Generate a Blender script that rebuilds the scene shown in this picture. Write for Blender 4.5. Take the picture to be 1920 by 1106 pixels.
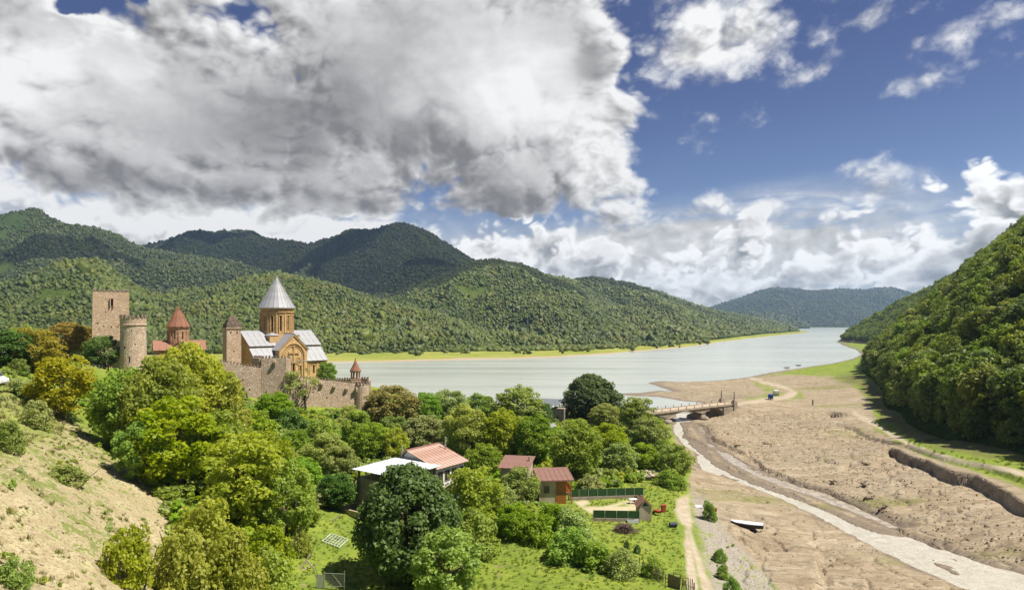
import bpy, math, random, time
import numpy as np
from mathutils import Vector, Matrix

T0 = time.time()
random.seed(7)
rng = np.random.default_rng(7)
for o in list(bpy.data.objects):
    bpy.data.objects.remove(o)
scene = bpy.context.scene
COL = scene.collection

# ------------------------------------------------------------------ camera
F = 1251.0            # focal length in photograph pixels (1920 wide)
CAMZ = 32.0           # eye height above the lake
HZ = 605.0            # photograph row of the horizon
cam_d = bpy.data.cameras.new('camera')
cam_d.sensor_width = 36.0
cam_d.lens = 36.0 * F / 1920.0
cam_d.shift_y = (HZ - 553.0) / 1920.0
cam_d.clip_start = 0.5
cam_d.clip_end = 60000.0
cam = bpy.data.objects.new('camera', cam_d)
cam.location = (0, 0, CAMZ)
cam.rotation_euler = (math.radians(90), 0, 0)
COL.objects.link(cam)
scene.camera = cam

# ------------------------------------------------------------------ node helper
class NT:
    def __init__(self, tree):
        self.t = tree
        self.n = tree.nodes
        self.l = tree.links
    def new(self, typ, **kw):
        nd = self.n.new(typ)
        for k, v in kw.items():
            setattr(nd, k, v)
        return nd
    def put(self, sock, v):
        if isinstance(v, bpy.types.NodeSocket):
            self.l.new(v, sock)
        elif v is not None:
            if isinstance(v, (tuple, list)) and len(v) == 3 and sock.type == 'RGBA':
                v = (*v, 1.0)
            sock.default_value = v
    def m(self, op, a, b=None, c=None, clamp=False):
        nd = self.new('ShaderNodeMath', operation=op, use_clamp=clamp)
        self.put(nd.inputs[0], a)
        if b is not None: self.put(nd.inputs[1], b)
        if c is not None: self.put(nd.inputs[2], c)
        return nd.outputs[0]
    def vm(self, op, a, b=None, scale=None):
        nd = self.new('ShaderNodeVectorMath', operation=op)
        self.put(nd.inputs[0], a)
        if b is not None: self.put(nd.inputs[1], b)
        if scale is not None: self.put(nd.inputs[3], scale)
        return nd.outputs['Value'] if op in ('LENGTH', 'DOT_PRODUCT', 'DISTANCE') else nd.outputs[0]
    def mix(self, fac, a, b, blend='MIX'):
        nd = self.new('ShaderNodeMix', data_type='RGBA', blend_type=blend)
        self.put(nd.inputs[0], fac); self.put(nd.inputs[6], a); self.put(nd.inputs[7], b)
        return nd.outputs[2]
    def noise(self, vec, scale, detail=4.0, rough=0.55, dist=0.0, dim='3D', lac=2.0):
        nd = self.new('ShaderNodeTexNoise', noise_dimensions=dim)
        if vec is not None: self.put(nd.inputs['Vector'], vec)
        self.put(nd.inputs['Scale'], scale); self.put(nd.inputs['Detail'], detail)
        self.put(nd.inputs['Roughness'], rough); self.put(nd.inputs['Distortion'], dist)
        self.put(nd.inputs['Lacunarity'], lac)
        return nd.outputs[0]
    def voro(self, vec, scale, feature='F1', rnd=1.0):
        nd = self.new('ShaderNodeTexVoronoi', feature=feature)
        if vec is not None: self.put(nd.inputs['Vector'], vec)
        self.put(nd.inputs['Scale'], scale)
        self.put(nd.inputs['Randomness'], rnd)
        return nd
    def ss(self, x, lo, hi, a=0.0, b=1.0, kind='SMOOTHSTEP'):
        nd = self.new('ShaderNodeMapRange', interpolation_type=kind)
        for i, v in enumerate((x, lo, hi, a, b)):
            self.put(nd.inputs[i], v)
        return nd.outputs[0]
    def ramp(self, x, stops, interp='LINEAR'):
        nd = self.new('ShaderNodeValToRGB')
        cr = nd.color_ramp; cr.interpolation = interp
        while len(cr.elements) < len(stops):
            cr.elements.new(0.5)
        for e, (p, c) in zip(cr.elements, stops):
            e.position = p; e.color = (*c, 1.0)
        self.put(nd.inputs[0], x)
        return nd.outputs[0]
    def xyz(self, x, y, z):
        nd = self.new('ShaderNodeCombineXYZ')
        self.put(nd.inputs[0], x); self.put(nd.inputs[1], y); self.put(nd.inputs[2], z)
        return nd.outputs[0]
    def attr(self, name):
        return self.new('ShaderNodeAttribute', attribute_name=name)
    def bump(self, h, strength=0.5, dist=0.1, normal=None):
        nd = self.new('ShaderNodeBump')
        self.put(nd.inputs['Height'], h); self.put(nd.inputs['Strength'], strength)
        self.put(nd.inputs['Distance'], dist)
        if normal is not None: self.put(nd.inputs['Normal'], normal)
        return nd.outputs[0]

# ------------------------------------------------------------------ sun, sky, exposure
SUN = Vector((0.50, -0.13, 0.86)).normalized()
SUN_EL = math.asin(SUN.z); SUN_AZ = math.atan2(SUN.x, SUN.y)
sl = bpy.data.lights.new('sun', 'SUN')
sl.energy = 4.6; sl.angle = math.radians(0.53); sl.color = (1.0, 0.93, 0.80)
so = bpy.data.objects.new('sun', sl)
so.rotation_euler = (-SUN).to_track_quat('-Z', 'Y').to_euler()
so.location = (60, -20, 120)
COL.objects.link(so)
scene.view_settings.view_transform = 'Standard'
scene.view_settings.look = 'None'
scene.view_settings.exposure = 0.8
scene.view_settings.gamma = 1.0
scene.view_settings.use_curve_mapping = False
SKY_STRENGTH = 0.10

world = bpy.data.worlds.new('World'); scene.world = world
world.use_nodes = True
W = NT(world.node_tree); W.n.clear()
sky = W.new('ShaderNodeTexSky', sky_type='NISHITA')
sky.sun_disc = False
sky.sun_elevation = SUN_EL; sky.sun_rotation = SUN_AZ
sky.altitude = 900.0; sky.air_density = 1.0; sky.dust_density = 0.4; sky.ozone_density = 3.0

def build_clouds():
    tc = W.new('ShaderNodeTexCoord').outputs['Generated']
    sp = W.new('ShaderNodeSeparateXYZ'); W.l.new(tc, sp.inputs[0])
    x, y, z = sp.outputs
    U = W.m('ARCTAN2', x, y)
    hyp = W.m('SQRT', W.m('ADD', W.m('MULTIPLY', x, x), W.m('MULTIPLY', y, y)))
    V = W.m('DIVIDE', z, W.m('MAXIMUM', hyp, 0.02))
    UV0 = W.xyz(U, V, 0.0)
    # warp so that edges billow
    q = W.xyz(W.m('MULTIPLY', x, 1.0), W.m('MULTIPLY', y, 1.0), W.m('MULTIPLY', z, 1.35))
    last = [None]
    base_uv = [UV0]
    def ell(px, py, a, b, rot=0.0):
        az = math.atan((px - 960) / F); c = math.cos(az)
        v = (HZ - py) / F * c
        ra, rb = a / F * c * c, b / F * c
        mp = W.new('ShaderNodeMapping', vector_type='TEXTURE')
        # each lookup waits for the one before it: keeps the shader's working memory small
        src = base_uv[0]
        if last[0] is not None:
            nd = W.new('ShaderNodeVectorMath', operation='MULTIPLY_ADD')
            W.l.new(last[0], nd.inputs[0]); nd.inputs[1].default_value = (1e-9, 1e-9, 0); W.l.new(base_uv[0], nd.inputs[2])
            src = nd.outputs[0]
        W.l.new(src, mp.inputs[0])
        mp.inputs['Location'].default_value = (az, v, 0)
        mp.inputs['Rotation'].default_value = (0, 0, math.radians(rot))
        mp.inputs['Scale'].default_value = (ra, rb, 1)
        ln = W.vm('LENGTH', mp.outputs[0])
        return ln, min(ra, rb)
    def sdf(items):
        out = None
        for it in items:
            ln, r = ell(*it)
            d = W.m('MULTIPLY_ADD', ln, -r, r)
            out = d if out is None else W.m('SMOOTH_MAX', out, d, 0.03)
            last[0] = out
        return out
    def soft(items, hi=1.25, lo=0.1):
        out = None
        for (px, py, a, b, rot, amp) in items:
            ln, r = ell(px, py, a, b, rot)
            g = W.ss(ln, hi, lo, 0.0, amp)
            out = g if out is None else W.m('ADD', out, g)
            last[0] = out
        return out
    def fbm(vec, s, d=8.0, r=0.55, dist=0.0):
        return W.m('SUBTRACT', W.noise(vec, s, d, r, dist), 0.5)
    off = W.vm('ADD', q, (0.010, -0.002, 0.016))
    n1 = W.noise(q, 3.2, 7.0, 0.46)
    n2 = W.noise(q, 9.0, 9.0, 0.58)
    def bil(vec):
        out = None
        for sc_, w in ((6.5, 1.25), (14.5, 0.72), (33.0, 0.40), (74.0, 0.2)):
            t = W.m('MULTIPLY', W.m('ABSOLUTE', W.m('SUBTRACT', W.noise(vec, sc_, 0.0, 0.5), 0.5)), 2.0 * w)
            out = t if out is None else W.m('ADD', out, t)
        return out
    wq = W.vm('ADD', q, W.vm('SCALE', W.xyz(n1, n2, W.m('SUBTRACT', 1.0, n1)), scale=0.07))
    wo = W.vm('ADD', wq, (0.010, -0.002, 0.016))
    b1 = bil(wq); b1o = bil(wo)
    UVW = W.vm('ADD', UV0, W.vm('SCALE', W.xyz(W.m('ADD', W.m('SUBTRACT', n1, 0.5), W.m('MULTIPLY', W.m('SUBTRACT', b1, 0.47), 0.30)), W.m('ADD', W.m('SUBTRACT', n2, 0.5), W.m('MULTIPLY', W.m('SUBTRACT', b1, 0.47), 0.35)), 0.0), scale=0.10))
    # --- heavy cumulus mass, left and overhead
    big = sdf([(330, 200, 600, 215, 2), (-500, 200, 700, 360, 0), (820, 130, 370, 250, 0), (1000, 90, 195, 225, 0),
               (980, 295, 225, 130, 6), (1090, 225, 120, 130, 0), (1158, 398, 72, 44, 8), (1190, 358, 40, 34, 0), (1175, 425, 52, 18, 0),
               (330, 420, 800, 66, 0), (600, 330, 520, 115, 0), (1130, 300, 84, 64, 0), (600, -60, 660, 130, 0), (30, 40, 170, 130, 0),
               (-900, 500, 800, 200, 0), (-300, -900, 1200, 500, 0)])
    edge = W.m('ADD', W.m('MULTIPLY', W.m('SUBTRACT', b1, 0.47), 0.085), W.m('MULTIPLY', W.m('SUBTRACT', n2, 0.5), 0.045))
    dbig = W.m('ADD', big, W.m('ADD', W.m('MULTIPLY', W.m('SUBTRACT', n1, 0.5), 0.13), edge))
    base_uv[0] = UVW
    hole = soft([(165, -4, 60, 36, 10, 0.14), (255, -12, 40, 30, 0, 0.06), (965, 425, 100, 26, 0, 0.12)])
    dbig = W.m('SUBTRACT', dbig, hole)
    base_uv[0] = UV0
    # --- ragged white clouds of the right half
    rag = sdf([(1320, 100, 180, 80, 12), (1235, 130, 70, 44, 0), (1420, 50, 130, 70, 30), (1270, 150, 70, 36, 10), (1330, 20, 100, 50, 0), (1590, 45, 85, 20, 8), (1630, 98, 24, 9, 0),
               (1520, 142, 32, 10, 8), (1640, 165, 32, 12, 0), (1755, 142, 56, 14, 14), (1905, 20, 60, 40, 0), (1780, 70, 20, 11, 0),
               (1650, 312, 84, 17, 8), (1650, 355, 78, 20, 12), (1915, 110, 20, 10, 20), (1325, 220, 16, 6, 0), (1515, 384, 14, 7, 0), (1250, 232, 50, 14, -30),
               (1915, 230, 22, 14, 0), (2400, 200, 240, 80, 0), (2900, 400, 400, 100, 0)])
    n3 = W.noise(W.vm('ADD', q, W.vm('SCALE', W.xyz(n2, n1, n2), scale=0.10)), 17.0, 7.0, 0.66)
    drag = W.m('ADD', W.m('SUBTRACT', rag, 0.009), W.m('ADD', W.m('ADD', W.m('MULTIPLY', W.m('SUBTRACT', n2, 0.5), 0.09), W.m('MULTIPLY', W.m('SUBTRACT', n3, 0.5), 0.085)), W.m('MULTIPLY', W.m('SUBTRACT', b1, 0.50), 0.05)))
    # --- cumulus bank above the horizon
    lowA = sdf([(1330, 560, 340, 42, 0), (1700, 500, 260, 60, 6), (1060, 545, 340, 36, 0), (1620, 575, 330, 56, 0), (640, 500, 720, 70, 0), (2300, 420, 420, 170, 0), (3000, 480, 700, 130, 0), (-2500, 450, 1500, 200, 0), (1250, 525, 170, 30, 0)])
    lowB = sdf([(1010, 470, 74, 54, 0), (905, 462, 60, 40, 0), (1056, 490, 38, 28, 0), (1400, 470, 56, 36, 8), (1360, 505, 100, 40, 0), (1850, 365, 96, 62, 12), (1910, 400, 90, 80, 0), (1690, 460, 130, 40, 14), (1560, 490, 120, 40, 0), (1300, 535, 110, 26, 0)])
    lowC = sdf([(1470, 545, 150, 32, 0), (1800, 470, 150, 50, 14), (1620, 525, 140, 40, 4), (1340, 560, 120, 24, 0), (960, 500, 90, 24, 0), (1180, 520, 80, 18, 0), (420, 440, 500, 26, 0)])
    dA = W.m('ADD', lowA, edge); dB = W.m('ADD', lowB, edge); dC = W.m('ADD', W.m('ADD', lowC, edge), W.m('MULTIPLY', W.m('SUBTRACT', n1, 0.5), 0.05))
    # thin veil
    veil = soft([(1400, 425, 340, 75, 6, 1.0), (1120, 480, 330, 55, 0, 0.75), (1500, 470, 420, 70, 0, 0.6), (1700, 330, 60, 30, 0, 0.1)])
    veil = W.m('ADD', veil, W.ss(V, 0.20, 0.05, 0.0, 0.9))
    veil = W.m('MULTIPLY', veil, W.ss(W.noise(W.vm('MULTIPLY', q, (1.2, 1.2, 5.0)), 4.0, 7.0, 0.6, 0.6), 0.30, 0.62, 0.25, 1.0), clamp=True)
    rel = W.m('MULTIPLY', W.m('SUBTRACT', b1, b1o), 1.0)
    # brightness of each layer (clouds give light of their own: they are sky)
    base_uv[0] = UVW
    lobes = soft([(800, 285, 95, 80, 0, 0.17), (905, 335, 100, 52, 0, 0.14), (1010, 355, 90, 44, 0, 0.15), (1130, 110, 46, 40, 0, 0.17), (520, 250, 200, 90, 10, 0.13), (130, 310, 190, 60, 4, 0.15), (330, 350, 160, 44, 0, 0.12), (640, 385, 200, 34, 0, 0.12), (330, 120, 90, 60, 0, 0.08), (700, 120, 120, 60, 30, 0.10)], 1.12, 0.45)
    dark = soft([(560, 235, 300, 110, 14, 0.27), (120, 300, 240, 75, 4, 0.33), (800, 280, 125, 85, 0, 0.30), (900, 325, 130, 60, 0, 0.22), (470, 355, 430, 50, 2, 0.24),
                 (880, 385, 300, 40, 2, 0.26), (1020, 355, 90, 35, 0, 0.22), (1130, 110, 55, 45, 0, 0.22), (650, 150, 250, 120, 25, 0.14), (1060, 290, 60, 40, 0, 0.10), (760, 30, 130, 60, 0, 0.10), (-500, 300, 500, 200, 0, 0.3), (-300, -900, 1200, 600, 0, 0.3)])
    lite = soft([(80, 120, 170, 90, 20, 0.16), (420, 420, 900, 34, 0, 0.22), (980, 170, 120, 120, 0, 0.10), (250, 130, 60, 60, 0, 0.10), (1120, 240, 80, 90, 0, 0.10)])
    base_uv[0] = UV0
    bb = W.m('ADD', W.m('SUBTRACT', W.m('MULTIPLY_ADD', dark, -0.47, 0.82), W.m('MULTIPLY', lobes, 0.50)), lite)
    bb = W.m('ADD', bb, W.ss(dbig, 0.05, 0.0, 0.0, 0.14))
    bb = W.m('ADD', bb, W.m('MULTIPLY', W.m('SUBTRACT', n1, 0.5), 0.40))
    bb = W.m('ADD', bb, W.m('MULTIPLY', W.m('SUBTRACT', n2, 0.5), 0.08))
    bb = W.m('ADD', bb, W.m('MULTIPLY', rel, W.ss(dbig, 0.12, 0.0, 0.10, 0.8)))
    bb = W.m('MINIMUM', W.m('SMOOTH_MAX', bb, 0.50, 0.12), 0.98)
    br = W.m('ADD', 0.92, W.m('MULTIPLY', rel, 0.7))
    br = W.m('MINIMUM', W.m('MAXIMUM', br, 0.70), 0.99)
    grey = W.ss(n2, 0.30, 0.62, 0.45, 1.1)
    def heap(d, top, drop, depth):
        v = W.m('SUBTRACT', top, W.m('MULTIPLY', W.ss(d, 0.006, depth, 0.0, drop), grey))
        v = W.m('ADD', v, W.m('MULTIPLY', rel, 0.6))
        return W.m('MINIMUM', W.m('MAXIMUM', v, 0.56), 1.05)
    k = 1.0 / SKY_STRENGTH / 2.0 ** scene.view_settings.exposure
    def tint(b, cold):
        # b: display-like brightness -> scene-linear
        lin = W.m('MULTIPLY', W.m('POWER', b, 2.2), k)
        return W.mix(W.ss(b, 0.35, 0.95), W.vm('SCALE', cold, scale=lin), W.vm('SCALE', (1.0, 0.995, 0.985), scale=lin))
    base = sky.outputs[0]
    # deepen the zenith blue a little: polarised panorama
    base = W.mix(1.0, base, W.mix(W.ss(V, 0.04, 0.42), (0.50, 0.50, 0.56), (0.305, 0.285, 0.395)), 'MULTIPLY')
    c = W.mix(veil, base, tint(W.m('ADD', 0.86, W.m('MULTIPLY', rel, 0.3)), (0.97, 0.98, 1.0)))
    for d_, top, drop, depth in ((dA, 0.99, 0.22, 0.06), (dB, 1.04, 0.38, 0.045), (dC, 1.03, 0.34, 0.04)):
        c = W.mix(W.ss(d_, -0.003, 0.014), c, tint(heap(d_, top, drop, depth), (0.97, 0.975, 1.0)))
    c = W.mix(W.ss(drag, -0.010, 0.040), c, tint(br, (0.96, 0.98, 1.0)))
    c = W.mix(W.ss(dbig, -0.006, 0.034), c, tint(bb, (1.0, 0.958, 0.95)))
    # below the horizon the world is never seen: ground tone
    c = W.mix(W.ss(z, -0.02, -0.10), c, (1.5, 1.6, 1.3))
    bg = W.new('ShaderNodeBackground'); bg.inputs[1].default_value = SKY_STRENGTH
    W.l.new(c, bg.inputs[0])
    out = W.new('ShaderNodeOutputWorld'); W.l.new(bg.outputs[0], out.inputs[0])
build_clouds()
world.cycles.sampling_method = 'MANUAL'
world.cycles.sample_map_resolution = 512
cy = scene.cycles
cy.max_bounces = 7; cy.diffuse_bounces = 4; cy.glossy_bounces = 2; cy.transmission_bounces = 5
cy.transparent_max_bounces = 4; cy.volume_bounces = 0
cy.use_denoising = True
cy.sample_clamp_indirect = 4.0
cy.caustics_reflective = False; cy.caustics_refractive = False

# ------------------------------------------------------------------ tagging
def tag(o, label=None, cat=None, group=None, kind=None):
    if label: o['label'] = label
    if cat: o['category'] = cat
    if group: o['group'] = group
    if kind: o['kind'] = kind
    return o
def link(o, parent=None):
    COL.objects.link(o)
    if parent is not None: o.parent = parent
    return o
def empty(name, loc, rz=0.0, label=None, cat=None, group=None):
    o = bpy.data.objects.new(name, None)
    o.empty_display_size = 0.5
    o.location = loc; o.rotation_euler = (0, 0, rz)
    COL.objects.link(o)
    return tag(o, label, cat, group)
def fast_mesh(name, verts, faces, mat=None, smooth=False, face_attr=None, point_attr=None):
    """verts (N,3), faces (M,k) arrays"""
    verts = np.asarray(verts, dtype=np.float32); faces = np.asarray(faces, dtype=np.int32)
    me = bpy.data.meshes.new(name)
    M, k = faces.shape
    me.vertices.add(len(verts)); me.vertices.foreach_set('co', verts.ravel())
    me.loops.add(M * k); me.loops.foreach_set('vertex_index', faces.ravel())
    me.polygons.add(M)
    me.polygons.foreach_set('loop_start', np.arange(0, M * k, k, dtype=np.int32))
    me.polygons.foreach_set('loop_total', np.full(M, k, dtype=np.int32))
    if smooth: me.polygons.foreach_set('use_smooth', np.ones(M, dtype=bool))
    for dom, d in (('FACE', face_attr), ('POINT', point_attr)):
        for kname, arr in (d or {}).items():
            a = me.attributes.new(kname, 'FLOAT', dom)
            a.data.foreach_set('value', np.asarray(arr, dtype=np.float32))
    me.update(calc_edges=True)
    if mat is not None: me.materials.append(mat)
    return me

# ------------------------------------------------------------------ numpy noise
def _hash(ix, iy, seed):
    h = (ix.astype(np.int64) * 374761393 + iy.astype(np.int64) * 668265263 + seed * 974711) & 0xFFFFFFFF
    h = ((h ^ (h >> 13)) * 1274126177) & 0xFFFFFFFF
    return ((h ^ (h >> 16)) & 0xFFFF).astype(np.float64) / 65535.0
def vnoise(x, y, seed=0):
    ix = np.floor(x); iy = np.floor(y)
    fx = x - ix; fy = y - iy
    fx = fx * fx * fx * (fx * (fx * 6 - 15) + 10); fy = fy * fy * fy * (fy * (fy * 6 - 15) + 10)
    a = _hash(ix, iy, seed); b = _hash(ix + 1, iy, seed); c = _hash(ix, iy + 1, seed); d = _hash(ix + 1, iy + 1, seed)
    return (a * (1 - fx) + b * fx) * (1 - fy) + (c * (1 - fx) + d * fx) * fy
def fbm(x, y, octv=4, seed=0, gain=0.5):
    s = 0.0; amp = 1.0; tot = 0.0
    for i in range(octv):
        s = s + amp * (vnoise(x * 2.03 ** i + 17.3 * i, y * 2.03 ** i - 9.1 * i, seed + i) * 2 - 1); tot += amp; amp *= gain
    return s / tot
def sstep(x, lo, hi):
    t = np.clip((x - lo) / (hi - lo), 0, 1); return t * t * (3 - 2 * t)

def P(px, py, z):
    """point of the place seen at photograph pixel (px, py) when it lies at height z"""
    D = (CAMZ - z) * F / (py - HZ)
    return ((px - 960.0) / F * D, D)
def AT(px, D):
    return ((px - 960.0) / F * D, D)
def ZAT(py, D):
    return CAMZ - (py - HZ) * D / F

def seg_dist(X, Y, pts, closed=False):
    """distance to polyline, signed by side (left of travel positive), nearest-parameter"""
    best = np.full(X.shape, 1e18); sgn = np.ones(X.shape); par = np.zeros(X.shape)
    n = len(pts) if closed else len(pts) - 1
    acc = 0.0
    for i in range(n):
        ax, ay = pts[i]; bx, by = pts[(i + 1) % len(pts)]
        dx, dy = bx - ax, by - ay; L2 = dx * dx + dy * dy + 1e-12
        t = np.clip(((X - ax) * dx + (Y - ay) * dy) / L2, 0, 1)
        qx = X - (ax + t * dx); qy = Y - (ay + t * dy)
        d = qx * qx + qy * qy
        m = d < best
        best = np.where(m, d, best)
        sgn = np.where(m, np.sign(dx * (Y - ay) - dy * (X - ax)), sgn)
        par = np.where(m, acc + t * math.sqrt(L2), par)
        acc += math.sqrt(L2)
    return np.sqrt(best), sgn, par, acc
def inside(X, Y, pts):
    c = np.zeros(X.shape, dtype=bool)
    n = len(pts)
    for i in range(n):
        x1, y1 = pts[i]; x2, y2 = pts[(i + 1) % n]
        if y1 == y2: continue
        cond = (y1 > Y) != (y2 > Y)
        c ^= cond & (X < (x2 - x1) * (Y - y1) / (y2 - y1) + x1)
    return c
def poly_sd(X, Y, pts):
    d = seg_dist(X, Y, pts, True)[0]
    return np.where(inside(X, Y, pts), -d, d)
# ------------------------------------------------------------------ ground shape
CTRL = []
def cp(px, py, z): CTRL.append((*P(px, py, z), z))
def cw(x, y, z): CTRL.append((x, y, z))
# bare slope, left
for a in [(0, 1106, 20), (150, 1100, 17), (300, 1100, 13.5), (330, 960, 13), (0, 900, 22), (150, 950, 18), (230, 850, 16), (130, 790, 19), (0, 730, 23.4), (60, 850, 20.5)]: cp(*a)
cw(-80, 60, 27); cw(-40, 15, 25); cw(-15, 25, 19); cw(-100, 90, 27)
# valley floor
for a in [(400, 980, 11.5), (450, 1080, 10), (560, 1090, 8), (640, 1010, 7.5), (600, 950, 8.5), (660, 970, 7), (760, 1090, 6.5), (950, 1090, 6.3), (1150, 1090, 6), (1250, 1090, 5.5),
          (1200, 1000, 5.2), (1000, 1000, 6), (1240, 930, 4.5), (1100, 960, 5), (900, 850, 5.5), (1100, 850, 4.5), (1000, 780, 3), (1150, 790, 3.5), (1220, 800, 3.0), (1280, 870, 3.5),
          (1300, 1000, 4.2), (1320, 1100, 4.8), (1400, 1000, 2.8), (1450, 1100, 2.5), (1380, 900, 2.0), (1320, 860, 1.3), (1600, 995, 1.4), (1900, 1100, 1.6), (1700, 1100, 2.1),
          (1500, 880, 2.0), (1400, 810, 1.8), (1700, 950, 2.2), (1850, 1020, 2.4), (1600, 820, 2.3), (1450, 770, 3.4), (1600, 770, 3.6), (1550, 730, 3.2), (1620, 760, 4.3),
          (1700, 890, 4.0), (1850, 960, 4.3), (1680, 830, 4.2), (1750, 850, 5.8), (1900, 900, 6.2), (1850, 860, 6.5), (1620, 775, 5.0), (1370, 757, 4.6), (1445, 745, 4.0), (1490, 735, 3.8),
          (1405, 708, 1.2), (1300, 725, 0.8), (1390, 730, 2.0), (1250, 718, 0.6), (1550, 700, 2.6), (1590, 690, 3.0), (1470, 705, 1.8), (1300, 800, 1.1), (1330, 797, 1.2), (1352, 790, 1.3), (1380, 788, 1.6), (1345, 783, 1.1), (1630, 725, 5.5)]: cp(*a)
# fort hill
for a in [(620, 787, 8.2), (500, 830, 9), (600, 860, 7.5), (450, 900, 9.5), (350, 800, 12.5), (170, 690, 22), (40, 690, 24), (125, 657, 24), (0, 645, 26), (250, 790, 16)]: cp(*a)
for a in [(-66, 190, 15.6), (-55, 200, 15.2), (-80, 178, 17.5), (-100, 165, 20.5), (-112, 190, 20.5), (-35, 188, 12), (-60, 238, 3), (-100, 252, 3), (-28, 216, 3), (-8, 192, 4), (18, 205, 3), (-150, 245, 8),
          (-180, 180, 26), (-160, 120, 29), (0, 20, 18), (0, 40, 11.5), (30, 40, 9), (30, 18, 14), (60, 60, 4.2), (100, 55, 1.8), (80, 40, 3), (140, 78, 2.4), (110, 110, 6.8), (125, 140, 8),
          (150, 200, 8), (200, 300, 8), (280, 450, 6), (400, 650, 4), (560, 1000, 3), (600, 700, 12), (300, 200, 14), (180, 90, 7), (90, 15, 6)]: cw(*a)
for a, D, z in [(410, 160, 14.5), (470, 165, 12.0), (515, 166, 10.6), (545, 168, 9.3), (600, 171, 8.8), (650, 175, 8.2), (700, 178, 7.6), (560, 178, 13.5), (620, 184, 12.5), (480, 175, 15.5)]: cw(*AT(a, D), z)
CT = np.array(CTRL)
def _tps_k(r2): return r2 * np.log(r2 + 1e-9) * 0.5
def _tps_fit():
    n = len(CT); xy = CT[:, :2] / 100.0
    d2 = ((xy[:, None, :] - xy[None, :, :]) ** 2).sum(-1)
    A = np.zeros((n + 3, n + 3)); A[:n, :n] = _tps_k(d2) + np.eye(n) * 0.0008
    Q = np.c_[np.ones(n), xy]; A[:n, n:] = Q; A[n:, :n] = Q.T
    return np.linalg.solve(A, np.r_[CT[:, 2], 0, 0, 0]), xy
TPS_W, TPS_XY = _tps_fit()
def tps(X, Y):
    x = X / 100.0; y = Y / 100.0
    h = TPS_W[-3] + TPS_W[-2] * x + TPS_W[-1] * y
    for i in range(len(TPS_XY)):
        h = h + TPS_W[i] * _tps_k((x - TPS_XY[i, 0]) ** 2 + (y - TPS_XY[i, 1]) ** 2)
    return h

# lake edge on our side (water lies outside the land)
def z0(px, py): return P(px, py, 0.0)
SHORE = [(-3000, 3500), (-3000, 270), (-400, 262), (-140, 262), (-60, 258), (-25, 236), (5, 222), (28, 232), (44, 244), (60, 238)]
SHORE += [z0(1345, 762), z0(1310, 754), z0(1275, 751), z0(1235, 744), z0(1200, 743), z0(1158, 740), z0(1160, 737), z0(1200, 736), z0(1235, 732), z0(1262, 734),
          z0(1245, 728), z0(1226, 722), z0(1214, 717), z0(1240, 714), z0(1290, 716), z0(1330, 714), z0(1370, 711), z0(1405, 706), z0(1440, 699), z0(1475, 693), z0(1510, 688), z0(1560, 681),
          z0(1600, 672), z0(1614, 664), z0(1606, 656), z0(1582, 648), z0(1566, 640), (860, 1600), (1200, 2100), (1700, 3500)]
# river, outlines in photograph pixels at the water's height
RZ = 0.95
def zr(px, py): return P(px, py, RZ)
RIV_L = [(1262, 772), (1268, 792), (1263, 800), (1263, 811), (1281, 832), (1308, 850), (1315, 880), (1363, 897), (1404, 911), (1466, 935), (1521, 962), (1569, 986), (1621, 1014), (1672, 1041), (1717, 1065), (1769, 1086), (1830, 1110), (1930, 1150)]
RIV_R = [(1300, 770), (1296, 788), (1286, 800), (1281, 821), (1312, 832), (1334, 862), (1363, 880), (1404, 897), (1452, 914), (1483, 928), (1521, 948), (1569, 962), (1621, 983), (1672, 1000), (1724, 1014), (1758, 1024), (1810, 1045), (1862, 1062), (1925, 1080), (2050, 1115)]
CH_L = [(1300, 794), (1322, 832), (1346, 852), (1370, 871), (1404, 888), (1442, 905), (1480, 918), (1530, 934), (1583, 954), (1634, 976), (1665, 990)]
CH_R = [(1312, 794), (1332, 828), (1356, 846), (1382, 862), (1412, 878), (1452, 896), (1488, 908), (1536, 922), (1590, 942), (1646, 966), (1700, 992)]
def poly_lr(L, R): return [zr(*p) for p in L] + [zr(*p) for p in reversed(R)]
RIVER = poly_lr(RIV_L, RIV_R); CHAN = poly_lr(CH_L, CH_R)

def _zz(pts, z): return [P(a, b, z) for a, b in pts]
# earth steps: (line in photograph pixels, height of line, step, reach, half-width)
SCARPS = [
    (_zz([(1640, 846), (1668, 843), (1690, 850), (1704, 866), (1735, 876), (1757, 888), (1790, 902), (1826, 912), (1852, 926), (1875, 938), (1900, 956), (1960, 985)], 3.9), 2.1, 10.0, 0.35),
    (_zz([(1560, 782), (1600, 790), (1640, 806), (1672, 822), (1697, 832), (1735, 852), (1775, 869), (1827, 883), (1880, 900), (1920, 916), (1990, 945)], 5.0), 1.0, 5.0, 0.5),
    (_zz([(1352, 783), (1400, 780), (1440, 781), (1500, 784), (1560, 783), (1600, 792)], 2.6), 1.6, 9.0, 0.3),
    (_zz([(1294, 790), (1330, 797), (1328, 806), (1342, 824), (1395, 846), (1440, 876), (1500, 902), (1552, 914), (1604, 940), (1641, 960), (1680, 982), (1722, 1003), (1775, 1030), (1844, 1058), (1940, 1080)], 1.8), 1.2, 5.0, 0.3),
    (_zz([(1620, 700), (1560, 704), (1500, 702), (1466, 702)], 2.0), 0.9, 8.0, 0.5),
    (_zz([(1475, 1106), (1540, 1085), (1534, 1060), (1530, 1035), (1536, 1010)], 2.2), 1.0, 2.5, 0.3),
    (_zz([(1310, 872), (1300, 850), (1285, 836)], 2.2), 0.9, 4.0, 0.4),
]
LEVEL_PADS = []   # (x, y, radius, z)
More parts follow.
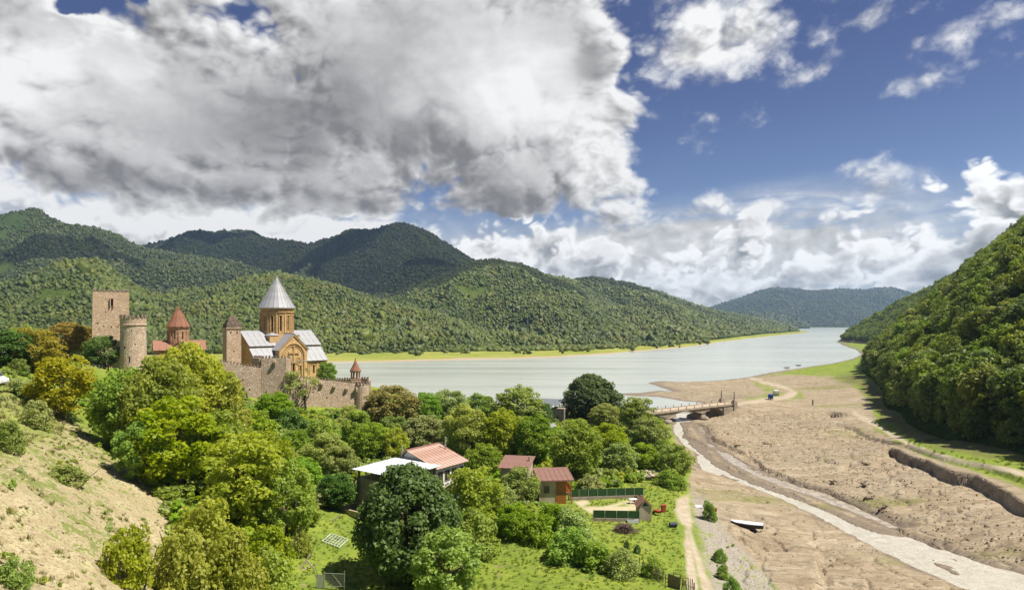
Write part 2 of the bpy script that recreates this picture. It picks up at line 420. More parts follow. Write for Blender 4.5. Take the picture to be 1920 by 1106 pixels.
def height(X, Y):
    X = np.asarray(X, dtype=np.float64); Y = np.asarray(Y, dtype=np.float64)
    h = tps(X, Y)
    R = np.hypot(X, Y)
    wob = fbm(X / 7.0, Y / 7.0, 3, 11) * 1.1
    for ln, H, L, w in SCARPS:
        xs = [p[0] for p in ln]; ys = [p[1] for p in ln]
        m = (X > min(xs) - 30) & (X < max(xs) + 30) & (Y > min(ys) - 30) & (Y < max(ys) + 30)
        if not m.any(): continue
        d, s, par, tot = seg_dist(X[m], Y[m], ln)
        sd = d * s + wob[m] * 0.8
        fade = sstep(par, 0.0, 6.0) * (1 - sstep(par, tot - 6.0, tot))
        st = np.sign(sd) * np.exp(-np.abs(sd) / L) * np.clip(np.abs(sd) / w, 0, 1)
        h[m] += H * np.where(st > 0, 0.25, 0.75) * st * fade
    # roughness: the mud is broken and lumpy, meadow gentle, slope gullied
    mud = sstep(3.6 - h, -0.5, 0.8)
    h = h + fbm(X / 2.4, Y / 2.4, 4, 5) * (0.11 + 0.13 * mud) + fbm(X / 11.0, Y / 11.0, 3, 6) * 0.22
    sl_m = sstep(-X, 14, 30) * (1 - sstep(Y, 75, 105))
    h = h + sl_m * (fbm(X / 5.0, Y / 5.0, 4, 8) * 0.5 + np.abs(fbm((X * 0.8 + Y * 0.6) / 1.6, (Y * 0.8 - X * 0.6) / 6.0, 3, 9)) * -0.35)
    # drying cracks and rills of the flats
    rl = np.abs(fbm(X / 5.0 + 0.6 * wob, Y / 9.0, 3, 21))
    h = h - mud * (1 - sstep(rl, 0.0, 0.10)) * 0.45
    # river
    m = (X > 20) & (X < 140) & (Y > 55) & (Y < 262)
    if m.any():
        for poly, dep, bank in ((RIVER, 0.45, 2.2), (CHAN, 0.25, 1.6)):
            sd = poly_sd(X[m], Y[m], poly) + wob[m] * 0.35 + fbm(X[m] / 1.7, Y[m] / 1.7, 3, 44) * 0.45
            bar = sstep(fbm(X[m] / 4.0, Y[m] / 7.0, 3, 45), 0.42, 0.56) * (0.50 if dep > 0.3 else 0.30)
            bed = RZ - dep + bar + np.clip(sd + 1.2, 0, 60) * 0.36
            hm = h[m]
            h[m] = np.where(sd < 6, np.minimum(hm, np.maximum(bed, RZ - dep)), hm)
            h[m] = np.where((sd > 0.25) & (sd < 4), np.maximum(h[m], RZ + 0.06), h[m])
    # lake
    m = (Y > 170)
    if m.any():
        sd = poly_sd(X[m], Y[m], SHORE) + wob[m] * 1.2
        hm = h[m]
        land = np.maximum(hm, 0.12) * sstep(sd, 0.0, 16.0) + 0.02 * np.clip(sd, 0, 4)
        h[m] = np.where(sd > 0, land, np.maximum(-0.10 * -sd, -3.0))
    for (px_, py_, r_, z_) in LEVEL_PADS:
        d = np.hypot(X - px_, Y - py_)
        wgt = 1 - sstep(d, r_, r_ * 1.8)
        h = h * (1 - wgt) + z_ * wgt
    return h

# polar sheet of ground: fine near the eye, coarser away
TH = np.radians(np.concatenate([np.linspace(-75, -42, 80, endpoint=False), np.linspace(-42, 42, 760, endpoint=False), np.linspace(42, 75, 80)]))
RR = np.concatenate([np.exp(np.linspace(math.log(9), math.log(24), 60, endpoint=False)), np.exp(np.linspace(math.log(24), math.log(400), 560, endpoint=False)), np.exp(np.linspace(math.log(400), math.log(1500), 110))])
GX = np.sin(TH)[None, :] * RR[:, None]; GY = np.cos(TH)[None, :] * RR[:, None]
GH = height(GX, GY)
LR = np.log(RR)
def zground(x, y):
    th = math.atan2(x, y); r = math.log(max(9.1, math.hypot(x, y)))
    i = int(np.clip(np.searchsorted(LR, r) - 1, 0, len(RR) - 2)); j = int(np.clip(np.searchsorted(TH, th) - 1, 0, len(TH) - 2))
    a = (r - LR[i]) / (LR[i + 1] - LR[i]); b = (th - TH[j]) / (TH[j + 1] - TH[j])
    a = min(max(a, 0), 1); b = min(max(b, 0), 1)
    return float(GH[i, j] * (1 - a) * (1 - b) + GH[i + 1, j] * a * (1 - b) + GH[i, j + 1] * (1 - a) * b + GH[i + 1, j + 1] * a * b)
def hit(px, py, zmin=None):
    """where the sight line through a photograph pixel meets the ground"""
    Ds = np.exp(np.linspace(math.log(14), math.log(1200), 900))
    u = (px - 960.0) / F
    th = math.atan(u); j = int(np.clip(np.searchsorted(TH, th) - 1, 0, len(TH) - 2)); b = (th - TH[j]) / (TH[j + 1] - TH[j])
    col = GH[:, j] * (1 - b) + GH[:, j + 1] * b
    g = np.interp(np.log(Ds * math.sqrt(1 + u * u)), LR, col)
    ray = CAMZ - (py - HZ) * Ds / F
    k = np.nonzero(ray < g)[0]
    D = Ds[k[0]] if len(k) else 300.0
    return (u * D, D, zground(u * D, D))

# cover masks, as colour regions of the land
PXX = 960 + F * GX / np.maximum(GY, 1.0); PYY = HZ + F * (CAMZ - GH) / np.maximum(GY, 1.0)
n_a = fbm(GX / 9.0, GY / 9.0, 4, 31); n_b = fbm(GX / 2.2, GY / 2.2, 4, 32)
def region(poly, soft=12.0):
    """soft mask of a ground region outlined in photograph pixels"""
    m = (PXX > min(p[0] for p in poly) - 60) & (PXX < max(p[0] for p in poly) + 60)
    out = np.zeros(GX.shape)
    if m.any():
        sd = poly_sd(PXX[m], PYY[m], poly)
        out[m] = 1 - sstep(sd + n_a[m] * soft * 1.2 + n_b[m] * soft * 0.6, -soft, soft)
    return out
bare = region([(-900, 690), (60, 735), (140, 790), (215, 860), (300, 915), (335, 960), (300, 1020), (310, 1130), (330, 1500), (-1500, 1500)], 10)
veg = sstep(n_a * 0.6 + n_b * 0.5, 0.10, 0.34)
bare_top = region([(-900, 690), (40, 720), (120, 780), (150, 825), (90, 830), (40, 850), (-60, 860), (-900, 850)], 20)
flats = region([(1232, 792), (1262, 792), (1270, 842), (1296, 872), (1290, 905), (1300, 950), (1310, 985), (1350, 1010), (1400, 1050), (1460, 1106), (1500, 1300), (3500, 1300), (2300, 1085), (1920, 916), (1827, 883), (1735, 852),
               (1672, 822), (1640, 800), (1640, 775), (1625, 745), (1600, 722), (1560, 706), (1470, 703), (1410, 700), (1200, 700), (1100, 730), (1100, 765)], 5)
flats = np.maximum(flats, (1 - sstep(GH, 0.15, 0.7)) * sstep(PYY, 660, 700))
green_spit = np.maximum.reduce([region([(1408, 712), (1440, 722), (1462, 732), (1440, 735), (1425, 728)], 5), region([(1395, 748), (1440, 738), (1470, 736), (1452, 749), (1400, 752)], 4),
                                region([(1480, 726), (1505, 735), (1508, 745), (1470, 752), (1494, 742), (1490, 732)], 4)]) * 0.8
path = np.maximum.reduce([
    region([(1268, 935), (1292, 925), (1296, 960), (1300, 1000), (1318, 1060), (1336, 1110), (1322, 1112), (1306, 1060), (1284, 990), (1266, 960)], 5),
    region([(1282, 990), (1292, 990), (1302, 1060), (1308, 1112), (1292, 1112), (1288, 1060)], 4),
    region([(1366, 757), (1420, 748), (1470, 742), (1482, 735), (1466, 728), (1430, 718), (1400, 708), (1408, 706), (1440, 715), (1478, 725), (1496, 735), (1486, 745), (1440, 753), (1368, 763)], 2.5),
    region([(1600, 768), (1640, 792), (1690, 820), (1720, 836), (1790, 858), (1860, 872), (1960, 892), (1960, 900), (1860, 880), (1780, 866), (1710, 842), (1660, 812), (1596, 776)], 3)])
debris = region([(1296, 925), (1320, 935), (1360, 985), (1410, 1040), (1480, 1130), (1345, 1130), (1320, 1050), (1304, 990)], 10)
shade_strip = region([(1560, 712), (1610, 722), (1660, 790), (1720, 830), (1800, 845), (1930, 862), (1930, 840), (1800, 815), (1700, 780), (1640, 720), (1600, 700)], 8)  # tree shade along the foot of the wood, painted into the ground colour
yard = np.maximum.reduce([region([(1078, 940), (1100, 936), (1108, 942), (1090, 950)], 4), region([(1085, 950), (1200, 948), (1200, 956), (1110, 962)], 3),
                          region([(1160, 938), (1205, 935), (1205, 950), (1180, 948)], 4), region([(1128, 950), (1166, 940), (1170, 944), (1140, 954)], 2)])
GH[:] = GH
def build_ground():
    nr, nt = GX.shape
    idx = np.arange(nr * nt).reshape(nr, nt)
    f = np.stack([idx[:-1, :-1], idx[:-1, 1:], idx[1:, 1:], idx[1:, :-1]], -1).reshape(-1, 4)
    v = np.stack([GX, GY, GH], -1).reshape(-1, 3)
    # orient upward: theta grows to the right, r outward -> flip
    f = f[:, ::-1]
    global SDR
    sd_r = SDR = np.full(GX.shape, 99.0)
    m = (GX > 15) & (GX < 145) & (GY > 50) & (GY < 265)
    sd_r[m] = np.minimum(poly_sd(GX[m], GY[m], RIVER), poly_sd(GX[m], GY[m], CHAN))
    wet = 1 - sstep(sd_r + n_b * 1.0, 0.2, 1.8)
    wet = np.maximum(wet, 1 - sstep(GH + n_b * 0.1, 0.05, 0.35))
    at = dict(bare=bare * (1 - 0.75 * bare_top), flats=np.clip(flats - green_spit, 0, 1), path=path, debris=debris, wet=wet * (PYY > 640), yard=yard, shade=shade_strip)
    me = fast_mesh('ground', v, f, None, True, point_attr={k: a.ravel() for k, a in at.items()})
    mat = bpy.data.materials.new('ground'); mat.use_nodes = True
    T = NT(mat.node_tree); T.n.clear()
    co = T.new('ShaderNodeNewGeometry').outputs['Position']
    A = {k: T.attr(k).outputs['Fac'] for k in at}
    nA = T.noise(co, 0.12, 5, 0.6); nB = T.noise(co, 0.9, 6, 0.62); nC = T.noise(co, 5.0, 5, 0.65); nD = T.noise(co, 18.0, 3, 0.7)
    # meadow
    g = T.mix(T.ss(nA, 0.35, 0.65), (0.150, 0.215, 0.022), (0.225, 0.270, 0.032))
    g = T.mix(T.ss(nB, 0.42, 0.66), g, (0.110, 0.165, 0.020))
    g = T.mix(T.ss(nC, 0.5, 0.75), g, (0.29, 0.30, 0.07))
    g = T.mix(T.ss(T.noise(co, 0.35, 5, 0.7), 0.60, 0.72), g, (0.26, 0.20, 0.11))
    # bare scree
    s = T.mix(T.ss(nB, 0.35, 0.65), (0.346, 0.285, 0.161), (0.458, 0.398, 0.243))
    s = T.mix(T.ss(nC, 0.47, 0.66), s, (0.225, 0.172, 0.090))
    s = T.mix(T.ss(nD, 0.58, 0.72), s, (0.570, 0.524, 0.361))
    gm = T.ss(T.m('ADD', T.m('MULTIPLY', nA, 0.45), T.m('ADD', T.m('MULTIPLY', nB, 0.55), T.m('MULTIPLY', nC, 0.25))), 0.635, 0.70)
    s = T.mix(T.m('MULTIPLY', gm, 0.9), s, T.mix(nC, (0.112, 0.160, 0.024), (0.208, 0.224, 0.056)))
    # mud flats
    st = T.vm('MULTIPLY', co, (0.35, 1.0, 1.0))
    mB = T.noise(st, 0.55, 6, 0.62, 0.8)
    f_ = T.mix(T.ss(mB, 0.32, 0.68), (0.239, 0.184, 0.121), (0.379, 0.309, 0.214))
    f_ = T.mix(T.ss(T.noise(st, 0.10, 5, 0.6, 0.5), 0.42, 0.62), f_, T.mix(T.ss(nB, 0.4, 0.6), (0.281, 0.226, 0.155), (0.349, 0.293, 0.211)))
    f_ = T.mix(T.ss(nC, 0.52, 0.70), f_, (0.152, 0.114, 0.074))
    stk = T.noise(T.vm('MULTIPLY', T.vm('ADD', co, T.vm('SCALE', T.xyz(nA, nA, 0.0), scale=14.0)), (0.10, 1.0, 1.0)), 0.35, 6, 0.7, 0.3)
    f_ = T.mix(T.ss(stk, 0.56, 0.66, 0, 0.75), f_, (0.163, 0.121, 0.079))
    f_ = T.mix(T.ss(stk, 0.44, 0.36, 0, 0.6), f_, (0.425, 0.360, 0.263))
    f_ = T.mix(T.ss(T.noise(st, 0.05, 5, 0.65), 0.54, 0.64, 0, 0.8), f_, (0.190, 0.188, 0.063))
    c = T.mix(A['bare'], g, s)
    c = T.mix(A['flats'], c, f_)
    dcol = T.mix(T.ss(nC, 0.38, 0.62), (0.221, 0.197, 0.156), (0.369, 0.336, 0.287))
    c = T.mix(T.m('MULTIPLY', A['debris'], T.ss(nB, 0.30, 0.48)), c, dcol)
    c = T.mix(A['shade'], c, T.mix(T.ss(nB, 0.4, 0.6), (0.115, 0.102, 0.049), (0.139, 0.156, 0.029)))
    pc = T.mix(T.ss(nB, 0.3, 0.7), (0.361, 0.295, 0.213), (0.459, 0.394, 0.303))
    c = T.mix(T.m('MULTIPLY', A['path'], T.ss(nC, 0.25, 0.5, 0.7, 1.0)), c, pc)
    c = T.mix(A['yard'], c, (0.476, 0.410, 0.271))
    c = T.mix(T.m('MULTIPLY', A['wet'], 0.75), c, (0.164, 0.127, 0.094))
    b = T.new('ShaderNodeBsdfPrincipled')
    T.l.new(c, b.inputs['Base Color'])
    T.put(b.inputs['Roughness'], T.ss(A['wet'], 0, 1, 0.95, 0.55))
    b.inputs['Specular IOR Level'].default_value = 0.25
    hh = T.m('ADD', T.m('MULTIPLY', nB, 0.30), T.m('ADD', T.m('MULTIPLY', nC, 0.14), T.m('MULTIPLY', nD, 0.05)))
    cr = T.voro(st, 0.8, 'DISTANCE_TO_EDGE').outputs['Distance']
    hh = T.m('ADD', hh, T.m('MULTIPLY', T.m('MULTIPLY', A['flats'], T.ss(cr, 0.0, 0.16)), 0.22))
    T.l.new(T.bump(hh, 0.8, 0.7), b.inputs['Normal'])
    o = T.new('ShaderNodeOutputMaterial'); T.l.new(b.outputs[0], o.inputs[0])
    me.materials.append(mat)
    ob = bpy.data.objects.new('ground', me); link(ob)
    tag(ob, kind='structure')
build_ground()

# ------------------------------------------------------------------ water
def build_water():
    # lake
    mat = bpy.data.materials.new('lake_water'); mat.use_nodes = True
    T = NT(mat.node_tree); b = T.n['Principled BSDF']
    co = T.new('ShaderNodeNewGeometry').outputs['Position']
    big_n = T.noise(T.vm('MULTIPLY', co, (0.4, 1.0, 1.0)), 0.012, 4, 0.6, 0.5)
    c = T.mix(T.ss(big_n, 0.3, 0.7), (0.375, 0.415, 0.375), (0.44, 0.47, 0.43))
    wind = T.noise(T.vm('MULTIPLY', co, (0.10, 1.0, 1.0)), 0.035, 5, 0.62, 0.6)
    T.put(b.inputs['Roughness'], T.ss(wind, 0.38, 0.62, 0.16, 0.26))
    c = T.mix(T.ss(wind, 0.55, 0.68, 0, 0.25), c, (0.31, 0.35, 0.32))
    T.l.new(c, b.inputs['Base Color'])
    b.inputs['IOR'].default_value = 1.33
    rp = T.noise(T.vm('MULTIPLY', co, (0.6, 1.0, 1.0)), 0.55, 5, 0.65, 0.4)
    rp2 = T.noise(T.vm('MULTIPLY', co, (0.5, 1.0, 1.0)), 0.07, 3, 0.6, 0.4)
    T.l.new(T.bump(T.m('ADD', rp, T.m('MULTIPLY', rp2, 2.0)), 0.35, 0.35), b.inputs['Normal'])
    xs = np.array([-3500.0, 3500.0]); 
    v = [(-3500, 150, 0), (3500, 150, 0), (3500, 7100, 0), (-3500, 7100, 0)]
    me = fast_mesh('lake', v, [(0, 1, 2, 3)], mat)
    tag(link(bpy.data.objects.new('lake', me)), kind='structure')
    # river: two thin sheets of pale silty water
    mat = bpy.data.materials.new('river_water'); mat.use_nodes = True
    T = NT(mat.node_tree); b = T.n['Principled BSDF']
    co = T.new('ShaderNodeNewGeometry').outputs['Position']
    n1 = T.noise(co, 0.7, 6, 0.65, 0.6); n2 = T.noise(co, 3.2, 5, 0.65, 0.4)
    c = T.mix(T.ss(n1, 0.32, 0.68), (0.41, 0.385, 0.32), (0.53, 0.505, 0.435))
    c = T.mix(T.ss(n2, 0.56, 0.70), c, (0.63, 0.61, 0.55))
    c = T.mix(T.ss(T.noise(co, 1.6, 5, 0.7, 1.2), 0.54, 0.66, 0, 0.4), c, (0.36, 0.33, 0.265))
    T.l.new(c, b.inputs['Base Color'])
    b.inputs['Roughness'].default_value = 0.28; b.inputs['IOR'].default_value = 1.33
    T.l.new(T.bump(T.m('ADD', n1, T.m('MULTIPLY', n2, 0.6)), 0.8, 0.30), b.inputs['Normal'])
    mat_r = mat
    mat2 = bpy.data.materials.new('shallow_water'); mat2.use_nodes = True
    T = NT(mat2.node_tree); b = T.n['Principled BSDF']
    co = T.new('ShaderNodeNewGeometry').outputs['Position']
    n1 = T.noise(co, 0.9, 6, 0.65, 0.6)
    T.l.new(T.mix(T.ss(n1, 0.35, 0.65), (0.27, 0.225, 0.17), (0.46, 0.41, 0.34)), b.inputs['Base Color'])
    b.inputs['Roughness'].default_value = 0.15; b.inputs['IOR'].default_value = 1.33
    T.l.new(T.bump(n1, 0.5, 0.2), b.inputs['Normal'])
    for nm, L, R, dz, mat in (('river', RIV_L, RIV_R, 0.0, mat_r), ('side_channel', CH_L, CH_R, -0.06, mat2)):
        L = [zr(*p) for p in L]; R = [zr(*p) for p in R]
        def rs(pts, n):
            pts = np.array(pts); d = np.r_[0, np.cumsum(np.hypot(*np.diff(pts, axis=0).T))]
            t = np.linspace(0, d[-1], n); return np.c_[np.interp(t, d, pts[:, 0]), np.interp(t, d, pts[:, 1])]
        n = 160; L = rs(L, n); R = rs(R, n)
        k = 5; vv = []
        for i in range(n):
            mid = (L[i] + R[i]) / 2; 
            for j in range(k):
                s = j / (k - 1); p = L[i] * (1 - s) + R[i] * s
                p = mid + (p - mid) * 1.0 + (0.9 if s in (0.0, 1.0) else 0.0) * (p - mid) / (np.linalg.norm(p - mid) + 1e-6)
                zz = RZ + dz - 0.95 * (1 - sstep(np.float64(-p[1]), -248.0, -215.0))
                vv.append((p[0], p[1], max(zz, 0.03)))
        ff = [(i * k + j, i * k + j + 1, (i + 1) * k + j + 1, (i + 1) * k + j) for i in range(n - 1) for j in range(k - 1)]
        me = fast_mesh(nm, vv, ff, mat, True)
        tag(link(bpy.data.objects.new(nm, me)), kind='structure')
build_water()

# ------------------------------------------------------------------ forested mountains
def interp(xs, ys, x):
    """monotone-ish smooth interpolation"""
    xs = np.asarray(xs, float); ys = np.asarray(ys, float)
    d = np.gradient(ys, xs)
    i = np.clip(np.searchsorted(xs, x) - 1, 0, len(xs) - 2)
    h = xs[i + 1] - xs[i]; t = np.clip((x - xs[i]) / h, 0, 1)
    return (2 * t**3 - 3 * t**2 + 1) * ys[i] + (t**3 - 2 * t**2 + t) * h * d[i] + (-2 * t**3 + 3 * t**2) * ys[i + 1] + (t**3 - t**2) * h * d[i + 1]

def hill_mat(name, cols, sand_z=0.0, haze=None):
    mat = bpy.data.materials.new(name); mat.use_nodes = True
    T = NT(mat.node_tree); b = T.n['Principled BSDF']
    co = T.new('ShaderNodeNewGeometry').outputs['Position']
    n1 = T.noise(co, 0.008, 5, 0.6); n2 = T.noise(co, 0.06, 5, 0.65)
    c = T.mix(T.ss(n1, 0.35, 0.65), cols[0], cols[1])
    c = T.mix(T.ss(n2, 0.45, 0.7), c, cols[2])
    if sand_z > 0:
        sp = T.new('ShaderNodeSeparateXYZ'); T.l.new(co, sp.inputs[0])
        zz = T.m('ADD', sp.outputs[2], T.m('MULTIPLY', T.m('SUBTRACT', n2, 0.5), sand_z * 0.8))
        c = T.mix(T.ss(zz, sand_z, sand_z * 0.75), c, (0.36, 0.28, 0.19))
    T.l.new(c, b.inputs['Base Color']); b.inputs['Roughness'].default_value = 1.0
    b.inputs['Specular IOR Level'].default_value = 0.0
    T.l.new(T.bump(n2, 1.0, 6.0), b.inputs['Normal'])
    return mat

HILLS = {}
def make_hill(name, ridge, foot, mat, tree_h, ns=220, nt=70, prof=1.0, gully=0.14, seed=0, gscale=1.0, back=0.8):
    """ridge: (px, py, D) crest incl. trees; foot: (px, D, z)"""
    r = np.array(ridge, float); f = np.array(foot, float)
    px = np.linspace(r[0, 0], r[-1, 0], ns)
    rD = interp(r[:, 0], r[:, 2], px); rpy = interp(r[:, 0], r[:, 1], px)
    fD = interp(f[:, 0], f[:, 1], px); fz = np.interp(px, f[:, 0], f[:, 2])
    u = (px - 960) / F
    rz = CAMZ - (rpy - HZ) * rD / F - tree_h * 0.85
    tf = np.linspace(0, 1, nt); tb = np.linspace(1, 1 + back, 14)[1:]
    t = np.r_[tf, tb]
    TT, UU = np.meshgrid(t, u, indexing='ij')
    D = fD[None] + (rD - fD)[None] * TT
    X = UU * D; Y = D
    tc = np.clip(TT, 0, 1)
    pr = tc ** prof
    pr = 0.55 * pr + 0.45 * (tc * tc * (3 - 2 * tc))
    Z = fz[None] + (rz - fz)[None] * pr
    rel = np.maximum(rz - fz, 5)[None]
    env = np.sin(np.pi * np.clip(tc, 0, 1)) ** 0.8
    s = 300.0 * gscale
    g = 1 - 2 * np.abs(fbm(X / s + 0.3 * fbm(X / s, Y / s, 2, seed + 9), Y / (s * 2.2), 4, seed + 3, 0.5))
    Z = Z + env * rel * gully * (g - 0.45) + env * rel * 0.05 * fbm(X / (s * 0.3), Y / (s * 0.3), 3, seed + 5)
    bk = np.clip(TT - 1, 0, None)
    Z = Z - bk * rel * 0.9
    rough = fbm(X / 40, Y / 40, 2, seed + 4) * 0.004 * rD[None] * (TT > 0.97) * 0.5
    Z = Z + rough
    n0, n1 = X.shape
    idx = np.arange(n0 * n1).reshape(n0, n1)
    fc = np.stack([idx[:-1, :-1], idx[:-1, 1:], idx[1:, 1:], idx[1:, :-1]], -1).reshape(-1, 4)
    me = fast_mesh(name, np.stack([X, Y, Z], -1).reshape(-1, 3), fc, mat, True)
    ob = link(bpy.data.objects.new(name, me)); tag(ob, kind='structure')
    HILLS[name] = (X, Y, Z, nt)
    return ob
def scatter_hill(name, spacing, tmin=0.0, tmax=1.04, dens=None, seed=1):
    """random points over a hill, even per area"""
    X, Y, Z, nt = HILLS[name]
    g = np.random.default_rng(seed)
    p = np.stack([X, Y, Z], -1)
    a = p[:-1, :-1]; b = p[1:, :-1]; c = p[:-1, 1:]
    area = np.linalg.norm(np.cross(b - a, c - a), axis=-1)
    rows = X.shape[0] - 1
    tt = np.arange(rows) / (nt - 1)
    area = area * ((tt >= tmin) & (tt <= tmax))[:, None]
    n = int(area.sum() / spacing ** 2)
    k = g.choice(area.size, n, p=(area / area.sum()).ravel())
    i, j = np.unravel_index(k, area.shape)
    s = g.random(n)[:, None]; t = g.random(n)[:, None]
    q = (p[i, j] * (1 - s) + p[i + 1, j] * s) * (1 - t) + (p[i, j + 1] * (1 - s) + p[i + 1, j + 1] * s) * t
    # keep only what could come into the picture or a step beside it
    keep = np.abs(q[:, 0] / q[:, 1]) < 0.95
    return q[keep]

M_FAR = hill_mat('far_slope_cover', [(0.040, 0.065, 0.020), (0.060, 0.085, 0.024), (0.030, 0.050, 0.016)])
M_MID = hill_mat('slope_cover', [(0.050, 0.080, 0.018), (0.075, 0.105, 0.022), (0.040, 0.062, 0.016)])
M_RIGHT = hill_mat('right_slope_cover', [(0.035, 0.055, 0.014), (0.050, 0.072, 0.018), (0.03, 0.045, 0.012)], 4.0)
make_hill('near_hill', [(-700, 500, 900), (-300, 500, 880), (-100, 520, 880), (0, 524, 880), (60, 505, 900), (110, 488, 930), (160, 480, 960), (200, 488, 980), (240, 520, 1000), (280, 540, 1020), (340, 538, 1060), (400, 530, 1080), (470, 512, 1120),
          (520, 508, 1120), (570, 515, 1120), (640, 533, 1100), (720, 555, 1060), (800, 577, 1010), (870, 606, 950), (930, 636, 880), (985, 655, 830)],
          [(-700, 600, 4), (0, 600, 4), (300, 620, 3.5), (600, 660, 3), (800, 690, 3), (985, 800, 2.5)], M_MID, 9, prof=0.8, seed=10, gscale=0.6, gully=0.18)
make_hill('left_mountain', [(-900, 420, 2100), (-300, 430, 2000), (-60, 418, 1950), (0, 401, 1900), (40, 394, 1880), (62, 389, 1870), (90, 401, 1870), (125, 416, 1860), (170, 420, 1840), (215, 438, 1830), (250, 458, 1820), (320, 470, 1800), (400, 484, 1780), (480, 500, 1760), (550, 520, 1720), (620, 545, 1680), (700, 580, 1600)],
          [(-900, 1150, 20), (0, 1150, 20), (400, 1250, 20), (700, 1300, 10)], M_FAR, 9, seed=20, gscale=1.0, gully=0.24)
make_hill('mid_mountain', [(150, 480, 2700), (200, 464, 2700), (262, 458, 2700), (300, 452, 2700), (340, 440, 2700), (395, 435, 2700), (430, 430, 2700), (470, 431, 2700), (500, 444, 2700), (560, 451, 2700), (575, 456, 2690), (610, 446, 2680), (650, 436, 2660), (700, 432, 2640), (740, 424, 2620), (765, 424, 2600),
          (800, 434, 2580), (840, 456, 2540), (890, 486, 2500), (940, 510, 2450), (1000, 545, 2400), (1060, 580, 2350)],
          [(150, 1700, 20), (600, 1700, 15), (800, 1500, 8), (1060, 1500, 5)], M_FAR, 9, seed=30, gscale=1.2, gully=0.30)
make_hill('shore_mountain', [(600, 600, 1500), (680, 572, 1560), (760, 540, 1650), (830, 512, 1720), (885, 490, 1780), (910, 487, 1800), (955, 489, 1830), (1000, 503, 1860), (1030, 514, 1880), (1075, 526, 1900), (1110, 545, 1900), (1160, 572, 1870), (1220, 604, 1800), (1290, 640, 1500)],
          [(600, 800, 3), (900, 830, 3), (1000, 840, 3), (1100, 860, 3), (1200, 930, 3), (1290, 1100, 2)], M_MID, 9, seed=40, gscale=0.8, gully=0.26)
make_hill('lake_ridge', [(1000, 545, 2600), (1050, 533, 2600), (1085, 524, 2600), (1110, 521, 2600), (1140, 526, 2620), (1180, 531, 2650), (1215, 540, 2700), (1260, 556, 2750), (1310, 573, 2850), (1350, 582, 2950), (1420, 595, 3100), (1470, 606, 3200), (1512, 619, 3300)],
          [(1000, 1100, 3), (1100, 1150, 3), (1200, 1100, 3), (1290, 970, 2), (1350, 1200, 2), (1420, 1560, 1), (1470, 1900, 1), (1512, 2350, 1)], M_MID, 9, seed=50, gscale=0.9, gully=0.24)
make_hill('low_headland', [(1300, 600, 4200), (1380, 588, 4200), (1440, 589, 4200), (1490, 602, 4200), (1530, 616, 4200), (1560, 622, 4000)],
          [(1300, 3300, 0), (1560, 3700, 0)], M_FAR, 9, seed=60, gscale=1.0)
make_hill('far_mountain', [(1050, 620, 6500), (1200, 606, 6500), (1290, 590, 6500), (1335, 575, 6500), (1380, 560, 6500), (1420, 545, 6500), (1445, 540, 6500), (1475, 541, 6500), (1510, 546, 6500), (1560, 543, 6500), (1620, 544, 6500), (1665, 541, 6500), (1690, 545, 6500), (1760, 560, 6500), (1850, 575, 6500), (2000, 600, 6500), (2200, 600, 6500)],
          [(1050, 4600, 0), (1500, 4600, 0), (2200, 4600, 0)], M_FAR, 9, seed=70, gscale=2.6, gully=0.34, back=0.25)

# right hillside: a long wooded slope rising from its foot line
FOOT = [(88, 60), (92, 92), (96, 124), (99, 146), (107, 176), (122, 214), (145, 262), (172, 318), (200, 380), (255, 480), (330, 600), (405, 720), (470, 860), (540, 1060), (570, 1180)]
def build_right_hill():
    fp = np.array(FOOT, float)
    seg = np.r_[0, np.cumsum(np.hypot(*np.diff(fp, axis=0).T))]
    ns, nw = 260, 70
    s = np.linspace(0, 1, ns) ** 1.6 * seg[-1]
    bx = interp(seg, fp[:, 0], s); by = interp(seg, fp[:, 1], s)
    dx = np.gradient(bx, s); dy = np.gradient(by, s)
    k = np.ones(15) / 15
    dx = np.convolve(np.pad(dx, 7, 'edge'), k, 'valid'); dy = np.convolve(np.pad(dy, 7, 'edge'), k, 'valid')
    L = np.hypot(dx, dy); nx, ny = dy / L, -dx / L
    w = np.linspace(-0.02, 1, nw) ** 1 * 1.0
    Wd = np.sign(w) * np.abs(w) ** 1.5 * 620.0
    X = bx[None] + nx[None] * Wd[:, None]; Y = by[None] + ny[None] * Wd[:, None]
    base = np.interp(s, seg, [7, 7, 6.8, 6.8, 6.2, 6, 6, 5, 4, 2.5, 1.5, 1.0, 0.8, 0.4, -3])
    d = np.clip(Wd, 0, None)[:, None]
    slope = np.interp(s, seg, [0.84, 0.84, 0.84, 0.85, 0.86, 0.88, 0.91, 0.94, 0.96, 0.96, 0.94, 0.88, 0.78, 0.70, 0.55])[None]
    rise = slope * d
    cap = np.interp(s, seg, [520, 520, 520, 520, 520, 500, 470, 440, 410, 380, 340, 290, 230, 150, 40])[None]
    rise = rise / (1 + (rise / cap) ** 3) ** (1 / 3)
    Z = base[None] + rise
    env = sstep(np.broadcast_to(d, Z.shape), 5, 60)
    Z = Z + env * (fbm(X / 60, Y / 60, 4, 81) * 11 + (1 - 2 * np.abs(fbm(X / 110, Y / 110, 3, 85))) * 6)
    Z[0] = base - 1.2
    n0, n1 = X.shape
    idx = np.arange(n0 * n1).reshape(n0, n1)
    fc = np.stack([idx[:-1, :-1], idx[:-1, 1:], idx[1:, 1:], idx[1:, :-1]], -1).reshape(-1, 4)[:, ::-1]
    me = fast_mesh('right_hillside', np.stack([X, Y, Z], -1).reshape(-1, 3), fc, M_RIGHT, True)
    ob = link(bpy.data.objects.new('right_hillside', me)); tag(ob, kind='structure')
    HILLS['right_hillside'] = (X, Y, Z, nw)
build_right_hill()

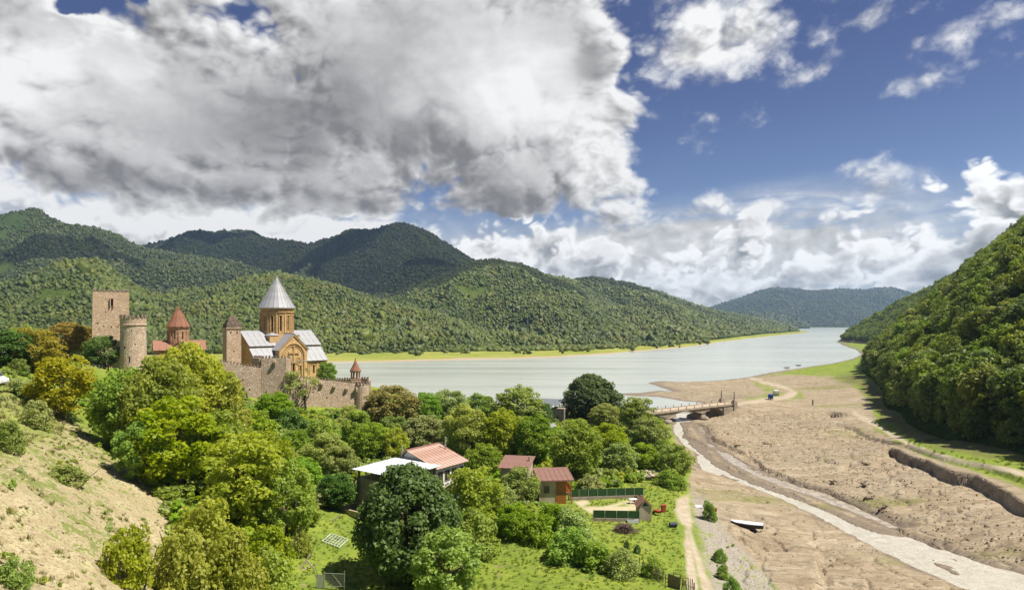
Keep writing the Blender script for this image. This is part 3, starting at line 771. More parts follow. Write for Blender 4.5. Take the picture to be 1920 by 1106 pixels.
# far shore: low green plain between the lake and the foot of the hills
def build_plain():
    edge = [(-900, 320), (-300, 420), z0(300, 690), z0(450, 686), z0(600, 681), z0(700, 678), z0(800, 676), z0(900, 674), z0(1000, 671), z0(1060, 669), z0(1120, 665), z0(1170, 661), z0(1220, 657), z0(1270, 652), z0(1296, 649), z0(1320, 645.5), z0(1360, 640), z0(1420, 633), z0(1470, 628), z0(1515, 623.6)]
    e = np.array(edge); n = 420; d = np.r_[0, np.cumsum(np.hypot(*np.diff(e, axis=0).T))]
    t = np.linspace(0, d[-1], n)
    ex = np.interp(t, d, e[:, 0]); ey = np.interp(t, d, e[:, 1])
    ex = ex + fbm(t / 30, t * 0 + 3, 3, 91) * 4; ey = ey + fbm(t / 40, t * 0 + 8, 4, 92) * 14
    ws = np.r_[-8, 0, 2, 5, 9, 15, 25, 40, 60, 85, 115, 150, 200, 260, 330]
    uy = ey / np.hypot(ex, ey); ux = ex / np.hypot(ex, ey)
    X = ex[None] + ux[None] * ws[:, None]; Y = ey[None] + uy[None] * ws[:, None]
    Z = np.where(ws < 0, -0.6, 2.6 * (1 - np.exp(-np.clip(ws, 0, None) / 60)))[:, None] + fbm(X / 30, Y / 30, 3, 93) * 0.25 * np.clip(ws / 20, 0, 1)[:, None]
    n0, n1 = X.shape; idx = np.arange(n0 * n1).reshape(n0, n1)
    fc = np.stack([idx[:-1, :-1], idx[:-1, 1:], idx[1:, 1:], idx[1:, :-1]], -1).reshape(-1, 4)
    mat = bpy.data.materials.new('plain_grass'); mat.use_nodes = True
    T = NT(mat.node_tree); b = T.n['Principled BSDF']
    co = T.new('ShaderNodeNewGeometry').outputs['Position']
    sp = T.new('ShaderNodeSeparateXYZ'); T.l.new(co, sp.inputs[0])
    n1_ = T.noise(co, 0.02, 5, 0.6); n2_ = T.noise(co, 0.15, 5, 0.6)
    g = T.mix(T.ss(n1_, 0.35, 0.65), (0.20, 0.235, 0.045), (0.28, 0.29, 0.07))
    g = T.mix(T.ss(n2_, 0.55, 0.75), g, (0.15, 0.19, 0.03))
    zz = T.m('ADD', sp.outputs[2], T.m('MULTIPLY', T.m('SUBTRACT', n1_, 0.5), 1.6))
    g = T.mix(T.ss(zz, 0.75, 0.42), g, (0.38, 0.30, 0.21))
    T.l.new(g, b.inputs['Base Color']); b.inputs['Roughness'].default_value = 1.0; b.inputs['Specular IOR Level'].default_value = 0.05
    me = fast_mesh('far_shore', np.stack([X, Y, Z], -1).reshape(-1, 3), fc, mat, True)
    tag(link(bpy.data.objects.new('far_shore', me)), kind='structure')
build_plain()
print('terrain', round(time.time() - T0, 1))
# ------------------------------------------------------------------ foliage
def leaf_mat(name, c0, c1, trans=0.34, var=0.25, patch=None):
    mat = bpy.data.materials.new(name); mat.use_nodes = True
    T = NT(mat.node_tree); T.n.clear()
    tint = T.attr('tint').outputs['Fac']
    orand = T.new('ShaderNodeObjectInfo').outputs['Random']
    c = T.mix(tint, c0, c1)
    if patch:
        loc = T.new('ShaderNodeObjectInfo').outputs['Location']
        c = T.mix(T.ss(T.noise(loc, 0.006, 5, 0.62), 0.42, 0.62, 0.0, 0.85), c, patch[0])
        c = T.mix(T.ss(T.noise(loc, 0.016, 4, 0.6), 0.55, 0.68, 0.0, 0.8), c, patch[1])
    hs = T.new('ShaderNodeHueSaturation')
    T.put(hs.inputs['Hue'], T.m('MULTIPLY_ADD', orand, 0.035, 0.4825))
    T.put(hs.inputs['Saturation'], T.m('MULTIPLY_ADD', T.m('FRACT', T.m('MULTIPLY', orand, 7.3)), 0.25, 0.86))
    T.put(hs.inputs['Value'], T.m('MULTIPLY_ADD', T.m('FRACT', T.m('MULTIPLY', orand, 13.7)), var * 2, 1.0 - var))
    T.l.new(c, hs.inputs['Color'])
    b = T.new('ShaderNodeBsdfPrincipled')
    T.l.new(hs.outputs[0], b.inputs['Base Color'])
    b.inputs['Roughness'].default_value = 0.55; b.inputs['Specular IOR Level'].default_value = 0.35
    tr = T.new('ShaderNodeBsdfTranslucent')
    T.l.new(T.mix(1.0, hs.outputs[0], (1.25, 1.3, 0.6), 'MULTIPLY'), tr.inputs['Color'])
    mx = T.new('ShaderNodeMixShader'); mx.inputs[0].default_value = trans
    T.l.new(b.outputs[0], mx.inputs[1]); T.l.new(tr.outputs[0], mx.inputs[2])
    o = T.new('ShaderNodeOutputMaterial'); T.l.new(mx.outputs[0], o.inputs[0])
    return mat
LM = {
    'bright': leaf_mat('bright_leaves', (0.243, 0.317, 0.028), (0.430, 0.463, 0.054), 0.52, 0.12),
    'lime': leaf_mat('lime_leaves', (0.212, 0.337, 0.033), (0.314, 0.431, 0.053), 0.52, 0.1),
    'yellow': leaf_mat('yellow_leaves', (0.293, 0.316, 0.025), (0.462, 0.455, 0.046), 0.50, 0.1),
    'mid': leaf_mat('mid_leaves', (0.174, 0.280, 0.031), (0.337, 0.438, 0.053), 0.44, 0.18),
    'dark': leaf_mat('dark_leaves', (0.070, 0.138, 0.026), (0.146, 0.239, 0.043), 0.36, 0.15),
    'olive': leaf_mat('olive_leaves', (0.234, 0.297, 0.080), (0.410, 0.465, 0.140), 0.42, 0.15),
    'gold': leaf_mat('golden_leaves', (0.273, 0.241, 0.023), (0.429, 0.357, 0.039), 0.48, 0.08),
    'rusty': leaf_mat('rusty_leaves', (0.218, 0.191, 0.041), (0.394, 0.303, 0.062), 0.42, 0.08),
    'wood_a': leaf_mat('wood_leaves', (0.124, 0.178, 0.028), (0.246, 0.298, 0.048), 0.38, 0.22),
    'wood_b': leaf_mat('wood_leaves_warm', (0.178, 0.238, 0.040), (0.310, 0.365, 0.066), 0.40, 0.22),
}
def simple_mat(name, col, rough=0.9, spec=0.2, metal=0.0, noise=None, bump=None):
    """noise: (scale, darker colour, amount) ; bump: (scale, strength, distance)"""
    mat = bpy.data.materials.new(name); mat.use_nodes = True
    T = NT(mat.node_tree); b = T.n['Principled BSDF']
    co = T.new('ShaderNodeTexCoord').outputs['Object']
    c = (*col, 1.0)
    if noise:
        n = T.noise(co, noise[0], 6, 0.65)
        c = T.mix(T.ss(n, 0.38, 0.68, 0.0, noise[2]), col, noise[1])
        n2 = T.noise(co, noise[0] * 6.0, 4, 0.7)
        c = T.mix(T.ss(n2, 0.5, 0.75, 0.0, noise[2] * 0.6), c, noise[1])
        T.l.new(c, b.inputs['Base Color'])
    else:
        b.inputs['Base Color'].default_value = c
    b.inputs['Roughness'].default_value = rough
    b.inputs['Specular IOR Level'].default_value = spec
    b.inputs['Metallic'].default_value = metal
    if bump:
        T.l.new(T.bump(T.noise(co, bump[0], 5, 0.65), bump[1], bump[2]), b.inputs['Normal'])
    return mat
BARK = simple_mat('bark', (0.10, 0.078, 0.055), 0.95, 0.1, noise=(3.0, (0.05, 0.04, 0.03), 0.9), bump=(8.0, 0.8, 0.1))
BARK_PALE = simple_mat('pale_bark', (0.20, 0.17, 0.13), 0.95, 0.1, noise=(3.0, (0.10, 0.08, 0.06), 0.9), bump=(8.0, 0.8, 0.1))

def leaf_cloud(g, centres, radii, per, leaf, flat=0.92, up=0.28):
    """rhombic folded leaves on and in clumps; returns verts, faces, tint"""
    n = len(centres)
    cnt = np.maximum(6, (per * (radii / radii.mean()) ** 2).astype(int))
    own = np.repeat(np.arange(n), cnt); N = len(own)
    d = g.normal(size=(N, 3)); d /= np.linalg.norm(d, axis=1)[:, None]
    d[:, 2] = np.where((d[:, 2] < -0.3) & (g.random(N) < 0.6), -d[:, 2], d[:, 2])
    rad = radii[own] * (0.55 + 0.5 * g.random(N) ** 0.6)
    p = centres[own] + d * rad[:, None] * np.array([1, 1, flat])
    nrm = d * 0.75 + g.normal(size=(N, 3)) * 0.45; nrm[:, 2] += up
    nrm /= np.linalg.norm(nrm, axis=1)[:, None]
    a = np.cross(nrm, g.normal(size=(N, 3))); a /= np.linalg.norm(a, axis=1)[:, None] + 1e-9
    b = np.cross(nrm, a)
    L = leaf * (0.65 + 0.7 * g.random(N))[:, None]
    Wd = L * 0.36
    tip = p + a * L * 0.5 - nrm * L * 0.12; bas = p - a * L * 0.5 - nrm * L * 0.06
    l = p + b * Wd; r = p - b * Wd
    v = np.stack([bas, r, tip, l], 1).reshape(-1, 3)
    f = np.arange(N * 4).reshape(-1, 4)
    clump_t = g.random(n)
    t = np.clip(0.25 + 0.5 * clump_t[own] + 0.5 * (g.random(N) - 0.5), 0, 1)
    return v, f, t
def tube(pts, radii, k=6):
    pts = np.asarray(pts, float); n = len(pts)
    V = []
    for i in range(n):
        t = pts[min(i + 1, n - 1)] - pts[max(i - 1, 0)]; t /= np.linalg.norm(t) + 1e-9
        a = np.cross(t, [0.31, 0.87, 0.12] if abs(t[2]) > 0.3 else [0, 0, 1.0]); a /= np.linalg.norm(a) + 1e-9
        b = np.cross(t, a)
        ang = np.linspace(0, 2 * np.pi, k, endpoint=False)
        V.append(pts[i] + radii[i] * (np.cos(ang)[:, None] * a + np.sin(ang)[:, None] * b))
    V = np.concatenate(V)
    Fc = [(i * k + j, i * k + (j + 1) % k, (i + 1) * k + (j + 1) % k, (i + 1) * k + j) for i in range(n - 1) for j in range(k)]
    return V, np.array(Fc)
def bend(g, a, b, n=5, sag=0.08):
    a = np.asarray(a, float); b = np.asarray(b, float); L = np.linalg.norm(b - a)
    t = np.linspace(0, 1, n)[:, None]
    off = g.normal(size=(n, 3)) * L * sag; off[0] = 0; off[-1] = 0
    arch = np.array([0, 0, 1.0]) * (np.sin(np.pi * t) * L * 0.06)
    return a * (1 - t) + b * t + off + arch
def make_tree_mesh(name, seed, H=10.0, R=4.0, base=2.2, n_cl=90, per=110, leaf=0.34, cl_r=0.95, shape='round', limbs=9, trunk_r=0.26, bark=None, inner=0.5, stems=1, core=0.0):
    g = np.random.default_rng(seed)
    hh = (H - base) / 2.0; mid = base + hh
    C = []
    lob = g.normal(size=(7, 3)); lob /= np.linalg.norm(lob, axis=1)[:, None]; la = g.uniform(-0.22, 0.28, 7)
    while len(C) < n_cl:
        d = g.normal(size=3); d /= np.linalg.norm(d)
        rr = inner + (1 - inner) * g.random() ** 0.55
        rr *= 1 + float((la * np.exp(4.5 * (lob @ d - 1))).sum())
        z = d[2] * rr
        wx = 1.0
        if shape == 'cone': wx = np.clip(1.15 - 0.62 * (z + 1) / 2 * 1.35, 0.18, 1.1)
        elif shape == 'dome': z = 2.0 * abs(z) - 1.0
        elif shape == 'egg': wx = float(np.interp(z, [-1.1, -0.6, -0.1, 0.5, 1.0], [0.9, 1.12, 1.1, 0.85, 0.55]))
        elif shape == 'vase': wx = 0.62 + 0.5 * (z + 1) / 2
        C.append((d[0] * rr * (R - cl_r * 0.6) * wx, d[1] * rr * (R - cl_r * 0.6) * wx, mid + z * (hh - cl_r * 0.5)))
    C = np.array(C); rad = cl_r * g.uniform(0.65, 1.3, n_cl)
    v, f, t = leaf_cloud(g, C, rad, per, leaf)
    crown = fast_mesh(name + '_crown', v, f, LM['mid'], False, face_attr={'tint': t})
    V = []; Fc = []; o = 0
    def add(p, r, k=6):
        nonlocal o
        a, b = tube(p, r, k); V.append(a); Fc.append(b + o); o += len(a)
    fork = base + hh * 0.35
    for s in range(stems):
        bx = g.normal(size=2) * (0.0 if stems == 1 else 0.45)
        top = np.array([g.normal() * 0.35 + bx[0] * 2.2, g.normal() * 0.35 + bx[1] * 2.2, H * 0.74])
        pts = bend(g, (bx[0], bx[1], -0.6), top, 8, 0.02)
        add(pts, trunk_r * np.linspace(1.25, 0.16, 8), 7)
        for i in range(limbs // stems):
            tgt = C[g.integers(0, n_cl)]
            k = int(g.integers(2, 6))
            st = pts[k]
            if tgt[2] < st[2]: tgt = tgt + np.array([0, 0, (st[2] - tgt[2]) * 0.8])
            q = bend(g, st, tgt, 5, 0.05)
            add(q, trunk_r * np.linspace(0.5, 0.08, 5) * (1 - 0.08 * k), 5)
            for _ in range(2):
                e = q[2] + (C[g.integers(0, n_cl)] - q[2]) * 0.45
                add(bend(g, q[2], e, 4, 0.06), trunk_r * np.linspace(0.2, 0.05, 4), 4)
    trunk = fast_mesh(name + '_trunk', np.concatenate(V), np.concatenate(Fc), bark or BARK, True)
    return dict(crown=crown, trunk=trunk, H=H, R=R)
TK = {}
def kinds(nm, n, seed, **kw):
    TK[nm] = [make_tree_mesh(nm + '_' + 'abcd'[i], seed + i, **kw) for i in range(n)]
kinds('round', 3, 100, n_cl=170, per=78, leaf=0.34, cl_r=0.80, base=0.3, limbs=10, inner=0.6)
kinds('loose', 3, 120, n_cl=140, per=62, leaf=0.36, cl_r=0.74, base=0.6, inner=0.45, limbs=14, bark=BARK_PALE)
kinds('dense', 2, 140, n_cl=290, per=95, leaf=0.32, cl_r=0.80, base=0.1, shape='egg', R=4.4, limbs=8, inner=0.65)
kinds('tall', 2, 160, H=12, R=3.4, n_cl=130, per=60, leaf=0.35, cl_r=0.72, base=1.4, inner=0.35, shape='vase', limbs=14)
kinds('sparse', 2, 180, n_cl=34, per=40, leaf=0.36, cl_r=0.66, base=3.6, inner=0.4, limbs=16, trunk_r=0.2)
kinds('shrub', 3, 200, H=3.0, R=1.8, base=-0.1, n_cl=75, per=62, leaf=0.19, cl_r=0.42, shape='dome', limbs=8, trunk_r=0.06, stems=3, inner=0.55)
kinds('wood', 4, 220, n_cl=85, per=44, leaf=0.58, cl_r=1.05, base=0.2, limbs=5, inner=0.65)

def plant(kind, mat, x, y, h, w, label, name='tree', cat='tree', group=None, sink=0.15, variant=None, rz=None, z=None):
    k = TK[kind]; v = k[variant if variant is not None else random.randrange(len(k))]
    zz = zground(x, y) if z is None else z
    e = empty(name, (x, y, zz - sink), random.uniform(0, 6.28) if rz is None else rz, label, cat, group)
    e.scale = (w / (2 * v['R']), w / (2 * v['R']), h / v['H'])
    t = bpy.data.objects.new('trunk' if name == 'tree' else 'stem', v['trunk']); link(t, e)
    c = bpy.data.objects.new('crown' if name == 'tree' else 'foliage', v['crown']); link(c, e)
    c.material_slots[0].link = 'OBJECT'; c.material_slots[0].material = LM[mat]
    return e

# name, crown kind, leaves, px centre, base row, top row, width px, label
TREES = [
 # terrace beside the keep
 ('tree', 'round', 'dark', 22, 692, 618, 78, 'dark green tree behind the parked cars, leftmost on the upper terrace'),
 ('tree', 'round', 'lime', 40, 690, 610, 60, 'fresh green tree top showing between the dark tree and the golden tree'),
 ('tree', 'loose', 'gold', 66, 700, 612, 86, 'golden leaved tree with pale trunk beside the terrace car park'),
 ('tree', 'round', 'rusty', 127, 668, 603, 72, 'brownish olive tree standing behind the white tank on the terrace'),
 ('tree', 'round', 'rusty', 163, 668, 613, 44, 'small brownish tree close to the left side of the square keep'),
 ('tree', 'round', 'dark', 196, 692, 628, 66, 'dark round tree at the foot of the keep and round tower'),
 ('shrub', 'shrub', 'mid', 34, 702, 670, 40, 'round green bush between the two parked white vehicles'),
 ('tree', 'loose', 'gold', 118, 788, 664, 112, 'large golden tree at the upper rim of the bare slope'),
 ('shrub', 'shrub', 'olive', 42, 742, 706, 62, 'grey green bush in front of the white van'),
 ('shrub', 'shrub', 'mid', 78, 752, 714, 60, 'green bush between the van and the large golden tree'),
 ('shrub', 'shrub', 'olive', 66, 800, 750, 56, 'tall grassy bush on the rim of the bare slope'),
 ('shrub', 'shrub', 'bright', 192, 798, 752, 58, 'spreading light green bush just below the large golden tree'),
 ('shrub', 'shrub', 'mid', 170, 745, 705, 50, 'green bush between the golden tree and the terrace fence'),
 # the great bright mass below the fort
 ('tree', 'round', 'mid', 238, 850, 688, 118, 'mid green walnut at the left end of the bright trees below the round tower'),
 ('tree', 'round', 'bright', 296, 870, 668, 130, 'tall yellow green tree directly below the round tower'),
 ('tree', 'round', 'bright', 352, 865, 642, 130, 'tallest yellow green tree, hiding the small domed church walls'),
 ('tree', 'loose', 'bright', 408, 875, 690, 110, 'yellow green tree right of the tallest one, below the long wall'),
 ('tree', 'loose', 'bright', 330, 925, 745, 170, 'broad yellow green tree with bare branches showing, lower in the bright mass'),
 ('tree', 'loose', 'bright', 410, 935, 770, 110, 'yellow green tree at the lower right of the bright mass'),
 ('tree', 'loose', 'mid', 262, 905, 790, 90, 'half shaded tree with thin branches above the scree edge'),
 ('tree', 'tall', 'bright', 462, 1016, 800, 150, 'thin tall yellow green tree with dark leaning trunk above the pasture'),
 ('tree', 'loose', 'bright', 540, 1025, 860, 100, 'airy yellow green tree right of the leaning trunk'),
 ('tree', 'loose', 'bright', 500, 935, 808, 90, 'airy yellow green tree behind the leaning one'),
 ('shrub', 'shrub', 'bright', 280, 880, 822, 56, 'young bright bush beside the scree edge'),
 ('shrub', 'shrub', 'mid', 232, 835, 790, 54, 'green bush on the scree edge below the walnut'),
 ('shrub', 'shrub', 'yellow', 378, 1075, 922, 138, 'big round yellow green bush at the foot of the bare slope'),
 ('shrub', 'shrub', 'yellow', 342, 1130, 985, 110, 'yellow green bush left of the big round one by the scree'),
 ('shrub', 'shrub', 'yellow', 430, 1150, 1000, 130, 'yellow green bush in front, overlapping the big round one'),
 ('shrub', 'shrub', 'bright', 500, 1150, 1035, 110, 'light green bush beside the wire gate'),
 ('shrub', 'shrub', 'bright', 500, 1060, 985, 90, 'light green bush under the leaning tree'),
 ('shrub', 'shrub', 'mid', 452, 985, 925, 80, 'green bush under the leaning trunk'),
 ('shrub', 'shrub', 'yellow', 236, 1092, 983, 98, 'lone sparse yellow bush standing on the bare slope'),
 # below the curtain wall
 ('tree', 'round', 'lime', 512, 792, 735, 64, 'small lime green tree against the foot of the bastion'),
 ('tree', 'sparse', 'olive', 572, 772, 692, 74, 'lone sparse tree with dark trunk in front of the curtain wall'),
 ('tree', 'round', 'lime', 613, 722, 678, 34, 'small bright tree behind the wall beside the church'),
 ('shrub', 'shrub', 'olive', 428, 742, 694, 52, 'pale bush leaning on the sloping wall'),
 ('shrub', 'shrub', 'dark', 448, 752, 722, 32, 'dark bush beside the pale one at the sloping wall'),
 ('shrub', 'shrub', 'mid', 486, 820, 772, 74, 'green bush on the bank left of the lime tree'),
 ('shrub', 'shrub', 'dark', 545, 812, 768, 66, 'dark bush on the bank right of the lime tree'),
 ('shrub', 'shrub', 'mid', 600, 835, 786, 66, 'green bush below the pale footpath'),
 ('shrub', 'shrub', 'mid', 545, 855, 805, 80, 'wide green bush in the middle of the bank'),
 ('tree', 'round', 'mid', 672, 842, 768, 60, 'green tree below the corner tower of the wall'),
 ('tree', 'round', 'rusty', 735, 802, 722, 92, 'rusty brown tree right of the corner tower'),
 ('tree', 'round', 'rusty', 702, 796, 748, 50, 'small rusty tree at the foot of the corner tower'),
 ('shrub', 'shrub', 'olive', 655, 792, 762, 54, 'grey green bush at the right end of the footpath'),
 ('tree', 'round', 'olive', 610, 890, 812, 84, 'grey green tree on the bank left of the white roofed house'),
 ('tree', 'round', 'mid', 505, 905, 825, 86, 'green tree on the bank below the wide bush'),
 ('tree', 'round', 'olive', 640, 905, 835, 70, 'grey green tree close to the corner of the white roof'),
 ('tree', 'round', 'mid', 560, 925, 858, 80, 'green tree left of the shaded house wall'),
 ('tree', 'round', 'dark', 628, 955, 885, 76, 'dark shaded tree beside the tall grey house wall'),
 ('shrub', 'shrub', 'bright', 570, 975, 922, 60, 'light bush above the pasture bank'),
 ('shrub', 'shrub', 'bright', 560, 1040, 985, 50, 'light bush on the pasture bank beside the fallen branches'),
 ('tree', 'round', 'mid', 700, 868, 792, 76, 'green tree behind the white roof, left one'),
 ('tree', 'loose', 'bright', 738, 872, 800, 56, 'light green tree between the white roof and the rusty roof'),
 # middle distance by the lake
 ('tree', 'round', 'lime', 797, 802, 735, 62, 'fresh green tree right of the rusty brown tree'),
 ('tree', 'round', 'olive', 845, 798, 730, 66, 'grey green tree on the lake edge, paler at its top'),
 ('tree', 'round', 'olive', 795, 850, 778, 90, 'grey green tree right behind the rusty roofed house'),
 ('tree', 'round', 'mid', 902, 798, 738, 62, 'green tree on the lake edge left of the big grey green one'),
 ('tree', 'round', 'bright', 878, 868, 760, 88, 'yellow green tree above the red roofs'),
 ('tree', 'round', 'bright', 942, 870, 768, 84, 'yellow green tree right behind the brown roofed cottage'),
 ('tree', 'round', 'olive', 972, 815, 724, 92, 'big grey green tree left of the lakeside building'),
 ('tree', 'round', 'dark', 1016, 815, 752, 44, 'dark tree beside the lakeside building'),
 ('tree', 'dense', 'dark', 1108, 792, 698, 92, 'tall dark round tree alone above the water'),
 ('tree', 'round', 'olive', 1135, 808, 755, 56, 'grey green tree at the foot of the tall dark one'),
 ('tree', 'tall', 'mid', 1190, 828, 740, 70, 'light willow like tree near the bridge end'),
 ('tree', 'round', 'olive', 1215, 852, 782, 76, 'grey green tree just left of the river bend'),
 ('tree', 'loose', 'bright', 1266, 900, 832, 64, 'pale yellow green tree at the river bank, rightmost of the village trees'),
 ('tree', 'round', 'mid', 1000, 878, 778, 74, 'green tree in front of the lakeside building'),
 ('tree', 'round', 'bright', 1078, 905, 784, 98, 'broad yellow topped green tree behind the timber house'),
 ('tree', 'round', 'bright', 1138, 868, 792, 70, 'yellow green tree right of the broad one'),
 ('tree', 'round', 'olive', 1165, 893, 828, 66, 'grey green tree left of the low ruined shed'),
 ('tree', 'round', 'mid', 1208, 888, 830, 60, 'green tree behind the low ruined shed'),
 ('tree', 'round', 'mid', 905, 900, 830, 66, 'green tree left of the brown roofed cottage'),
 ('tree', 'round', 'olive', 855, 845, 790, 60, 'small grey green tree behind the chimney of the rusty roof'),
 ('tree', 'round', 'mid', 1035, 858, 800, 50, 'green tree between the lakeside building and the broad yellow topped tree'),
 ('tree', 'round', 'mid', 740, 838, 778, 60, 'green tree below the rusty brown tree'),
 ('shrub', 'shrub', 'mid', 1245, 860, 825, 46, 'green bush on the river bank above the pale tree'),
 ('tree', 'round', 'mid', 1160, 800, 765, 44, 'small green tree between the tall dark tree and the willow'),
 ('tree', 'round', 'olive', 760, 800, 752, 44, 'small olive tree at the right edge of the rusty brown tree'),
 # front of the village
 ('tree', 'dense', 'dark', 768, 1092, 862, 178, 'huge dark green tree in front of the houses'),
 ('tree', 'loose', 'bright', 885, 1005, 870, 112, 'bright yellow green tree right of the huge dark tree'),
 ('tree', 'loose', 'mid', 838, 1140, 990, 130, 'light green tree in front of the huge dark tree, cut by the bottom edge'),
 ('shrub', 'shrub', 'mid', 888, 1040, 955, 100, 'green bush between the dark tree and the open lawn'),
 ('tree', 'round', 'olive', 978, 948, 872, 72, 'grey green tree in front of the cottage walls'),
 ('tree', 'round', 'olive', 935, 975, 908, 60, 'pale grey green tree left of the cottage'),
 ('tree', 'round', 'mid', 962, 1010, 945, 64, 'green tree before the cottage, left one of the lawn hedge'),
 ('shrub', 'shrub', 'mid', 1005, 1018, 962, 74, 'green bush of the lawn hedge below the cottage'),
 ('shrub', 'shrub', 'mid', 1040, 995, 938, 70, 'green bush right below the timber balcony'),
 ('shrub', 'shrub', 'olive', 1078, 1010, 952, 80, 'olive bush at the corner of the fenced yard'),
 ('shrub', 'shrub', 'mid', 1062, 1050, 985, 90, 'wide green bush in the middle of the lawn hedge'),
 ('shrub', 'shrub', 'mid', 1118, 1062, 1008, 86, 'green bush of the hedge left of its low end'),
 ('shrub', 'shrub', 'olive', 1165, 1078, 1030, 66, 'low olive bush at the right end of the lawn hedge'),
 ('shrub', 'shrub', 'olive', 1108, 925, 892, 62, 'silvery bush behind the upper green fence'),
 ('shrub', 'shrub', 'mid', 1010, 935, 890, 50, 'green bush between the cottage and the timber house'),
 ('shrub', 'shrub', 'mid', 1256, 912, 880, 60, 'green bush beside the low ruined shed'),
 ('shrub', 'shrub', 'lime', 1225, 1082, 1045, 44, 'small bright bush at the stick fence'),
 ('shrub', 'shrub', 'dark', 1175, 1030, 1014, 12, 'tiny dark conifer on the lawn, left one'),
 ('shrub', 'shrub', 'dark', 1195, 1038, 1022, 13, 'tiny dark conifer on the lawn, right one'),
 ('shrub', 'shrub', 'lime', 1331, 975, 938, 30, 'lone green bush beside the track and the white board'),
 ('shrub', 'shrub', 'lime', 1350, 1055, 1030, 26, 'small green bush on the rubble bank'),
 ('shrub', 'shrub', 'mid', 1354, 1085, 1058, 26, 'small green bush below the other one on the rubble bank'),
 ('shrub', 'shrub', 'lime', 1372, 1125, 1080, 36, 'bushy green plant on the rubble bank at the bottom edge'),
 ('shrub', 'shrub', 'olive', 118, 902, 872, 72, 'low dry bush in the middle of the bare slope'),
 ('shrub', 'shrub', 'mid', 30, 1100, 1045, 66, 'low green bush at the lower left corner of the bare slope'),
 ('shrub', 'shrub', 'mid', 14, 845, 790, 50, 'green bush on the upper left of the bare slope'),
]
TREE_DONE = []
for (nm, kd, mt, px, b, t, w, lab) in TREES:
    x, y, z = hit(px, b)
    h = (b - t) * y / F; wd = w * y / F
    plant(kd, mt, x, y, h + (0.12 * wd if nm == 'shrub' else 0), wd * 1.08, lab, nm, 'bush' if nm == 'shrub' else 'tree', 'trees of the village and fort hill' if nm == 'tree' else 'bushes of the village and fort hill', sink=0.15 if nm == 'tree' else 0.12 * wd)
    TREE_DONE.append((x, y, wd / 2))

# ------------------------------------------------------------------ stuff: masses nobody could count
SRC = {}
def source_collection(name, objs):
    c = bpy.data.collections.new(name)
    for o in objs: c.objects.link(o)
    return c
def crown_source(nm, kd, mt):
    out = []
    for i, v in enumerate(TK[kd]):
        o = bpy.data.objects.new(f'{nm}_{i}', v['crown'])
        o.material_slots[0].link = 'OBJECT'; o.material_slots[0].material = LM[mt]
        out.append(o)
    return out
def stuff_points(name, pts, rot, scl, coll, label=None):
    me = bpy.data.meshes.new(name)
    n = len(pts)
    me.vertices.add(n); me.vertices.foreach_set('co', np.asarray(pts, np.float32).ravel())
    a = me.attributes.new('rot', 'FLOAT_VECTOR', 'POINT'); a.data.foreach_set('vector', np.asarray(rot, np.float32).ravel())
    a = me.attributes.new('scl', 'FLOAT_VECTOR', 'POINT'); a.data.foreach_set('vector', np.asarray(scl, np.float32).ravel())
    ob = link(bpy.data.objects.new(name, me)); tag(ob, kind='stuff')
    if label: ob['label'] = label
    ng = bpy.data.node_groups.new(name, 'GeometryNodeTree')
    ng.interface.new_socket('Geometry', in_out='INPUT', socket_type='NodeSocketGeometry')
    ng.interface.new_socket('Geometry', in_out='OUTPUT', socket_type='NodeSocketGeometry')
    N = ng.nodes; L = ng.links
    gi = N.new('NodeGroupInput'); go = N.new('NodeGroupOutput')
    ci = N.new('GeometryNodeCollectionInfo'); ci.inputs['Collection'].default_value = coll
    ci.inputs['Separate Children'].default_value = True; ci.inputs['Reset Children'].default_value = True
    ip = N.new('GeometryNodeInstanceOnPoints'); ip.inputs['Pick Instance'].default_value = True
    def na(nm):
        x = N.new('GeometryNodeInputNamedAttribute'); x.data_type = 'FLOAT_VECTOR'; x.inputs['Name'].default_value = nm
        return x.outputs['Attribute']
    L.new(gi.outputs[0], ip.inputs['Points']); L.new(ci.outputs[0], ip.inputs['Instance'])
    L.new(na('rot'), ip.inputs['Rotation']); L.new(na('scl'), ip.inputs['Scale'])
    L.new(ip.outputs[0], go.inputs[0])
    md = ob.modifiers.new('scatter', 'NODES'); md.node_group = ng
    return ob
# lumpy far crowns
def lump_mesh(name, seed, mat):
    import bmesh
    bm = bmesh.new(); bmesh.ops.create_icosphere(bm, subdivisions=3, radius=1.0)
    v = np.array([p.co[:] for p in bm.verts]); f = np.array([[q.index for q in p.verts] for p in bm.faces]); bm.free()
    g = np.random.default_rng(seed)
    dirs = g.normal(size=(16, 3)); dirs /= np.linalg.norm(dirs, axis=1)[:, None]
    bulge = sum(np.exp(9 * (v @ d - 1))[:, None] * g.uniform(0.1, 0.42) for d in dirs)
    v = v * (0.72 + bulge) + g.normal(size=v.shape) * 0.045
    v[:, 2] = v[:, 2] * 0.95 + 0.55
    t = np.clip(0.3 + 0.5 * g.random(len(f)), 0, 1)
    return fast_mesh(name, v, f, mat, False, face_attr={'tint': t})
LM['far_a'] = leaf_mat('far_leaves', (0.072, 0.104, 0.014), (0.123, 0.150, 0.020), 0.12, 0.22, ((0.052, 0.078, 0.013), (0.139, 0.140, 0.022)))
LM['far_shaded'] = leaf_mat('far_leaves_shaded', (0.037, 0.057, 0.010), (0.066, 0.085, 0.015), 0.10, 0.2, ((0.028, 0.044, 0.011), (0.072, 0.085, 0.019)))  # darker leaf colour carries the cloud shade of the back mountains
def lumps(nm, mt):
    return source_collection(nm, [bpy.data.objects.new(f'{nm}_{i}', lump_mesh(f'{nm}_{i}', 300 + i, LM[mt])) for i in range(4)])
L_NEAR = lumps('near_lump', 'far_a'); L_FAR = lumps('far_lump', 'far_shaded')
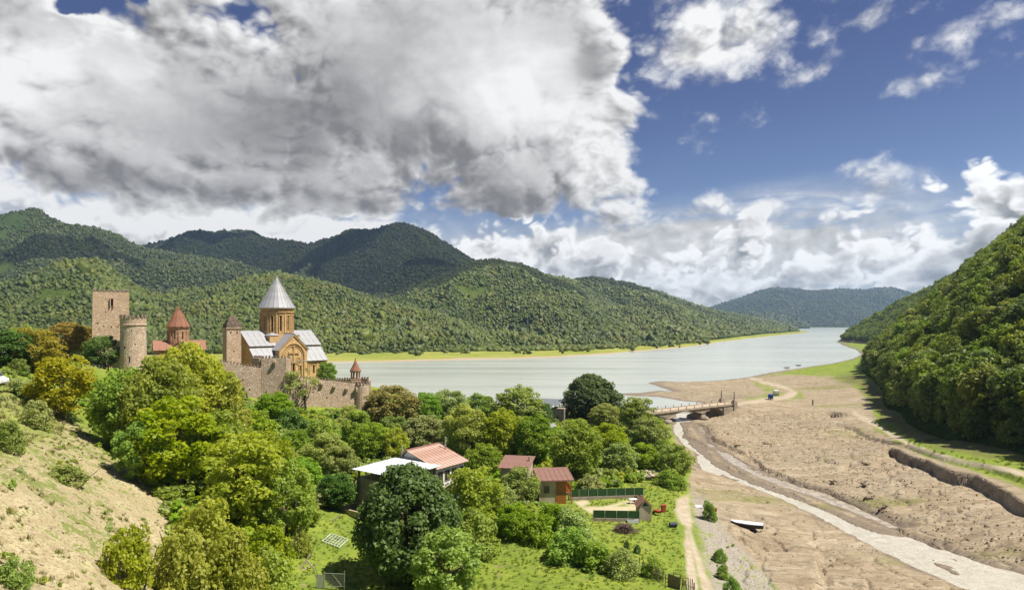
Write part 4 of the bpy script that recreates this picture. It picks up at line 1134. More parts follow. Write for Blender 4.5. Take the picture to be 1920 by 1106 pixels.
def scatter_wood(hill, nm, spacing, r0, r1, coll, seed, tmin=0.0, zmin=3.0):
    p = scatter_hill(hill, spacing, tmin=tmin, seed=seed)
    p = p[p[:, 2] > zmin]
    g = np.random.default_rng(seed + 1); n = len(p)
    # drop those hidden behind nearer slopes is left to the renderer
    clear = fbm(p[:, 0] / 90, p[:, 1] / 130, 4, seed + 7) + 0.25 * g.random(n)
    p = p[clear < 0.60]; n = len(p)
    r = g.uniform(r0, r1, n) * np.exp(g.normal(size=n) * 0.28) * 0.95
    big = fbm(p[:, 0] / 60, p[:, 1] / 60, 3, seed + 2)
    r = r * (1 + 0.3 * big)
    scl = np.stack([r, r, r * g.uniform(0.9, 1.5, n)], -1)
    rot = np.zeros((n, 3)); rot[:, 2] = g.uniform(0, 6.28, n); rot[:, :2] = g.normal(size=(n, 2)) * 0.15
    stuff_points(nm, p, rot, scl, coll)
    return n
cnt = 0
cnt += scatter_wood('near_hill', 'hill_forest', 3.4, 1.3, 2.5, L_NEAR, 401)
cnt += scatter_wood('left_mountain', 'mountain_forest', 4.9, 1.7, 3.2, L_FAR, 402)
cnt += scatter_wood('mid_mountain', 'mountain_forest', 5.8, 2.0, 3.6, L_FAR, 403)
cnt += scatter_wood('shore_mountain', 'mountain_forest', 4.2, 1.5, 2.9, L_NEAR, 404)
cnt += scatter_wood('lake_ridge', 'mountain_forest', 5.4, 1.9, 3.4, L_NEAR, 405)
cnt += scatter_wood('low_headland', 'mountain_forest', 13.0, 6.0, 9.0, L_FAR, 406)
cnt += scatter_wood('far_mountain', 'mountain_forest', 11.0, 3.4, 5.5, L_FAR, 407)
print('far trees', cnt, round(time.time() - T0, 1))

# scrub along the foot of the hills on the far shore
def far_scrub():
    g = np.random.default_rng(410); pts = []
    for i in range(2600):
        px = g.uniform(560, 1330)
        e = np.interp(px, [560, 700, 900, 1000, 1100, 1200, 1300, 1330], [662, 661, 660, 659, 657, 651, 644, 641])
        py = e + abs(g.normal()) * 3.0 - 6.0
        n = vnoise(np.array([px / 28.0]), np.array([4.0]), 5)[0]
        if n < 0.42 and py > e - 1: continue
        D = (CAMZ - 2.2) * F / (py - HZ)
        pts.append((*AT(px, D), 1.6))
    p = np.array(pts); n = len(p)
    r = g.uniform(1.3, 3.6, n)
    rot = np.zeros((n, 3)); rot[:, 2] = g.uniform(0, 6.28, n)
    stuff_points('shore_scrub', p, rot, np.stack([r, r, r * g.uniform(0.7, 1.2, n)], -1), L_NEAR)
far_scrub()

# right hillside wood: nearest crowns are single trees, the rest one mass
def right_wood():
    p = scatter_hill('right_hillside', 5.6, seed=420)
    g = np.random.default_rng(421)
    fp = np.array(FOOT, float)
    dfoot = seg_dist(p[:, 0], p[:, 1], FOOT)[0]
    p = p[(dfoot > 3.5) & (p[:, 2] > 3.0)]; 
    # foot row: fuller bushes and trees right at the edge
    seg = np.r_[0, np.cumsum(np.hypot(*np.diff(fp, axis=0).T))]
    s = np.cumsum(g.uniform(3.0, 5.5, 150)); s = s[s < 560]
    ex = np.interp(s, seg, fp[:, 0]) + g.uniform(1.5, 5, len(s)); ey = np.interp(s, seg, fp[:, 1]) - g.uniform(0, 2, len(s))
    ez = np.array([max(zground(a, b), 2.0) for a, b in zip(ex, ey)])
    edge = np.stack([ex, ey, ez], -1)
    dist = np.hypot(p[:, 0], p[:, 1])
    # thin out close pairs so that crowns stay apart
    order = np.argsort(dist); p = p[order]; dist = dist[order]
    keep = []; grid = {}
    for i, q in enumerate(p):
        k = (int(q[0] // 4.2), int(q[1] // 4.2))
        ok = True
        for a in (-1, 0, 1):
            for b in (-1, 0, 1):
                for j in grid.get((k[0] + a, k[1] + b), ()):
                    if (p[j][0] - q[0]) ** 2 + (p[j][1] - q[1]) ** 2 < 4.6 ** 2: ok = False
        if ok: grid.setdefault(k, []).append(i); keep.append(i)
    p = p[keep]; dist = dist[keep]
    u = 960 + F * p[:, 0] / p[:, 1]
    vis = (u < 2010) & (p[:, 1] > 70)
    single = np.nonzero(vis)[0][:125]
    rest = np.ones(len(p), bool); rest[single] = False
    G = 'single trees of the wood on the hillside across the river'
    ORD = 'first second third fourth fifth sixth seventh eighth ninth tenth eleventh twelfth thirteenth fourteenth fifteenth sixteenth seventeenth eighteenth nineteenth twentieth'.split()
    ORD += ['twenty-' + o for o in ORD[:9]] + ['thirtieth'] + ['thirty-' + o for o in ORD[:9]] + ['fortieth'] + ['forty-' + o for o in ORD[:9]]
    count = {}
    for n_, q in enumerate(edge):
        if not (60 < q[1] < 420) or 960 + F * q[0] / q[1] > 1935: continue
        h = g.uniform(6.5, 11.0); w = g.uniform(5.5, 8.5)
        if q[1] > 230: h *= 0.8
        zone = 0 if q[1] < 170 else 1 if q[1] < 260 else 2
        if 960 + F * q[0] / q[1] > 1935: zone = 3
        k_ = count.get(zone, 0); count[zone] = k_ + 1; od = ORD[min(k_, 48)]
        lab = (f'{od} tree from the frame edge in the wood row along the grassy track', f'{od} tree beyond the track bend in the wood row above the mud bank',
               f'{od} tree past the mud bank in the wood row near the lake beach', 'green tree of the wood row along the track, just beyond the view')[zone]
        plant('wood', 'wood_b' if g.random() < 0.35 else 'wood_a', q[0], q[1], h, w, lab, 'tree', 'tree', G + (', lowest row' if q[1] < 170 else ', mud bank' if q[1] < 260 else ', by the beach'), z=q[2], sink=0.3)
    for i in single:
        q = p[i]
        h = g.uniform(9.5, 14.0); w = g.uniform(8.0, 11.5)
        warm = g.random() < 0.4
        lab = ('yellowish green tree in the closed wood on the steep slope' if warm else 'deep green tree in the closed wood on the steep slope')
        plant('wood', 'wood_b' if warm else 'wood_a', q[0], q[1], h, w, lab, 'tree', 'tree', G + (', yellowish' if warm else ', deep green'), z=q[2], sink=0.5)
    q = p[rest]; n = len(q)
    cl = source_collection('wood_sources', crown_source('wa', 'wood', 'wood_a') + crown_source('wb', 'wood', 'wood_b'))
    w = g.uniform(7.0, 11.0, n) / 8.0 * (1 + 0.25 * fbm(q[:, 0] / 50, q[:, 1] / 50, 2, 77)); h = g.uniform(0.8, 1.25, n)
    rot = np.zeros((n, 3)); rot[:, 2] = g.uniform(0, 6.28, n)
    q[:, 2] -= 0.5
    stuff_points('hillside_wood', q, rot, np.stack([w, w, h], -1), cl)
    print('right wood', len(single), n)
right_wood()

# undergrowth, tall grass and weeds
def blade_tuft(name, seed, mat, n=26, h=0.5, spread=0.28):
    g = np.random.default_rng(seed)
    b = g.normal(size=(n, 2)) * spread * 0.5; ang = g.uniform(0, 6.28, n); L = h * g.uniform(0.5, 1.2, n); lean = g.uniform(0.15, 0.7, n) * L
    w = 0.022 + 0.03 * g.random(n)
    dx, dy = np.cos(ang), np.sin(ang)
    base = np.c_[b, np.zeros(n)]
    l = base + np.c_[-dy * w, dx * w, np.zeros(n)]; r = base - np.c_[-dy * w, dx * w, np.zeros(n)]
    tip = base + np.c_[dx * lean, dy * lean, L]
    v = np.stack([l, r, tip], 1).reshape(-1, 3); f = np.arange(n * 3).reshape(-1, 3)
    return fast_mesh(name, v, f, mat, False, face_attr={'tint': g.random(n)})
LM['grass'] = leaf_mat('grass_blades', (0.155, 0.220, 0.022), (0.250, 0.290, 0.040), 0.35, 0.2)
LM['dry'] = leaf_mat('dry_blades', (0.20, 0.19, 0.06), (0.34, 0.30, 0.12), 0.3, 0.2)
def clump_obj(nm, seed, mat, n=9, per=26, leaf=0.2, R=0.5, H=0.7):
    g = np.random.default_rng(seed)
    c = np.c_[g.normal(size=(n, 2)) * R * 0.5, g.uniform(0.1, H * 0.8, n)]
    v, f, t = leaf_cloud(g, c, np.full(n, R * 0.42) * g.uniform(0.7, 1.3, n), per, leaf)
    return bpy.data.objects.new(nm, fast_mesh(nm, v, f, mat, False, face_attr={'tint': t}))
def pick(poly, n, seed, extra=None):
    """random ground points seen inside a photograph outline, even over the land"""
    g = np.random.default_rng(seed)
    r0, r1 = 20, 330
    out = []
    th = g.uniform(-0.72, 0.72, n * 6); r = np.sqrt(g.uniform(r0 ** 2, r1 ** 2, n * 6))
    x = np.sin(th) * r; y = np.cos(th) * r
    i = np.clip(np.searchsorted(LR, np.log(r)), 1, len(LR) - 1); j = np.clip(np.searchsorted(TH, th), 1, len(TH) - 1)
    z = GH[i, j]
    px = 960 + F * x / y; py = HZ + F * (CAMZ - z) / y
    m = inside(px, py, poly)
    if extra is not None: m &= extra(i, j, g)
    return np.stack([x, y, z], -1)[m][:n], g
def strew(name, poly, n, seed, coll, s0, s1, extra=None, tilt=0.1, label=None):
    p, g = pick(poly, n, seed, extra); n = len(p)
    s = g.uniform(s0, s1, n); rot = np.zeros((n, 3)); rot[:, 2] = g.uniform(0, 6.28, n); rot[:, :2] = g.normal(size=(n, 2)) * tilt
    stuff_points(name, p, rot, np.stack([s, s, s * g.uniform(0.7, 1.2, n)], -1), coll, label)
GRASS_C = source_collection('grass_sources', [bpy.data.objects.new(f'gt{i}', blade_tuft(f'grass_tuft_{i}', 500 + i, LM['grass'])) for i in range(3)])
DRY_C = source_collection('dry_sources', [bpy.data.objects.new(f'dt{i}', blade_tuft(f'dry_tuft_{i}', 510 + i, LM['dry'] if i else LM['grass'], 30, 0.45)) for i in range(3)])
UNDER_C = source_collection('under_sources', [clump_obj('ua', 520, LM['mid'], 14, 30), clump_obj('ub', 521, LM['bright'], 14, 30), clump_obj('uc', 522, LM['olive'], 14, 30), clump_obj('ud', 523, LM['mid'], 14, 30)])
WEED_C = source_collection('weed_sources', [clump_obj('wda', 530, LM['mid'], 5, 18, 0.12, 0.3, 0.3), clump_obj('wdb', 531, LM['olive'], 5, 18, 0.12, 0.3, 0.3), clump_obj('wdc', 532, LM['bright'], 4, 16, 0.12, 0.3, 0.3)])
MEADOW = [(560, 960), (640, 930), (690, 975), (860, 1020), (1000, 990), (1090, 925), (1240, 895), (1285, 925), (1270, 990), (1300, 1120), (540, 1120)]
strew('meadow_grass', MEADOW, 30000, 540, GRASS_C, 0.25, 0.6, lambda i, j, g: (path[i, j] < 0.3) & (yard[i, j] < 0.3))
BANK = [(180, 760), (330, 700), (420, 740), (560, 778), (700, 778), (850, 760), (1000, 770), (1230, 790), (1275, 870), (1180, 910), (1040, 930), (930, 1010), (880, 1020), (700, 985), (660, 930), (590, 960), (560, 1010), (470, 1040), (330, 1060), (330, 960), (270, 880), (180, 800)]
strew('undergrowth', BANK, 9000, 541, UNDER_C, 1.0, 3.0)
strew('undergrowth', [(-200, 690), (60, 740), (140, 795), (180, 800), (260, 840), (260, 760), (120, 690), (-200, 660)], 900, 542, UNDER_C, 0.7, 1.6)
SLOPE = [(-300, 700), (60, 735), (140, 790), (220, 870), (330, 960), (320, 1130), (-300, 1130)]
strew('slope_weeds', SLOPE, 2600, 543, WEED_C, 0.5, 1.7, lambda i, j, g: (n_a[i, j] * 0.6 + n_b[i, j] * 0.5 + 0.15 * g.random(len(i)) > 0.16), 0.3)
strew('slope_grass', SLOPE, 14000, 544, DRY_C, 0.3, 0.9, lambda i, j, g: (n_a[i, j] * 0.6 + n_b[i, j] * 0.5 + 0.3 * g.random(len(i)) > 0.12), 0.3)
strew('slope_grass', [(-300, 690), (50, 725), (130, 790), (120, 830), (40, 790), (-300, 770)], 3500, 545, DRY_C, 0.8, 1.8)
strew('track_weeds', [(1296, 930), (1345, 975), (1400, 1030), (1470, 1120), (1330, 1120), (1305, 1000)], 500, 546, WEED_C, 0.4, 1.1, lambda i, j, g: (n_a[i, j] > -0.1) & (path[i, j] < 0.3))
strew('verge_grass', [(1690, 812), (1740, 835), (1800, 850), (1960, 870), (1960, 915), (1820, 880), (1730, 848)], 4000, 547, GRASS_C, 0.5, 1.1, lambda i, j, g: path[i, j] < 0.3)
# stones and clods
def stone_obj(nm, seed, mat):
    import bmesh
    bm = bmesh.new(); bmesh.ops.create_icosphere(bm, subdivisions=1, radius=0.5)
    v = np.array([p.co[:] for p in bm.verts]); f = np.array([[q.index for q in p.verts] for p in bm.faces]); bm.free()
    g = np.random.default_rng(seed); v = v * g.uniform(0.6, 1.25, (len(v), 1)) * np.array([1.1, 0.9, 0.55])
    return bpy.data.objects.new(nm, fast_mesh(nm, v, f, mat, False))
STONE = simple_mat('scree_stone', (0.46, 0.38, 0.27), 0.95, 0.15, noise=(2.0, (0.28, 0.22, 0.15), 0.8))
CLOD = simple_mat('mud_clod', (0.27, 0.195, 0.138), 0.95, 0.15, noise=(2.0, (0.17, 0.12, 0.085), 0.8))
STONE_C = source_collection('stone_sources', [stone_obj(f'st{i}', 560 + i, STONE) for i in range(4)])
STONE_D = simple_mat('scree_stone_dark', (0.27, 0.21, 0.135), 0.95, 0.15, noise=(2.0, (0.16, 0.12, 0.08), 0.8))
SCREE_C = source_collection('scree_sources', [stone_obj(f'sc{i}', 565 + i, STONE if i < 2 else STONE_D) for i in range(4)])
CLOD_C = source_collection('clod_sources', [stone_obj(f'cl{i}', 570 + i, CLOD) for i in range(4)])
strew('scree_stones', SLOPE, 30000, 550, SCREE_C, 0.08, 0.36, None, 0.5)
FLAT_P = [(1300, 800), (1400, 790), (1560, 790), (1660, 830), (1750, 885), (1930, 970), (1930, 1070), (1700, 990), (1450, 890), (1340, 830)]
strew('mud_clods', FLAT_P, 20000, 551, CLOD_C, 0.08, 0.40, lambda i, j, g: (n_b[i, j] + 0.5 * g.random(len(i)) > 0.15), 0.5)
strew('mud_clods', [(1310, 880), (1400, 915), (1560, 990), (1760, 1090), (1760, 1120), (1400, 1120), (1340, 1000)], 5000, 552, CLOD_C, 0.08, 0.35, lambda i, j, g: (n_b[i, j] + 0.5 * g.random(len(i)) > 0.2), 0.5)
strew('river_stones', [(1240, 780), (1340, 790), (1700, 970), (1960, 1070), (1960, 1130), (1700, 1130), (1300, 890)], 9000, 554, CLOD_C, 0.10, 0.42, lambda i, j, g: (SDR[i, j] > 0.2) & (SDR[i, j] < 2.6) & (n_b[i, j] > -0.1), 0.5)
strew('bank_rubble', [(1300, 940), (1330, 960), (1400, 1040), (1440, 1110), (1360, 1110), (1320, 1030)], 2600, 553, STONE_C, 0.08, 0.35, None, 0.5)
print('foliage', round(time.time() - T0, 1))
# ------------------------------------------------------------------ mesh builder for built things
class MB:
    def __init__(self): self.v = []; self.f = []
    def add(self, vs, fs):
        o = len(self.v); self.v += [tuple(map(float, p)) for p in vs]; self.f += [tuple(i + o for i in q) for q in fs]; return self
    def box(self, x0, x1, y0, y1, z0, z1):
        return self.add([(x0, y0, z0), (x1, y0, z0), (x1, y1, z0), (x0, y1, z0), (x0, y0, z1), (x1, y0, z1), (x1, y1, z1), (x0, y1, z1)],
                        [(0, 3, 2, 1), (4, 5, 6, 7), (0, 1, 5, 4), (1, 2, 6, 5), (2, 3, 7, 6), (3, 0, 4, 7)])
    def hexa(self, a, b):
        """two quads (bottom loop, top loop), counter-clockwise seen from above"""
        return self.add(list(a) + list(b), [(3, 2, 1, 0), (4, 5, 6, 7), (0, 1, 5, 4), (1, 2, 6, 5), (2, 3, 7, 6), (3, 0, 4, 7)])
    def extrude(self, poly, axis, a0, a1):
        """poly of 2D points; axis 'x': poly=(y,z); 'y': poly=(x,z); 'z': poly=(x,y)"""
        n = len(poly)
        mk = {'x': lambda p, a: (a, p[0], p[1]), 'y': lambda p, a: (p[0], a, p[1]), 'z': lambda p, a: (p[0], p[1], a)}[axis]
        vs = [mk(p, a0) for p in poly] + [mk(p, a1) for p in poly]
        fs = [tuple(range(n))[::-1], tuple(range(n, 2 * n))] + [(i, (i + 1) % n, n + (i + 1) % n, n + i) for i in range(n)]
        return self.add(vs, fs)
    def lathe(self, prof, n=24, cx=0, cy=0, a0=0.0, cap=True):
        vs = []; fs = []
        for r, z in prof:
            for k in range(n):
                a = a0 + 2 * math.pi * k / n; vs.append((cx + r * math.cos(a), cy + r * math.sin(a), z))
        m = len(prof)
        for i in range(m - 1):
            for k in range(n):
                fs.append((i * n + k, i * n + (k + 1) % n, (i + 1) * n + (k + 1) % n, (i + 1) * n + k))
        if cap: fs += [tuple(range(n))[::-1], tuple(range((m - 1) * n, m * n))]
        return self.add(vs, fs)
    def bar(self, p, q, w, h=None):
        """square bar between two points"""
        p = Vector(p); q = Vector(q); d = (q - p).normalized(); h = h or w
        up = Vector((0, 0, 1)) if abs(d.z) < 0.9 else Vector((1, 0, 0))
        s = d.cross(up).normalized(); u = s.cross(d)
        c = [(-1, -1), (1, -1), (1, 1), (-1, 1)]
        a = [p + s * (w / 2 * i) + u * (h / 2 * j) for i, j in c]; b = [q + s * (w / 2 * i) + u * (h / 2 * j) for i, j in c]
        return self.add([tuple(x) for x in a + b], [(0, 1, 2, 3), (7, 6, 5, 4), (0, 4, 5, 1), (1, 5, 6, 2), (2, 6, 7, 3), (3, 7, 4, 0)])
    def mesh(self, name, mat=None):
        import bmesh
        me = bpy.data.meshes.new(name); me.from_pydata(self.v, [], self.f); me.update()
        bm = bmesh.new(); bm.from_mesh(me); bmesh.ops.recalc_face_normals(bm, faces=bm.faces); bm.to_mesh(me); bm.free()
        if mat: me.materials.append(mat)
        return me
    def obj(self, name, mat, parent=None, loc=None, rz=None):
        o = bpy.data.objects.new(name, self.mesh(name, mat)); link(o, parent)
        if loc is not None: o.location = loc
        if rz is not None: o.rotation_euler = (0, 0, rz)
        return o
def copy_of(src, parent, loc=None, rot=None, scale=None):
    c = src.copy(); link(c); c.parent = parent
    if loc is not None: c.location = loc
    if rot is not None: c.rotation_euler = rot
    if scale is not None: c.scale = scale
    return c
def cut(ob, cutter):
    """real openings: subtract the builder's solids from the object's mesh"""
    cm = bpy.data.objects.new('cutter', cutter.mesh('cutter')); COL.objects.link(cm)
    cm.matrix_world = ob.matrix_world
    cm.parent = ob.parent; cm.location = ob.location; cm.rotation_euler = ob.rotation_euler
    md = ob.modifiers.new('cut', 'BOOLEAN'); md.object = cm; md.operation = 'DIFFERENCE'; md.solver = 'EXACT'
    bpy.context.view_layer.update()
    dg = bpy.context.evaluated_depsgraph_get()
    me = bpy.data.meshes.new_from_object(ob.evaluated_get(dg))
    old = ob.data; ob.modifiers.clear(); ob.data = me; me.name = old.name
    bpy.data.objects.remove(cm); return ob

def stone_mat(name, base, dark, light, scale=1.6, joint=0.05, red=None, bump=0.5, flat=1.6):
    mat = bpy.data.materials.new(name); mat.use_nodes = True
    T = NT(mat.node_tree); b = T.n['Principled BSDF']
    co = T.vm('MULTIPLY', T.new('ShaderNodeTexCoord').outputs['Object'], (1, 1, flat))
    v = T.voro(co, scale); e = T.voro(co, scale, 'DISTANCE_TO_EDGE').outputs['Distance']
    r = T.new('ShaderNodeSeparateColor'); T.l.new(v.outputs['Color'], r.inputs[0])
    c = T.mix(r.outputs[0], dark, base); c = T.mix(T.ss(r.outputs[1], 0.55, 1.0, 0, 0.9), c, light)
    if red: c = T.mix(T.ss(r.outputs[2], 0.70, 0.95, 0, 0.8), c, red)
    n = T.noise(co, 0.35, 5, 0.65)
    c = T.mix(T.ss(n, 0.48, 0.72, 0, 0.55), c, dark)
    n2 = T.noise(co, 5.0, 4, 0.7)
    c = T.mix(T.ss(n2, 0.45, 0.75, 0, 0.35), c, dark)
    c = T.mix(T.ss(e, joint * 1.6, joint * 0.4, 0, 0.75), c, tuple(x * 0.55 for x in dark))
    T.l.new(c, b.inputs['Base Color']); b.inputs['Roughness'].default_value = 0.95; b.inputs['Specular IOR Level'].default_value = 0.15
    h = T.m('ADD', T.ss(e, 0, joint * 2.5), T.m('MULTIPLY', n2, 0.5))
    T.l.new(T.bump(h, bump, 0.12), b.inputs['Normal'])
    return mat
RUBBLE = stone_mat('rubble_stone', (0.60, 0.465, 0.345), (0.46, 0.345, 0.25), (0.66, 0.565, 0.45), 1.9, 0.045, (0.58, 0.39, 0.28), 0.6, 1.3)
KEEP_ST = stone_mat('keep_stone', (0.61, 0.45, 0.315), (0.47, 0.335, 0.23), (0.67, 0.54, 0.41), 1.7, 0.045, (0.57, 0.37, 0.26), 0.5, 1.7)
ASHLAR = stone_mat('ashlar_stone', (0.593, 0.409, 0.199), (0.479, 0.311, 0.141), (0.661, 0.480, 0.257), 1.1, 0.025, (0.570, 0.338, 0.155), 0.25, 1.9)
CARVED = stone_mat('carved_stone', (0.559, 0.376, 0.175), (0.433, 0.278, 0.121), (0.627, 0.447, 0.228), 1.1, 0.02, None, 0.2, 1.5)
BRICK_ST = stone_mat('small_church_stone', (0.46, 0.285, 0.175), (0.33, 0.195, 0.12), (0.54, 0.38, 0.25), 1.6, 0.03, None, 0.3, 1.6)
CAPST = stone_mat('cap_stone', (0.235, 0.175, 0.13), (0.14, 0.105, 0.08), (0.32, 0.25, 0.19), 2.6, 0.07, None, 0.9, 2.2)
MERLON = stone_mat('merlon_stone', (0.36, 0.285, 0.215), (0.21, 0.16, 0.115), (0.47, 0.41, 0.34), 2.4, 0.06, None, 0.8, 1.3)
TILE = simple_mat('red_tile', (0.31, 0.165, 0.115), 0.9, 0.2, noise=(1.2, (0.21, 0.105, 0.075), 0.8))
TILE_OLD = simple_mat('old_tile', (0.29, 0.135, 0.085), 0.9, 0.2, noise=(1.5, (0.17, 0.09, 0.06), 0.8))
SHEET = simple_mat('sheet_metal', (0.345, 0.352, 0.37), 0.6, 0.35, 0.12, noise=(0.6, (0.25, 0.255, 0.27), 0.7))
DARK = simple_mat('dark_opening', (0.012, 0.010, 0.009), 0.9, 0.1)
IRON = simple_mat('iron', (0.05, 0.045, 0.04), 0.6, 0.4, 0.6)

def seam_panel(name, w, L, mat, th=0.10, taper=None):
    sh = 0.07 if th > 0.08 else 0.04
    """one roof sheet lying in local x (width) / y (down slope), with a raised seam along one side"""
    m = MB(); t = w if taper is None else taper
    m.hexa([(-w / 2, 0, 0), (w / 2, 0, 0), (t / 2, L, 0), (-t / 2, L, 0)], [(-w / 2, 0, th), (w / 2, 0, th), (t / 2, L, th), (-t / 2, L, th)])
    s = 0.05
    m.hexa([(w / 2 - s, 0, th), (w / 2 + s, 0, th), (t / 2 + s * (t / w), L, th), (t / 2 - s * (t / w), L, th)],
           [(w / 2 - s, 0, th + sh), (w / 2 + s, 0, th + sh), (t / 2 + s * (t / w), L, th + sh), (t / 2 - s * (t / w), L, th + sh)])
    return bpy.data.objects.new(name, m.mesh(name, mat))
def lay_roof(parent, mat, p0, along, down, n, name='roof_panel', th=0.10, lift=0.03):
    """n sheets side by side: p0 = eave start, along = vector of the eave, down = vector from eave to ridge"""
    p0 = Vector(p0); along = Vector(along); down = Vector(down)
    w = along.length / n; L = down.length
    xa = along.normalized(); ya = down.normalized(); za = xa.cross(ya)
    if za.z < 0:
        p0 = p0 + along; along = -along; xa = -xa; za = xa.cross(ya)
    src = seam_panel(name, w - 0.02, L, mat, th)
    R = Matrix((xa, ya, za)).transposed().to_4x4()
    for i in range(n):
        o = src if i == 0 else src.copy()
        link(o, parent)
        o.matrix_basis = Matrix.Translation(p0 + along * ((i + 0.5) / n) + za * (lift + random.uniform(0, 0.015))) @ R
def cone_roof(parent, mat, r, z0, z1, n, over_tip=0.08, th=0.09, name='roof_panel'):
    m = MB(); a = math.pi / n
    rr = r; c, s = rr * math.cos(a), rr * math.sin(a); t = over_tip; c1, s1 = t * math.cos(a), t * math.sin(a)
    d = Vector((z1 - z0, 0, rr - t)).normalized() * th
    m.hexa([(c, -s, z0), (c, s, z0), (c1, s1, z1), (c1, -s1, z1)], [(c + d.x, -s, z0 + d.z), (c + d.x, s, z0 + d.z), (c1 + d.x, s1, z1 + d.z), (c1 + d.x, -s1, z1 + d.z)])
    m.bar((c + d.x, s * 1.0, z0 + d.z), (c1 + d.x, s1, z1 + d.z), 0.10, 0.14)
    src = bpy.data.objects.new(name, m.mesh(name, mat))
    for i in range(n):
        o = src if i == 0 else src.copy(); link(o, parent); o.rotation_euler = (0, 0, 2 * a * i)

# ------------------------------------------------------------------ main church
def main_church():
    A = math.radians(48)
    Dc = 197.0; X, Y = AT(519, Dc)
    e = empty('domed_church', (X, Y, 15.0), A, 'large domed church of golden stone with grey metal roofs and tall conical dome', 'church')
    # nave with aisles
    m = MB().extrude([(-9, -3), (-9, 6.3), (-5.2, 10.0), (-5.2, 10.7), (0, 14.5), (5.2, 10.7), (5.2, 10.0), (9, 6.3), (9, -3)], 'x', -11, 11)
    nave = m.obj('nave_wall', ASHLAR, e)
    c = MB()
    for x in (-9.0, -6.8, 6.8, 9.2): c.box(x - 0.28, x + 0.28, -9.4, -8.4, 2.2, 4.8)
    for y in (-6.0, 0.0, 6.0): c.box(-11.4, -10.4, y - 0.3, y + 0.3, 3, 6)
    cut(nave, c)
    for x in (-9.0, -6.8, 6.8, 9.2): MB().box(x - 0.27, x + 0.27, -8.5, -8.42, 2.2, 4.8).obj('window', DARK, e)
    for y in (-6.0, 0.0, 6.0): MB().box(-10.5, -10.42, y - 0.29, y + 0.29, 3, 6).obj('window', DARK, e)
    m = MB().extrude([(-4.4, -3), (-4.4, 9.5), (0, 13.7), (4.4, 9.5), (4.4, -3)], 'y', -9.45, 9.45)
    tr = m.obj('transept_wall', ASHLAR, e)
    c = MB(); c.box(-0.3, 0.3, -9.8, -8.9, 2.2, 5.4).box(-2.35, -1.95, -9.8, -8.9, 2.2, 4.6).box(1.95, 2.35, -9.8, -8.9, 2.2, 4.6)
    cut(tr, c)
    for x0, x1, z1 in ((-0.29, 0.29, 5.4), (-2.34, -1.96, 4.6), (1.96, 2.34, 4.6)): MB().box(x0, x1, -9.0, -8.92, 2.2, z1).obj('window', DARK, e)
    # roofs of metal sheets
    for sg in (-1, 1):
        lay_roof(e, SHEET, (-11.3, sg * 5.75, 10.35), (22.6, 0, 0), (0, -sg * 5.75, 4.25), 13)
        lay_roof(e, SHEET, (-11.25, sg * 9.5, 5.85), (22.5, 0, 0), (0, -sg * 4.3, 4.15), 13)
        lay_roof(e, SHEET, (sg * 4.85, -9.8, 9.12), (0, 19.6, 0), (-sg * 4.85, 0, 4.68), 11)
    MB().bar((-11.3, 0, 14.75), (11.3, 0, 14.75), 0.3, 0.16).obj('roof_ridge', SHEET, e)
    MB().bar((0, -9.8, 13.98), (0, 9.8, 13.98), 0.3, 0.16).obj('roof_ridge', SHEET, e)
    for y, z in ((-9.12, 6.1), (9.12, 6.1)): MB().box(-11.1, 11.1, y - 0.15, y + 0.15, z - 0.55, z - 0.18).obj('cornice', CARVED, e)
    for y in (-5.35, 5.35): MB().box(-11.1, 11.1, y - 0.12, y + 0.12, 10.02, 10.3).obj('cornice', CARVED, e)
    # gable cornices of facade and west end
    m = MB()
    for sg in (-1, 1): m.bar((sg * 4.6, -9.56, 9.15), (0, -9.56, 13.55), 0.26, 0.34)
    m.obj('gable_cornice', CARVED, e)
    m = MB()
    for sg in (-1, 1):
        m.bar((-11.1, sg * 5.3, 10.4), (-11.1, 0, 14.3), 0.26, 0.34); m.bar((-11.1, sg * 9.1, 5.9), (-11.1, sg * 5.2, 9.75), 0.26, 0.34)
    m.obj('gable_cornice', CARVED, e)
    # facade: blind arch, carved cross, vine panels, window frames
    m = MB(); R = 3.35; zc = 7.4; pts = [(-R, 0.8), (-R, zc)] + [(R * math.cos(a), zc + 1.12 * R * math.sin(a)) for a in np.linspace(math.pi, 0, 17)] + [(R, zc), (R, 0.8)]
    for a, b in zip(pts[:-1], pts[1:]): m.bar((a[0], -9.58, a[1]), (b[0], -9.58, b[1]), 0.30, 0.30)
    m.obj('blind_arch', CARVED, e)
    m = MB(); R = 2.75; pts = [(-R, 0.8), (-R, zc)] + [(R * math.cos(a), zc + 1.08 * R * math.sin(a)) for a in np.linspace(math.pi, 0, 15)] + [(R, zc), (R, 0.8)]
    for a, b in zip(pts[:-1], pts[1:]): m.bar((a[0], -9.52, a[1]), (b[0], -9.52, b[1]), 0.14, 0.16)
    m.obj('blind_arch', CARVED, e)
    m = MB(); m.box(-0.17, 0.17, -9.72, -9.44, 5.7, 10.3).box(-1.5, 1.5, -9.715, -9.44, 8.2, 8.52)
    for x in (-1.5, 1.5): m.box(x - 0.12, x + 0.12, -9.73, -9.44, 8.0, 8.72)
    m.box(-0.42, 0.42, -9.735, -9.44, 10.2, 10.44).box(-0.7, 0.7, -9.73, -9.44, 5.5, 5.8)
    m.obj('carved_cross', CARVED, e)
